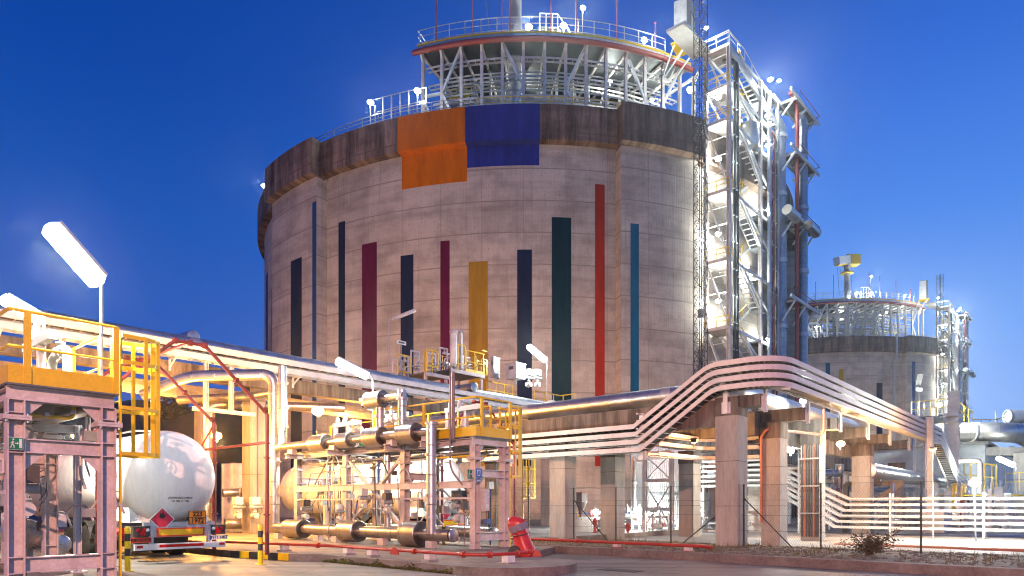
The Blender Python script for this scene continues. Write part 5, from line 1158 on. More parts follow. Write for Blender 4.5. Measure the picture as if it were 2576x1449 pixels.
# ---------------------------------------------------------------- bollards, red pipes, arches, covered trolley
def bollard(p, label, h=1.08, r=.065):
    t = thing('bollard', label, 'bollard', p); n = 6
    MB().lathe(p, Z_, [(0, .14), (.02, .14), (.02, r)], 14).build('base_plate', M['yellow'], t)
    for k in range(n):
        MB().lathe(V(p)+Z_*(.02+(h-.02)*k/n), Z_, [(0, r), ((h-.02)/n-(.0 if k < n-1 else .03), r)]+([((h-.02)/n, r*.6)] if k == n-1 else []), 16).build('band', M['yellow'] if k % 2 or k == 0 else M['black'], t)
    return t
p = at(321, 1438, 16.35); bollard(V((p.x, p.y, .004)), 'yellow and black bollard in front of the tanker\'s left tail light')
p = at(655, 1420, 18.3); bollard(V((p.x, p.y, .004)), 'yellow and black bollard by the kerb right of the tanker')
p = at(1116, 1405, 24.0); bollard(V((p.x, p.y, .2)), 'black and yellow bollard standing behind the low pipe end', .75, .06); p = at(1297, 1380, 25); bollard(V((p.x, p.y, .0)), 'yellow and black bollard half hidden behind the red cover', 1.0, .06)
bollard(W(28.9, 5.2, 0), 'yellow and black guard post far behind the fence', 1.0, .08) if False else None
def red_pipe(label, pts, r=.038, flanges=(), name='fire_main', bend=.08, mat='red'):
    t = thing(name, label, 'pipe', V(pts[0])); MB().tube(pts, r, 12, bend=bend).build('pipe', M[mat], t)
    for (p, d) in flanges: MB().lathe(V(p)-V(d).normalized()*.03, V(d), [(0, r*1.9), (.025, r*1.9), (.025, r*1.3), (.035, r*1.3), (.035, r*1.9), (.06, r*1.9)], 12).build('coupling', M[mat], t)
    return t
zp = .43
fm = red_pipe('bright red fire main pipe on blocks along the front of the loading island', [W(9.7, 44, zp), W(9.7, 22.0, zp), W(10.35, 20.6, zp), W(11.25, 16.6, zp), W(11.35, 11.35, zp), W(11.6, 11.0, zp), W(12.5, 10.75, zp), W(12.95, 10.7, zp+.02)], .042,
   [(W(11.1, 17.2, zp), U_), (W(11.28, 14.0, zp), U_), (W(11.3, 13.2, zp), U_), (W(11.35, 11.5, zp), U_), (W(11.7, 10.97, zp), R_), (W(12.45, 10.76, zp), R_), (W(12.85, 10.71, zp), R_)])
for k, b in enumerate((18.6, 16.0, 14.9, 12.6)):
    t = thing('pipe_block', ('small block under the red fire main behind the tanker', 'second small block under the red fire main', 'pink block under the middle of the red fire main', 'white topped block under the near end of the red fire main')[k], 'block', W(11.25, b, .2)); a = 10.85 if b > 17 else 11.28
    MB().gbox(a-.16, a+.16, b-.14, b+.14, .2, .26).build('footing', M['conc'], t); MB().gbox(a-.10, a+.10, b-.10, b+.10, .26, .385).build('block', M['steel'], t)
t = thing('pipe_block', 'white block under the end of the red fire main at the rounded island end', 'block', W(12.2, 10.83, .2)); MB().gbox(12.07, 12.33, 10.73, 10.93, .2, .385).build('block', M['wpaint'], t); MB().gbox(12.0, 12.4, 10.66, 11.0, .2, .23).build('footing', M['conc'], t)
for k, (a, b, lab) in enumerate(((11.12, 13.75, 'red half disc blank hanging on the red fire main'), (13.0, 10.68, 'red half disc blank on the end of the red fire main'))):
    t = thing('pipe_blank', lab, 'blank', W(a, b, .38)); n = 14
    pts = [(.17*math.cos(math.pi*q/n), .17*math.sin(math.pi*q/n)) for q in range(n+1)]; poly_plate(pts, W(a, b, .33), U_*-1 if k == 0 else X_, Z_, .02, M['red'], t, 'half_disc', local=False); MB().lathe(W(a, b, .43), R_, [(0, .03), (.08, .03)], 8).build('hub', M['red'], t)
vp_ = red_pipe('red fire main pipe on blocks along the verge in front of the fence', [W(18.8, 30, .38), W(18.8, 9.0, .38), W(18.8, 8.75, .34)], .05, [(W(18.8, b, .38), U_) for b in (13.6, 16.8)])
for k, b in enumerate((16.0, 12.0, 9.5)):
    t = thing('pipe_block', '%s concrete block under the verge fire main' % ('left', 'middle', 'right')[k], 'block', W(18.8, b, .16)); MB().gbox(18.62, 18.98, b-.12, b+.12, .16, .24).build('footing', M['rust'], t); MB().gbox(18.7, 18.9, b-.1, b+.1, .24, .33).build('block', M['steel'], t)
def arch(aL, aR, b, label, base=.2):
    t = thing('drencher_arch', label, 'pipe arch', W(aR, b, base)); z1, z2 = 4.15, 5.76; r = .048; i0 = aR-1.75; i1 = aL+1.75
    for a in (aL, aR):
        MB().tube([W(a, b, base), W(a, b, z1)], r*1.25, 10).build('post', M['rust'], t)
        for z in (1.3, 2.9, 3.3): MB().lathe(W(a, b, z), Z_, [(0, r*2.1), (.05, r*2.1)], 10).build('coupling', M['rust'], t)
    MB().tube([W(aR, b, z1), W(i0, b, z2), W(i1, b, z2), W(aL, b, z1)], r, 10, bend=.12).build('arch_pipe', M['rust'], t)
    for a, z in ((aR-.05, z1+.1), (aR-.9, 4.98), (i0, z2), ((i0+i1)/2, z2), (i1, z2), (aL+.9, 4.98)): MB().lathe(W(a-.05, b, z), R_, [(0, r*1.7), (.1, r*1.7)], 10).build('fitting', M['rust'], t)
    return t
arch(5.6, 9.85, 17.8, 'red drencher pipe arch over the bay in front of the tanker'); arch(5.6, 9.85, 21.0, 'red drencher pipe arch further back over the parked tanker', .2)
arch(17.9, 22.1, 19.3, 'red drencher pipe arch over the middle bay behind the yellow platform', .0)
for k, (z, a) in enumerate(((3.35, 9.85), (5.76, 7.7))): red_pipe(('red link pipe at post height between the two drencher arches', 'red link pipe joining the tops of the two drencher arches')[k], [W(a, 17.8, z), W(a, 26, z)], .04)
for k, (p, q) in enumerate(((W(9.85, 21, 4.1), W(9.85, 24.6, 1.6)), (W(9.85, 24.6, 4.1), W(9.85, 21, 1.6)))): red_pipe(('thin red diagonal brace by the sodium lamp', 'thin red crossing brace by the sodium lamp')[k], [p, q], .025)
# red covered trolley
cpos = W(14.0, 12.05, .2); t = thing('covered_trolley', 'wheeled extinguisher trolley under a tied red plastic cover at the island end', 'trolley', cpos)
prof = [(0, .36), (.08, .40), (.25, .35), (.42, .30), (.58, .29), (.70, .33), (.80, .35), (.92, .33), (1.02, .26), (1.08, .15), (1.1, .01)]; mb = MB(); nn = 40; vs = []
for i, (z, r) in enumerate(prof):
    for j in range(nn):
        w_ = 2*math.pi*j/nn; rr = r*.84*(1+.06*math.sin(5*w_+z*9)+.06*abs(math.sin(8*w_-z*17))-.05*abs(math.sin(4*w_+z*29))+.03*math.sin(13*w_+z*11)); lean = -.30*(z/1.1)+.22
        if z > .6: rr *= (1+.10*math.cos(w_-2.9))
        vs.append(cpos+V((rr*math.cos(w_)*.92+lean+.0, rr*math.sin(w_)*.8, z)))
mb.add(vs, [(i*nn+j, i*nn+(j+1) % nn, (i+1)*nn+(j+1) % nn, (i+1)*nn+j) for i in range(len(prof)-1) for j in range(nn)], True)
M['cover'] = mk('red_cover', (.52, .03, .03), .35, col2=(.40, .02, .03), sc=3, bump=.3); M['clear'] = mk('clear_plastic', (.22, .20, .24), .15, sc=8)
mb.build('cover', M['cover'], t); MB().ring(cpos+V((.06, 0, .60)), V((-.2, 0, 1)), .245, .016, 24).build('tie', M['dark'], t)
pw_ = MB(); vs = []
for i in range(5):
    for j in range(9):
        w_ = -2.5+j*.22; z = .70+i*.045+.02*math.sin(j*2.2); lean = -.30*(z/1.1)+.22; rr = .325
        vs.append(cpos+V((rr*math.cos(w_)*.92+lean, rr*math.sin(w_)*.82, z+.09*(j-4)/4)))
pw_.add(vs, [(i*9+j, i*9+j+1, (i+1)*9+j+1, (i+1)*9+j) for i in range(4) for j in range(8)], True); pw_.build('clear_window', M['clear'], t)
wh = MB().lathe(cpos+V((-.12, -.36, .16)), V((-.15, -1, 0)), [(0, .05), (0, .12), (.0, .165), (.06, .165), (.07, .12), (.05, .05), (.08, .03), (.08, .01)], 22).build('wheel', M['black'], t)
# ---------------------------------------------------------------- lamps
def tube_lamp(p, q, label, power, col, pole_base, w_=.24, lit=True, bend=None, mat='lamp_w', h=.12):
    p = V(p); q = V(q); t = thing('tube_lamp', label, 'lamp', V(pole_base)); d = (q-p).normalized(); sd = d.cross(Z_).normalized(); up = sd.cross(d)
    MB().bar(p+up*(w_*.42), q+up*(w_*.42), w_*1.0, .05, sd).build('housing', M['galv'], t)
    MB().tube([p-d*h*.35, p, q, q+d*h*.35], [h*.35, w_*.5, w_*.5, h*.35], 12).build('diffuser', M[mat] if lit else M['wpaint'], t)
    MB().tube([V(pole_base), V((pole_base[0], pole_base[1], q.z-.05)), q+up*.09], .03, 8, bend=.12).build('pole', M['galv'], t)
    if lit:
        for f_ in (.25, .75): light('lamp_light', p.lerp(q, f_)-up*.22, power/2, col, t, .12)
    return t
def pb(px, Y, z): return V(((px-CX)/F*Y, Y, z))
tube_lamp(at(128, 574, 12.1), at(246, 708, 12.6), 'glaring white tube lamp on a tall pole above the near left frame', 1700, COOL, pb(255, 12.65, 3.75), .36, h=.2)
tube_lamp(at(8, 752, 13.4), at(104, 806, 14.0), 'glaring white tube lamp at the left edge over the near frame', 300, COOL, pb(112, 14.1, 3.75), .24)
tube_lamp(at(848, 908, 24.2), at(924, 946, 24.8), 'glaring white tube lamp above the middle frame in front of the overhead rack', 1300, COOL, pb(938, 24.9, 3.8), .3)
tube_lamp(at(1330, 872, 49), at(1371, 906, 50), 'white tube lamp on a pole at the right end of the overhead rack', 2400, COOL, pb(1376, 50.1, 9.6), .42, h=.3)
tube_lamp(at(1045, 781, 46), at(988, 804, 46), 'unlit tube lamp on a bent pole in front of the big tank', 0, WHITE, pb(978, 46, 9.9), .22, False)
def sodium(px, py, Y, label, pw, size=.36, mat='lamp_s', col=SODIUM, face=(0, -1, -.35), pole=None, drop=.25):
    return flood(label, at(px, py, Y), pw, col, face, None, size, mat, pole, drop=drop)
sodium(800, 1034, 30.5, 'big glaring yellow sodium lamp under the overhead rack', 5000, .55, 'lamp_y', (1, .40, .045))
sodium(545, 1096, 26.5, 'orange sodium lamp behind the tanker by the red pipe post', 2600, .42)
sodium(2114, 1116, 31.0, 'orange sodium lamp under the right pipe rack beams', 1700, .40)
sodium(910, 1006, 29, 'small yellowish lamp on the middle frame platform', 300, .2, 'lamp_y', (1, .55, .16)); sodium(176, 955, 15.5, 'tiny yellow lamp glint behind the near frame kick board', 90, .07, 'lamp_y', (1, .66, .3))
sodium(872, 1043, 31, 'tiny yellow lamp under the overhead rack right of the big glare', 500, .16, 'lamp_y', (1, .66, .3))
sodium(2021, 1008, 28.5, 'white lamp on the beam under the descending trays', 1000, .32, 'lamp_w', COOL, (-.3, -1, -.3)); sodium(1989, 1133, 31, 'white lamp between the rack columns below the first one', 1000, .34, 'lamp_w', COOL, (-.2, -1, -.3))
sodium(2451, 1214, 29.5, 'very bright white lamp on a post above the six trays at right', 4200, .5, 'lamp_w', COOL, (-.1, -1, -.35), pole=pb(2455, 29.6, 0)); sodium(1500, 1288, 44, 'bright white lamp behind the rear column near the hopper', 1900, .55, 'lamp_w', COOL, (-.35, -1, -.2), pole=pb(1505, 44.1, 0))
sodium(1647, 1284, 40, 'bright white lamp in front of the corrugated shed', 2400, .55, 'lamp_w', COOL, (.3, .4, -.3), pole=pb(1647, 39.9, 0)); sodium(1690, 1305, 46, 'white work lamp at the foot of the corrugated shed', 1100, .4, 'lamp_w', COOL, (.2, 1, .3), pole=pb(1690, 45.9, 0))
sodium(1600, 1285, 41, 'small white lamp by the vertical pipe left of the shed', 900, .25, 'lamp_w', COOL); sodium(2396, 1178, 46, 'small white lamp on the far stair at right', 1600, .3, 'lamp_w', COOL); sodium(2393, 1090, 50, 'tiny white lamp on the far steel column', 700, .2, 'lamp_w', COOL)
tube_lamp(at(2510, 1152, 56), at(2550, 1170, 55), 'white tube lamp under the concrete frame at far right', 800, COOL, pb(2556, 55, 2.5), .4, h=.25); sodium(2362, 1018, 58, 'white floodlight on the far yellow railed platform', 3500, .5, 'lamp_w', COOL, (-.4, -.8, -.3)); sodium(2393, 1008, 60, 'second white floodlight on the far yellow railed platform', 3500, .5, 'lamp_w', COOL, (.4, -.8, -.3))
# unseen lamps that light the bays; the tanker flank one is added fill
for k, (a, b, z, pw, col, lab) in enumerate(((6.2, 21.5, 3.5, 2000, (1, .9, .7), 'unseen fill lamp added beside the tanker to light its flank'), (18.6, 19.6, 3.45, 700, COOL, 'white lamp under the middle platform shining on the hidden tanker'), (18.4, 24.2, 3.5, 550, COOL, 'second white lamp under the middle platform shining on the hidden tanker'),
        (12.5, 29.5, 4.2, 3600, (1, .42, .05), 'yellow lamp behind the tall concrete column right of the tanker'), (13.0, 34, 6.5, 2200, (1, .40, .05), 'yellow lamp under the overhead rack behind the tanker'), (24.0, 33.5, 6.6, 2600, (1, .40, .05), 'yellow lamp under the overhead rack beside its beams'), (3.5, 30.5, 6.9, 1000, (1, .40, .05), 'yellow lamp under the overhead rack at far left'))):
    flood(lab, W(a, b, z), pw, col, V((-.2, -.4, -1)), None, .22, 'lamp_w' if col == COOL else 'lamp_y')
# ---------------------------------------------------------------- flood masts that light the scene from behind the viewer and from the yard
def mast_lamp(label, base, h, aim, power, col, n=2, spot=95, blend=.7):
    t = thing('floodlight_mast', label, 'light mast', base); base = V(base); top = base+Z_*h
    MB().tube([base, top], [.16, .09], 12).build('pole', M['galv'], t); MB().box(base+Z_*.1, (.7, .7, .2)).build('base', M['conc'], t); fd = (V(aim)-top).normalized(); sd = fd.cross(Z_).normalized()
    MB().bar(top-sd*.9, top+sd*.9, .08, .08).build('cross_arm', M['galv'], t)
    for k in range(n):
        q = top+sd*(-.6+1.2*k/max(1, n-1))+fd*.2; MB().bar(q-fd*.12, q+fd*.12, .5, .4).build('lamp_head', M['galv'], t); MB().bar(q+fd*.125, q+fd*.14, .44, .34).build('lens', M['lamp_s'], t)
        light('flood_light', q+fd*.35, power/n, col, t, .16, 'SPOT', aim+(q-top), spot, blend)
    return t
mast_lamp('tall sodium floodlight mast behind the viewer lighting the loading bays', V((-2, -30, 0)), 15, V((-1, 22, 1)), 108000, PINK, 1, 52)
mast_lamp('sodium floodlight mast in the yard left of the big tank', V((-38, 46, 0)), 9, V((-12, 84, 22)), 38000, (1, .58, .35), 2, 120)
mast_lamp('sodium floodlight mast between the overhead rack and the big tank', V((-7, 54, 0)), 4.5, V((-2, 76, 22)), 14500, (1, .60, .37), 2, 130)
mast_lamp('pale floodlight mast right of the overhead rack facing the big tank', V((14, 50, 0)), 3.6, V((14, 78, 22)), 13000, (1, .74, .50), 2, 130)
mast_lamp('pale floodlight mast in front of the far tank', V((84, 150, 0)), 6, V((94, 176, 22)), 26000, (1, .85, .72), 2, 120)
# ---------------------------------------------------------------- plant items behind the fence and the racks
GA = (R_, U_, Z_)
def wb(px, pxr, pyt, pyb, Y, dep=.5, name='cabinet', label='', cat='cabinet', mat='grey', extra=None):   # grid aligned box seen between two picture columns
    c = at((px+pxr)/2, pyb, Y); w_ = (pxr-px)/F*Y*.8; h = (pyb-pyt)/F*Y; t = thing(name, label, cat, c)
    MB().box(c+Z_*h/2, (w_, dep, h), GA).build('body', M[mat], t); MB().box(c+Z_*(h+.02), (w_+.06, dep+.06, .04), GA).build('top', M['galv'], t)
    if extra: extra(t, c, w_, h)
    return t
def door(t, c, w_, h):
    d = MB().box(c-U_*.26-R_*w_*.05+Z_*h*.40, (w_*.55, .03, h*.76), GA).build('door', M['galv'], t); MB().box(c-U_*.285+R_*w_*.12+Z_*h*.4, (.03, .04, .18), GA).build('handle', M['dark'], d)
    MB().box(c-U_*.27-R_*w_*.05+Z_*h*.87, (w_*.6, .04, h*.1), GA).build('lintel', M['blue'], t)
def pump(p, label, s_=1.0, col='steel_w'):
    p = V(p); t = thing('pump', label, 'pump', p)
    MB().box(p+Z_*.08*s_, (1.1*s_, .5*s_, .16*s_), GA).build('base', M['conc'], t); MB().drum(p+Z_*.45*s_-R_*.5*s_, p+Z_*.45*s_+R_*.05*s_, .2*s_, 16, .02).build('motor', M[col], t)
    MB().lathe(p+Z_*.45*s_+R_*.1*s_, R_, [(0, .12*s_), (.05*s_, .24*s_), (.22*s_, .24*s_), (.3*s_, .1*s_), (.42*s_, .1*s_), (.42*s_, .17*s_), (.47*s_, .17*s_)], 16).build('casing', M['galv'], t)
    v = MB(); v.tube([p+Z_*.6*s_+R_*.2*s_, p+Z_*1.15*s_+R_*.2*s_, p+Z_*1.3*s_+R_*.5*s_], .06*s_, 8, bend=.15*s_); v.build('riser', M['galv'], t); valve(MB(), p+Z_*.95*s_+R_*.2*s_, Z_, .05*s_, True, -U_).build('valve', M[col], t); return t
def portal(pts, label, zt, mat='steel', z0=0, r=.12, beams=(), braces=(), name='steel_portal'):
    t = thing(name, label, 'steel frame', V((pts[0].x, pts[0].y, z0)))
    for p in pts: MB().hbar(V((p.x, p.y, z0)), V((p.x, p.y, zt)), r*2, r*2, U_, .03).build('upright', M[mat], t)
    for z in list(beams)+[zt]:
        for i in range(len(pts)-1): MB().bar(V((pts[i].x, pts[i].y, z)), V((pts[i+1].x, pts[i+1].y, z)), r*1.4, r*1.8).build('beam', M[mat], t)
    for (i, j, za, zb) in braces: MB().bar(V((pts[i].x, pts[i].y, za)), V((pts[j].x, pts[j].y, zb)), r*.6, r*.6).build('brace', M[mat], t)
    return t
def g0(px, Y): return V(((px-CX)/F*Y, Y, 0))
# corrugated shed with cladding ribs
SA0, SA1, SB0, SB1, SZ = 41.6, 48.2, 24.0, 25.4, 7.0
t = thing('corrugated_shed', 'tall narrow shed of vertical corrugated sheets behind the pink steel frame', 'shed', W(45, 24.7)); MB().gbox(SA0, SA1, SB0, SB1, 0, SZ).build('wall', M['grey'], t)
M['sheet'] = mk('ribbed_sheet', (.50, .47, .46), .5, .3, sc=.6); rb = MB(); k = 0
while SA0+.1+k*.28 < SA1:
    a = SA0+.1+k*.28; rb.add([W(a-.09, SB0-.01, 0), W(a-.04, SB0-.09, 0), W(a+.04, SB0-.09, 0), W(a+.09, SB0-.01, 0), W(a-.09, SB0-.01, SZ), W(a-.04, SB0-.09, SZ), W(a+.04, SB0-.09, SZ), W(a+.09, SB0-.01, SZ)], [(0, 1, 5, 4), (1, 2, 6, 5), (2, 3, 7, 6), (4, 5, 6, 7)]); k += 1
rb.build('corrugated_sheets', M['sheet'], t)
for z in (2.3, 4.9): MB().gbox(SA0, SA1, SB0-.13, SB0-.095, z, z+.14).build('cladding_rail', M['galv'], t)
MB().gbox(SA0-.1, SA1+.1, SB0-.15, SB1+.1, SZ, SZ+.15).build('roof', M['galv'], t)
wb(1742, 1794, 1241, 1338, 44, .6, 'switch_cabinet', 'blue grey cabin with a narrow double door and a blue lintel beside the shed', 'cabin', 'grey', door)
portal([g0(1622, 40), g0(1690, 38.6)], 'pink lit steel frame with cross braces in front of the corrugated shed', 4.6, 'steel', 0, .11, (1.35, 3.0), ((0, 1, .3, 2.9), (1, 0, .3, 2.9), (0, 1, 3.0, 4.5), (1, 0, 3.0, 4.5)))
t = tag(MB().bar(at(1600, 1158, 40.5), at(1768, 1140, 40.5), .2, .26).build('steel_beam', M['steel']), 'pink lit horizontal steel beam running from the shed frame to the curved trays', 'beam')
pipe('vertical_pipe', 'brownish vertical insulated pipe dropping to a dull vessel left of the shed frame', [at(1595, 1150, 41), at(1595, 1298, 41)], .14, 'clad_o', n=14, collars=[(at(1595, 1215, 41), Z_)])
t = thing('dull_vessel', 'small brown horizontal vessel at the foot of the vertical pipe left of the shed', 'vessel', at(1585, 1310, 41)); MB().drum(at(1568, 1300, 41), at(1604, 1300, 41), .2, 16, .05).build('shell', M['clad_o'], t); MB().box(at(1586, 1318, 41), (.3, .3, .5), GA).build('saddle', M['steel'], t)
for k, (px, py) in enumerate(((1760, 1122), (1858, 1122))):
    p0 = at(px, py, 41.5); t = thing('concrete_bracket', ('orange lit concrete bracket above the curved tray ends', 'orange lit concrete bracket right of the nearest column')[k], 'bracket', p0-Z_*.6); MB().box(p0+R_*.4-Z_*.3, (1.2, .5, .62), GA).build('beam', M['conc'], t); MB().box(p0+R_*.1-Z_*1.0, (.12, .12, .8), GA).build('hanger', M['steel_w'], t)
# hopper, low wall, pumps
t = thing('low_wall', 'low orange lit concrete wall below the brown hopper', 'wall', at(1475, 1340, 40)); q = at(1476, 1342, 40); MB().box(V((q.x, q.y, .42)), (2.4, .2, .84), GA).build('wall', M['conc'], t); MB().box(V((q.x, q.y, .86)), (2.5, .26, .05), GA).build('coping', M['dark'], t)
q = at(1462, 1300, 39.5); t = thing('hopper', 'brown steel hopper box narrowing downwards behind the fence', 'hopper', q-Z_*.1)
MB().box(q+Z_*1.1, (.55, .5, .5), GA).build('box', M['brown'], t); MB().lathe(q+Z_*.15, Z_, [(0, .12), (.25, .16), (.72, .36)], 4).build('chute', M['brown'], t); MB().box(q+Z_*1.38+R_*.02, (.62, .56, .06), GA).build('lid', M['rust'], t); MB().box(q+Z_*.02, (.16, .16, .4), GA).build('foot', M['brown'], t)
guard_rail('short yellow stair rail beside the brown hopper', [at(1437, 1272, 40)-Z_*1.0, at(1470, 1320, 40)-Z_*.9], 1.0, .8, M['yellow'], r=.03, name='stair_rail')
caged_ladder(30.6, 25.8, 3.3, 'small yellow caged ladder standing behind the middle frame against the tank', .15, 1, 2.0)
for k, (px, py, Y, s_, cl, lab) in enumerate(((1522, 1335, 41, 1.1, 'steel_w', 'white pump under the bright lamp near the hopper'), (1548, 1338, 40, .9, 'steel_w', 'second white pump beside the shaded rear column'), (1655, 1342, 38.5, 1.0, 'steel_w', 'white pump in front of the corrugated shed'), (1720, 1340, 40, 1.2, 'galv', 'grey pump right of the shed work lamp'), (1768, 1342, 40, .9, 'steel_w', 'small pale pump by the blue grey cabin'),
      (2250, 1342, 42, 1.2, 'steel_w', 'white pump behind the trays below the fat pipe'), (2400, 1335, 45, 1.4, 'steel_w', 'white pump under the very bright lamp'), (2500, 1338, 43, 1.3, 'galv', 'grey pump at the far right behind the trays'), (1893, 1335, 44, 1.2, 'galv', 'grey pump seen between the two nearest columns'))): pump(V((at(px, py, Y).x, Y, .0)), lab, s_, cl)
for k, (px0, px1, py, Y, r, mt, lab) in enumerate(((1510, 1900, 1318, 43, .07, 'steel_w', 'long white low pipe behind the fence in front of the pumps'), (1510, 1640, 1283, 46, .12, 'clad_o', 'rust toned horizontal pipe behind the rear column'), (1440, 1640, 1292, 47, .06, 'blue', 'thin bluish horizontal pipe behind the hopper'), (1630, 1800, 1338, 39, .05, 'steel_w', 'thin white pipe at the foot of the shed'), (1640, 1790, 1330, 41, .06, 'galv', 'grey pipe at the foot of the shed'))):
    pipe('process_pipe', lab, [at(px0, py, Y), at(px1, py-2, Y+1.2)], r, mt, n=10, collars=[(at((px0+px1)/2, py-1, Y+.6), R_)])
for k, (px, pyb, pyt, Y, mt, lab) in enumerate(((1497, 1340, 1302, 39, 'red', 'red hydrant post behind the fence near the hopper'), (1580, 1343, 1312, 36, 'red', 'red fire bucket stand right of the shaded rear column'))):
    b_ = V((at(px, pyb, Y).x, Y, 0)); t = thing('fire_hydrant', lab, 'hydrant', b_); h = (pyb-pyt)/F*Y; MB().lathe(b_, Z_, [(0, .16), (.05, .16), (.05, .09), (h*.7, .09), (h*.7, .13), (h*.85, .13), (h, .03)], 14).build('post', M[mt], t); MB().lathe(b_+Z_*h*.6-R_*.2, R_, [(0, .06), (.4, .06)], 10).build('outlets', M[mt], t)
p0 = at(1489, 1291, 38.8); t = thing('red_sign', 'small red square fire sign with a white symbol behind the fence', 'sign', p0); MB().box(p0, (.28, .02, .32), GA).build('panel', M['refl_red'], t); MB().box(p0-U_*.013+Z_*.01, (.07, .008, .18), GA).build('symbol', M['sign_w'], t); MB().bar(p0-Z_*.1+U_*.03, V((p0.x, p0.y, 0))+U_*.03, .03, .03).build('post', M['galv'], t)
# yellow stair and ducts between the near columns
t = thing('yellow_stair', 'yellow steel stair seen between the two nearest columns', 'stair', g0(1885, 46)); p0 = g0(1866, 46); p1 = g0(1912, 44.5)
for q in (0, .8): MB().bar(p0+U_*q+Z_*.4, p1+U_*q+Z_*2.2, .08, .22).build('stringer', M['yellow'], t); MB().tube([p0+U_*q+Z_*1.4, p1+U_*q+Z_*3.2], .03, 6).build('handrail', M['yellow'], t)
st = MB()
for k in range(8): st.box(p0.lerp(p1, (k+.5)/8)+U_*.4+Z_*(.5+1.8*k/8), (.25, .8, .04), GA)
st.build('treads', M['galv'], t)
for k in range(4): MB().tube([at(1864+k*11, 1300+k*4, 40), at(1898+k*9, 1362, 38.5)], .11, 10).build('slanted_duct', M['clad_d']).update_tag() if False else None
# conduits on the columns
red_pipe('orange copper conduit bent along the second rack column', [W(26.9, 10.45, .9), W(26.9, 10.45, 4.35), W(26.9, 10.2, 4.6), W(30.9, 9.3, 4.6), W(30.9, 9.3, 5.7)], .055, [], 'conduit', .25, 'copper')
t = thing('cable_riser', 'bundle of dark cables with orange ones on the third rack column', 'cable riser', W(31.2, 10, 0))
for k in range(8): MB().tube([W(31.24, 9.62+k*.1, .2), W(31.24, 9.62+k*.1, 4.1), W(31.24+.2, 9.62+k*.1, 4.6)], .035, 8, bend=.2).build('cable', M['copper' if k in (2, 6) else 'cable'], t)
for z in (1.2, 2.4, 3.6): MB().gbox(31.17, 31.2, 9.55, 10.45, z, z+.06).build('clamp', M['galv'], t)
for k, (px, pyt, pyb, Y, mt, lab) in enumerate(((2070, 1165, 1345, 34, 'steel_w', 'slender white post right of the cable column'), (2057, 1150, 1200, 40, 'blue', 'short blue pipe hanging behind the rack right of the cable column'), (2248, 1215, 1340, 36, 'blue', 'thin blue lamp post behind the six trays'), (2105, 1180, 1260, 43, 'rust', 'thin dark red pipe under the right rack'), (2116, 1180, 1260, 43.5, 'rust', 'second thin dark red pipe under the right rack'))):
    pipe('thin_post', lab, [at(px, pyb, Y), at(px, pyt, Y)], .05 if k != 0 else .1, mt, n=8, cat='post')
pipe('process_pipe', 'silvery horizontal pipe with a round end under the right rack', [at(2050, 1192, 42), at(2112, 1192, 42), at(2112, 1168, 42)], .26, 'clad', bend=.3, n=16); pipe('process_pipe', 'short silvery pipe end behind the pale column', [at(2104, 1210, 40.5), at(2085, 1208, 43)], .25, 'clad', n=16, cap=(at(2104, 1210, 40.5), V((.3, -1, 0))))
# right hand plant: vessel, pipes, frames
vz = at(2190, 1284, 47); t = thing('process_vessel', 'large orange lit horizontal vessel behind the six trays', 'vessel', V((vz.x, vz.y, 0))); A1 = at(2190, 1284, 48); A2 = at(2330, 1284, 45.5); L_ = (A2-A1).length
MB().lathe(A1, A2-A1, [(0, .02), (.12, .45), (.4, .75), (.8, .9), (.8, .9), (L_-.8, .9), (L_-.8, .9), (L_-.4, .75), (L_-.12, .45), (L_, .02)], 28).build('shell', M['clad_o'], t)
for f_ in (.25, .75): q = A1.lerp(A2, f_); MB().box(V((q.x, q.y, .3)), (.3, 1.2, .6), GA).build('saddle', M['conc'], t)
MB().lathe(A1.lerp(A2, .5)+Z_*.8, Z_, [(0, .2), (.4, .2), (.4, .32), (.5, .32)], 14).build('nozzle', M['galv'], t)
for k, (px0, px1, py, Y0, Y1, r, mt, lab) in enumerate(((2100, 2600, 1381, 27.5, 23.0, .075, 'copper', 'upper pipe with orange light coloured in low behind the fence at right'), (2100, 2600, 1392, 27.0, 22.5, .06, 'copper', 'lower pipe with orange light coloured in low behind the fence at right'), (2330, 2620, 1362, 36, 33.5, .36, 'clad', 'fat silvery insulated pipe low behind the fence at far right'), (2200, 2350, 1366, 36.5, 35.5, .3, 'clad', 'silvery insulated pipe with a yellow band low behind the bush'),  # first two pipes: orange lamplight put into the colour as copper
      (2330, 2600, 1314, 44, 41, .22, 'steel_w', 'white horizontal pipe behind the lower trays at right'), (2240, 2480, 1300, 45, 43, .2, 'steel_w', 'white pipe run behind the middle trays at right'), (2080, 2300, 1232, 50, 50, .14, 'galv', 'grey pipe run above the trays under the right rack'), (2090, 2330, 1222, 54, 54, .18, 'steel_w', 'pale pipe run high above the six trays'), (2340, 2600, 1246, 50, 47, .05, 'yellow', 'thin yellow rail pipe behind the bright lamp'))):
    pipe('process_pipe', lab, [at(px0, py if Y0 > 30 else 1270+(py-1270)*27.5/Y0*.9, Y0), at(px1, py+(6 if Y0 < 30 else 0), Y1)], r, mt, n=14 if r > .1 else 8, collars=[(at((px0+px1)/2, py, (Y0+Y1)/2), X_)])
tag(MB().bar(at(2340, 1339, 44.5), at(2600, 1341, 42), .2, .32).build('yellow_beam', M['yellow']), 'bright yellow kick beam behind the lowest tray at right', 'beam')
t = thing('pale_tank', 'pale rectangular tank box low behind the trays at far right', 'tank', g0(2360, 40)); MB().box(V((at(2355, 1340, 40).x, 40, .6)), (2.6, 1.2, 1.2), GA).build('box', M['steel_w'], t); MB().box(V((at(2355, 1340, 40).x, 40, 1.24)), (2.7, 1.3, .06), GA).build('lid', M['galv'], t)
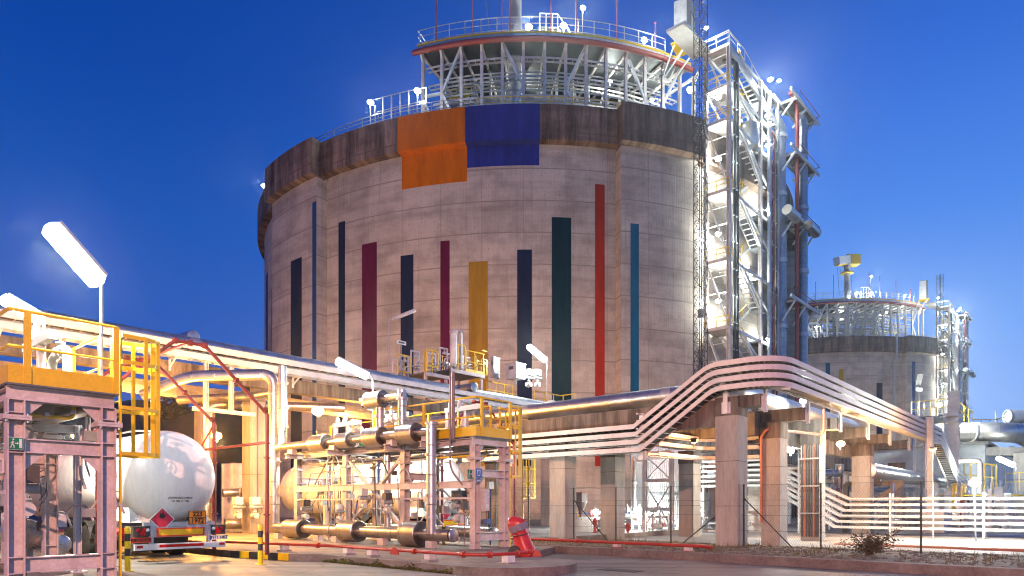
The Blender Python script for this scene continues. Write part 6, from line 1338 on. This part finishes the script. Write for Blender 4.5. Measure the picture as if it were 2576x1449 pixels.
for k, (px, pyt, Y, r, mt, lab) in enumerate(((2125, 1228, 46, .16, 'steel_w', 'white steel post left of the pale concrete column'), (2205, 1250, 44, .18, 'steel_w', 'white steel post under the rusty bracket'), (2275, 1250, 50, .14, 'steel', 'pinkish steel post behind the six trays'), (2346, 1215, 46, .3, 'steel_w', 'thick white insulated upright at the foot of the dropping trays'), (2385, 1235, 48, .2, 'steel_w', 'white upright behind the fence post'),
      (2420, 1250, 42, .09, 'rust', 'brown steel post crossing the white trays'), (2490, 1230, 41, .1, 'steel_w', 'slim white upright right of the bright lamp'), (2512, 1225, 44, .22, 'steel_w', 'stout white upright at right behind the trays'), (2535, 1240, 45, .2, 'steel_w', 'second stout white upright near the right edge'))):
    t = thing('steel_post', lab, 'post', g0(px, Y)); z = zz(pyt, Y); MB().hbar(g0(px, Y), g0(px, Y)+Z_*z, r*2, r*2, U_, .03).build('shaft', M[mt], t); MB().box(g0(px, Y)+Z_*.05, (r*3.4, r*3.4, .06), GA).build('base_plate', M['galv'], t)
for k, px in enumerate((2398, 2420)): pipe('vent_hook', ('yellow hooked vent pipe above the trays', 'second yellow hooked vent pipe above the trays')[k], [at(px, 1290, 43), at(px, 1222, 43), at(px+8, 1216, 43), at(px+8, 1240, 43)], .09, 'yellow', bend=.3, n=10)
# big bent pipe and the concrete frame at the far right
pipe('insulated_pipe', 'very big shiny bent insulated pipe on the concrete frame at far right', [at(2325, 1088, 63), at(2410, 1087, 61), at(2560, 1087, 58), at(2600, 1110, 64), at(2700, 1112, 75)], .86, 'clad', bend=2.6, n=28, saddles=[(at(2450, 1087, 60), X_, 0)])
t = thing('concrete_gantry', 'grey concrete frame carrying the very big bent pipe at far right', 'frame', g0(2566, 58)); MB().bar(at(2415, 1136, 60), at(2640, 1136, 57.5), .6, .7).build('beam', M['conc'], t); MB().bar(at(2415, 1137, 68), at(2640, 1137, 66), .6, .7).build('beam', M['conc'], t)
for (px, Y) in ((2566, 58), (2425, 60.2), (2600, 66)): MB().hexa(V((g0(px, Y).x, Y, 3.0)), R_*.42, U_*.42, Z_*3.0).build('column', M['conc'], t)
for px in (2450, 2500, 2545): MB().bar(at(px, 1130, 59.3), at(px, 1130, 67), .4, .5).build('cross_beam', M['conc'], t)
t = thing('steel_column', 'tall pinkish steel column with a collar below the far stair tower', 'column', g0(2399, 50)); MB().hbar(g0(2399, 50), at(2399, 985, 50), .7, .6, U_, .06).build('shaft', M['steel'], t)
for py in (1045, 1060): MB().box(at(2395, py, 49.9), (1.6, .9, .22), GA).build('collar', M['steel'], t)
t = thing('steel_platform', 'grey steel platform with yellow edge right of the trays\' end', 'platform', at(2350, 1060, 56)); c_ = at(2352, 1056, 57); MB().box(c_, (4.6, 2.6, .18), GA).build('deck', M['floor'], t); MB().box(c_-U_*1.32+Z_*.05, (4.6, .03, .3), GA).build('kick_plate', M['yellow'], t)
for (da, db) in ((-2.1, -1.1), (2.1, -1.1), (-2.1, 1.1), (2.1, 1.1)): q = c_+R_*da+U_*db; MB().bar(V((q.x, q.y, 0)), q, .2, .2).build('leg', M['steel_w'], t)
cc = lambda da, db: c_+R_*da+U_*db+Z_*.1
guard_rail('yellow railing of many bars round the grey steel platform at right', [cc(-2.3, 1.3), cc(-2.3, -1.3), cc(2.3, -1.3)], 1.25, .45, M['yellow'], r=.035, pw=.07)
q0 = at(2405, 1052, 58); q1 = at(2500, 1110, 66)
guard_rail('sloping yellow handrail descending behind the big bent pipe', [at(2402, 1045, 60), at(2448, 1075, 62)], 1.4, 1.0, M['yellow'], r=.04, pw=.08); guard_rail('level yellow handrail behind the big bent pipe against the sky', [at(2448, 1098, 64), at(2530, 1098, 66)], 1.6, 1.2, M['yellow'], r=.04, pw=.08)
guard_rail('yellow stair rail of close bars behind the bright lamp at right', [at(2425, 1225, 52), at(2505, 1235, 50), at(2508, 1235, 53)], 1.9, .5, M['yellow'], r=.04, pw=.07, mids=1); guard_rail('yellow rail of close bars at the far right edge under the concrete frame', [at(2530, 1235, 47), at(2600, 1232, 46)], 1.2, .7, M['yellow'], r=.035, pw=.06)
pipe('bent_duct', 'grey square bent duct right of the trays\' end', [at(2412, 1160, 47), at(2450, 1158, 46.5), at(2466, 1160, 46.3), at(2468, 1240, 46.3)], .16, 'brown', bend=.5, n=12)
p0 = at(2556, 1048, 60); t = thing('relief_valve', 'pale round valve body standing on the big bent pipe against the sky', 'valve', p0-Z_*.8); MB().drum(p0-X_*.7, p0+X_*.7, .62, 20, .12).build('body', M['steel_w'], t); MB().ring(p0-X_*.75, X_, .55, .09, 20).build('flange', M['galv'], t); MB().lathe(p0-Z_*1.1, Z_, [(0, .3), (.6, .25)], 12).build('neck', M['steel_w'], t); MB().tube([p0-X_*.9, p0-X_*2.0-Z_*.3, p0-X_*2.0-Z_*1.4], .05, 6).build('lever', M['dark'], t)
pipe('thin_post', 'slender white instrument post against the sky above the big bent pipe', [at(2505, 1100, 64), at(2505, 1035, 64)], .07, 'steel_w', n=8, cat='post'); pipe('thin_post', 'thin dark mast with a small plate in front of the far tank', [at(2312, 1070, 60), at(2312, 965, 60)], .04, 'dark', n=6, cat='post')
p0 = at(2312, 980, 59.9); t = thing('mast_plate', 'small white plate and tilted solar panel on the thin dark mast', 'panel', p0); MB().box(p0+Z_*.0, (.55, .05, .3), (X_, Y_, Z_)).build('plate', M['sign_w'], t); MB().box(p0+Z_*.9, (.5, .1, 1.0), (X_, (Y_+Z_*.4).normalized(), (Z_-Y_*.4).normalized())).build('solar_panel', M['dark'], t)
# dark process hall closing the view at right, with its own columns
t = thing('process_hall', 'low dark process hall closing the view behind the trays at right', 'building', g0(2350, 75)); MB().box(V((at(2430, 1200, 82).x, 82, 3.4)), (54, 10, 6.8), GA).build('wall', M['grey'], t); MB().box(V((at(2430, 1200, 82).x, 82, 6.9)), (54.6, 10.6, .25), GA).build('roof', M['dark'], t)
pn = MB()
for k in range(30): pn.box(V((at(2430, 1200, 82).x, 82, 1.9+(k % 3)*.4))-U_*5.05+R_*(-25+k*1.7), (1.1, .08, 2.6), GA)
pn.build('wall_panels', M['galv'], t)
t = thing('rear_rack', 'grey steel pipe rack of two levels behind the trays at right', 'pipe rack', g0(2250, 58))
for k in range(6):
    q = g0(2080, 56)+R_*k*4.2; MB().bar(q, q+Z_*4.8, .25, .25).build('post', M['steel_w'], t); MB().bar(q+U_*3, q+U_*3+Z_*4.8, .25, .25).build('post', M['steel_w'], t)
    for z in (3.2, 4.7): MB().bar(q+Z_*z, q+U_*3+Z_*z, .2, .25).build('beam', M['steel'], t)
for k in range(7):
    q = g0(2080, 56)+U_*(.3+.4*k); r = (.09, .16, .07, .12, .2, .08, .1)[k]
    for z in (3.33, 4.83): MB().tube([q-R_*6+Z_*(z+r), q+R_*26+Z_*(z+r)], r, 10).build('pipe', M[('clad', 'steel_w', 'galv', 'clad_o', 'clad', 'blue', 'steel_w')[(k+int(z)) % 7]], t)
# left: yellow lit equipment right of the tanker
wb(566, 612, 1168, 1345, 36, 1.2, 'equipment_cabinet', 'tall pale cabinet in yellow light right of the tanker', 'cabinet', 'wpaint', door)
for k, (px0, px1, py, Y, r, lab) in enumerate(((560, 655, 1240, 34.5, .22, 'yellow lit insulated pipe crossing behind the concrete column'), (565, 660, 1318, 34, .26, 'yellow lit fat insulated pipe low beside the concrete column'), (560, 640, 1205, 37, .1, 'thin yellow lit pipe above the pale cabinet'))): pipe('process_pipe', lab, [at(px0, py, Y), at(px1, py-3, Y+1)], r, 'clad', n=14, collars=[(at((px0+px1)/2, py-1, Y+.5), X_)])
for k, px in enumerate((598, 641)): instrument(V((at(px, 1300, 33).x, 33, .9)), ('yellow lit valve on the pipes right of the tanker', 'yellow lit valve close by the pale concrete column')[k], 20+k, 1.2, 'steel_w')
portal([g0(585, 39), g0(655, 40)], 'yellow lit steel portal behind the concrete column', 3.6, 'steel', .0, .1, (2.4,), ())
pipe('conduit', 'thin blue conduit on the pale concrete column right of the tanker', [at(648, 1290, 33.8), at(648, 1000, 33.8), at(652, 992, 33.8), at(684, 996, 33.8)], .035, 'blue', bend=.15, n=8, cat='conduit')
portal([g0(548, 33), g0(640, 33)], 'white steel goal frame hanging under the overhead rack', 6.3, 'steel_w', 5.4, .1, (), ()) if False else None
t = thing('hanging_bracket', 'white steel U frame hung under the overhead rack trays', 'steel frame', W(14.6, 31.2, 6.0))
for a in (14.2, 15.4): MB().hbar(W(a, 31.1, 6.0), W(a, 31.1, 8.1), .18, .18, U_, .02).build('hanger', M['steel_w'], t)
MB().hbar(W(13.6, 31.1, 5.95), W(16.6, 31.1, 5.95), .18, .18, U_, .02).build('bottom_bar', M['steel_w'], t)
# equipment and railings on top of the overhead rack
def rk(px, py, b=34.0):
    a, Y = on_b(px, b); return V(((px-CX)/F*Y, Y, zz(py, Y)))
c0 = rk(1020, 948); c1 = rk(1215, 948)
t = thing('valve_platform', 'grey steel valve platform on top of the overhead rack in front of the ochre stripe', 'platform', c0); d_ = (c1-c0); pz = 10.35; a_0 = on_b(985, 34)[0]; a_1 = on_b(1200, 34)[0]
for k, (a0_, a1_, z) in enumerate(((a_0+2.0, a_0+4.2, 10.15), (a_0+4.3, a_0+7.6, 10.7))):
    MB().gbox(a0_, a1_, 33.2, 35.8, z-.1, z).build('deck', M['floor'], t); MB().gbox(a0_, a1_, 33.12, 33.2, z-.2, z+.02).build('edge_beam', M['steel'], t)
    for a in (a0_+.2, a1_-.2):
        for b in (33.3, 35.6): MB().bar(W(a, b, 8.05), W(a, b, z-.1), .16, .16).build('leg', M['steel'], t)
def hoop(a0_, a1_, b, z, lab, h=1.5):
    t = thing('rail_hoop', lab, 'rail', W(a0_, b, z)); MB().tube([W(a0_, b, z), W(a0_, b, z+h), W(a1_, b, z+h), W(a1_, b, z+.45), W(a0_, b, z+.45)], .045, 8, bend=.16).build('hoop', M['yellow'], t)
    MB().bar(W((a0_+a1_)/2, b, z), W((a0_+a1_)/2, b, z+h), .05, .05).build('bar', M['yellow'], t)
hoop(a_0, a_0+1.0, 33.4, 9.5, 'leftmost yellow rail hoop on the overhead rack'); hoop(a_0+2.2, a_0+3.2, 33.2, 10.15, 'second yellow rail hoop on the overhead rack'); hoop(a_0+4.4, a_0+5.7, 33.2, 10.7, 'largest yellow rail hoop on the overhead rack', 1.75)
guard_rail('yellow railing round the valve platform on the overhead rack', [W(a_0+5.8, 33.2, 10.7), W(a_0+7.6, 33.2, 10.7), W(a_0+7.6, 35.8, 10.7), W(a_0+4.3, 35.8, 10.7)], 1.5, .9, M['yellow'], toe=.25, r=.035, pw=.06)
caged_ladder(a_0+7.9, 34.0, 10.9, 'yellow caged ladder at the right end of the rack valve platform', 8.3, 1, 10.9)
for k, (da, z, s_) in enumerate(((.7, 9.3, 1.5), (1.5, 9.6, 1.6), (2.7, 10.15, 1.6), (3.6, 10.15, 1.5), (5.0, 10.7, 1.6), (6.0, 10.7, 1.4), (6.9, 10.7, 1.3))):
    b = 34.3+.3*(k % 3); t = thing('valve_station', '%s white valve station on the overhead rack platform' % ORD[k], 'valve station', W(a_0+da, b, z))
    for q in (-.35, .35): MB().bar(W(a_0+da+q, b, z), W(a_0+da+q, b, z+1.05*s_), .09, .09).build('upright', M['steel_w'], t)
    for f_ in (.4, 1.0): MB().bar(W(a_0+da-.4, b, z+1.05*s_*f_), W(a_0+da+.4, b, z+1.05*s_*f_), .09, .1).build('cross_bar', M['steel_w'], t)
    valve(MB(), W(a_0+da, b-.1, z+.35*s_), Z_, .075, True, -U_).build('valve', M['galv'], t); valve(MB(), W(a_0+da+.1, b, z+.85*s_), R_, .06, True, Z_).build('valve', M['steel_w'], t)
    MB().tube([W(a_0+da, b-.1, z), W(a_0+da, b-.1, z+.6*s_), W(a_0+da+.5, b-.1, z+.7*s_)], .05, 8, bend=.15).build('pipe', M['wpaint'], t)
t = thing('instrument_mast', 'grey mast with a small instrument head beside the white ribbed cylinder', 'mast', rk(1160, 940)); p0 = rk(1160, 940); MB().bar(p0, p0+Z_*2.9, .16, .16).build('post', M['steel_w'], t); MB().box(p0+Z_*2.95-X_*.1, (.6, .25, .2)).build('head', M['grey'], t)
def boxon(px, py, w_, d, h, lab, b=33.5, mt='grey', leg=.4):
    p = rk(px, py, b); t = thing('instrument_cabinet', lab, 'cabinet', p); MB().box(p+Z_*(leg+h/2), (w_, d, h), GA).build('case', M[mt], t); MB().box(p+Z_*(leg+h+.03), (w_+.1, d+.1, .06), GA).build('lid', M['galv'], t); MB().bar(p, p+Z_*leg, .15, .15).build('stand', M['galv'], t); MB().box(p+Z_*(leg+h*.72)-R_*(w_/2+.01), (.02, d*.4, h*.22), GA).build('window', M['dark'], t); return t
boxon(1297, 968, 1.0, 1.0, 1.05, 'grey instrument cabinet with a small dark window on the overhead rack pipe', 32.6, 'wpaint'); boxon(1246, 955, .7, .3, 1.5, 'narrow open steel cabinet frame left of the grey instrument cabinet', 34.5, 'grey', .1)
guard_rail('yellow railing at the right end of the overhead rack', [W(on_b(1345, 34.5)[0], 34.5, 9.6), W(on_b(1410, 34.5)[0], 34.5, 9.6), W(on_b(1410, 34.5)[0], 33, 9.6)], 1.1, 1.2, M['yellow'], r=.035, pw=.06); guard_rail('yellow railing between the valve platform and the grey instrument cabinet', [W(on_b(1225, 35)[0], 35.0, 9.6), W(on_b(1290, 35)[0], 35.0, 9.6)], 1.25, .9, M['yellow'], r=.035, pw=.06)
for k, px in enumerate((1330, 1352)): instrument(rk(px, 975, 32.6), ('white motor valve on the rack pipe right of the grey cabinet', 'second white motor valve on the rack pipe near the lamp pole')[k], 40+k, 1.5, 'steel_w')
p0 = W(41.5, 32.4, 9.15); t = thing('flange_joint', 'big grey flange joint on the right end of the rack pipe', 'flange', p0-Z_*.5); MB().lathe(p0-R_*.15, R_, [(0, .52), (.12, .52), (.12, .4), (.18, .4), (.18, .52), (.3, .52)], 24).build('rings', M['galv'], t); MB().lathe(p0+R_*.3, R_, [(0, .40), (.9, .38)], 20).build('sleeve', M['clad'], t)
p0 = rk(1010, 862, 34); t = thing('name_plate', 'small white tag plate on a rod above the rack left of the yellow hoops', 'sign', p0-Z_*1.2); MB().box(p0, (.75, .03, .24), (R_, U_, Z_)).build('plate', M['sign_w'], t); MB().bar(p0-Z_*2.0, p0, .03, .03).build('rod', M['galv'], t); MB().box(p0-U_*.02, (.5, .01, .1), (R_, U_, Z_)).build('caption', M['cable'], t)

# curved trays under the sloping trays
for k, z in enumerate((4.45, 4.05, 3.65)):
    t_ = tray(('upper', 'middle', 'lower')[k]+' curved grey tray turning below the sloping trays', fillet([W(23.6, 13.4, z), W(27.5, 13.2, z), W(27.9, 10.9, z)], 1.8, 7), .5, .14, None, mat='steel', cables=False)

p0 = at(1560, 1437, 16.6); t = thing('drain_grate', 'dark iron drain grate set in the road right of the island', 'drain', V((p0.x, p0.y, .006))); MB().box(V((p0.x, p0.y, .008)), (.5, 1.1, .006), GA).build('frame', M['black'], t)
dg_ = MB()
for k in range(14): dg_.box(V((p0.x, p0.y, .014))+U_*(-.48+k*.074), (.42, .03, .008), GA)
dg_.build('bars', M['dark'], t)

f_, d_2 = phi2(2247); q = lambda z, R: P(f_, R, z)+OFF2
pipe('drain_pipe', 'grey drain pipe running down the far tank from its rim', [q(45, RR+.3), q(39.5, RR+.3), q(38.2, TR+.35), q(24, TR+.35), q(2, TR+.35)], .28, 'galv', n=10, collars=[(q(30, TR+.35), Z_), (q(22, TR+.35), Z_)])

flood('orange sodium lamp hung under the beam behind the sloping trays', W(24.6, 12.2, 4.1), 450, (1, .48, .16), V((.5, .8, -.3)), None, .3, 'lamp_s')
flood('orange sodium lamp under the rack beams above the six trays at right', W(36.5, 6.2, 4.2), 1500, (1, .52, .22), V((.3, .3, -1)), None, .3, 'lamp_s', pole=W(36.5, 6.2, 0))
def manifold(px, pyb, Y, w_, n_, h, lab, mats=('steel_w', 'galv', 'steel_w')):
    p = V((at(px, pyb, Y).x, Y, 0)); t = thing('pipe_manifold', lab, 'pipe manifold', p)
    MB().tube([p-R_*w_/2+Z_*.45, p+R_*w_/2+Z_*.45], .09, 10).build('header', M[mats[0]], t); MB().tube([p-R_*w_/2+U_*.4+Z_*h*.95, p+R_*w_/2+U_*.4+Z_*h*.95], .07, 10).build('header', M[mats[1]], t)
    for k in range(n_):
        q = p+R_*(-w_/2+w_*(k+.5)/n_); MB().tube([q+Z_*.45, q+Z_*h*(.8+.2*(k % 2)), q+U_*.4+Z_*h*.95], .045, 8, bend=.15).build('riser', M[mats[k % 3]], t); valve(MB(), q+Z_*h*.5, Z_, .05, True, -U_).build('valve', M[('steel_w', 'red', 'galv', 'blue')[k % 4]], t)
    for s_ in (-.45, .45): MB().bar(p+R_*w_*s_+U_*.2, p+R_*w_*s_+U_*.2+Z_*h*1.1, .1, .1).build('stand', M['steel'], t)
for px, pyb, Y, w_, n_, h, lab in ((1672, 1340, 37, 2.0, 5, 1.0, 'white pipe manifold in front of the pink steel frame'), (1755, 1338, 38, 1.8, 4, .9, 'white pipe manifold left of the nearest column'), (1545, 1335, 43, 2.2, 5, 1.3, 'white pipe manifold behind the shaded rear column'), (1600, 1338, 42, 1.6, 4, 1.5, 'tall pipe manifold left of the pink steel frame'),
    (2230, 1335, 44, 3.0, 6, 1.6, 'wide pipe manifold behind the bush'), (2300, 1335, 46, 2.4, 5, 2.2, 'tall pipe manifold right of the large orange lit vessel'), (2430, 1338, 41, 3.0, 6, 1.7, 'wide pipe manifold right of the very bright lamp'), (2540, 1338, 42, 3.0, 6, 2.0, 'pipe manifold at the far right edge'), (2085, 1338, 43, 1.8, 4, 1.8, 'pipe manifold right of the cable column'), (1890, 1340, 41, 1.4, 3, 1.2, 'small pipe manifold between the two nearest columns'), (640, 1330, 39, 2.2, 5, 2.2, 'yellow lit pipe manifold behind the pale concrete column')): manifold(px, pyb, Y, w_, n_, h, lab)
# ---------------------------------------------------------------- sky, camera, render
w = bpy.data.worlds.new("World"); SC.world = w; w.use_nodes = True; nt = w.node_tree
bg = nt.nodes['Background']; tc = nd(nt, 'ShaderNodeTexCoord'); sp = nd(nt, 'ShaderNodeSeparateXYZ'); lk(nt, tc, 'Generated', sp, 0)
ra = ramp(nt, sp, 2, [(0, (.34, .52, .97)), (.10, (.28, .48, .96)), (.2, (.19, .40, .93)), (.35, (.08, .26, .84)), (.5, (.035, .155, .68)), (.62, (.012, .095, .48)), (1, (.004, .04, .25))])
rb = ramp(nt, sp, 2, [(0, (.035, .12, .50)), (.15, (.028, .115, .50)), (.35, (.008, .09, .46)), (.5, (.004, .06, .37)), (.65, (.001, .045, .31)), (1, (.001, .025, .18))])
mr = nd(nt, 'ShaderNodeMapRange', i_1=-.5, i_2=.5); mr.interpolation_type = 'SMOOTHSTEP'; lk(nt, sp, 0, mr, 0)
mx = nd(nt, 'ShaderNodeMix', data_type='RGBA'); lk(nt, mr, 0, mx, 0); lk(nt, rb, 0, mx, 6); lk(nt, ra, 0, mx, 7)
lk(nt, mx, 2, bg, 0); bg.inputs[1].default_value = 1.0
HAZE = 0.0003  # thin volume added to stand in for lens glow round the lamps
if HAZE:
    hz = MB(); hz.lbox(-425, 565, -75, 625, -1.2, 82); ho = struct(hz, 'haze', M['dark'], 'stuff'); tag(ho, 'faint haze added to imitate lens glow round the lamps', 'haze')
    m = bpy.data.materials.new('lens_glow_haze'); m.use_nodes = True; nh = m.node_tree; nh.nodes.remove(nh.nodes['Principled BSDF'])
    pv = nh.nodes.new('ShaderNodeVolumePrincipled'); pv.inputs['Density'].default_value = HAZE; pv.inputs['Anisotropy'].default_value = .92; pv.inputs['Color'].default_value = (.9, .94, 1, 1)
    nh.links.new(pv.outputs[0], nh.nodes['Material Output'].inputs['Volume']); ho.data.materials.clear(); ho.data.materials.append(m)
cam = bpy.data.cameras.new('camera'); co = bpy.data.objects.new('camera', cam); COL.objects.link(co)
co.location = (0, 0, EYE); co.rotation_euler = (math.radians(90), 0, 0)
cam.sensor_width = 36; cam.lens = F/2576*36; cam.shift_y = (HY-724.5)/2576; cam.clip_end = 6000; cam.clip_start = .1
SC.camera = co
vs_ = SC.view_settings; vs_.view_transform = 'Standard'; vs_.look = 'None'; vs_.exposure = 0; vs_.gamma = 1
cy = SC.cycles; cy.use_denoising = True; cy.max_bounces = 5; cy.diffuse_bounces = 2; cy.glossy_bounces = 3; cy.transmission_bounces = 2
cy.caustics_reflective = False; cy.caustics_refractive = False; cy.sample_clamp_indirect = 4; cy.use_light_tree = True; cy.volume_bounces = 0; cy.filter_width = 1.1
SC.render.film_transparent = False
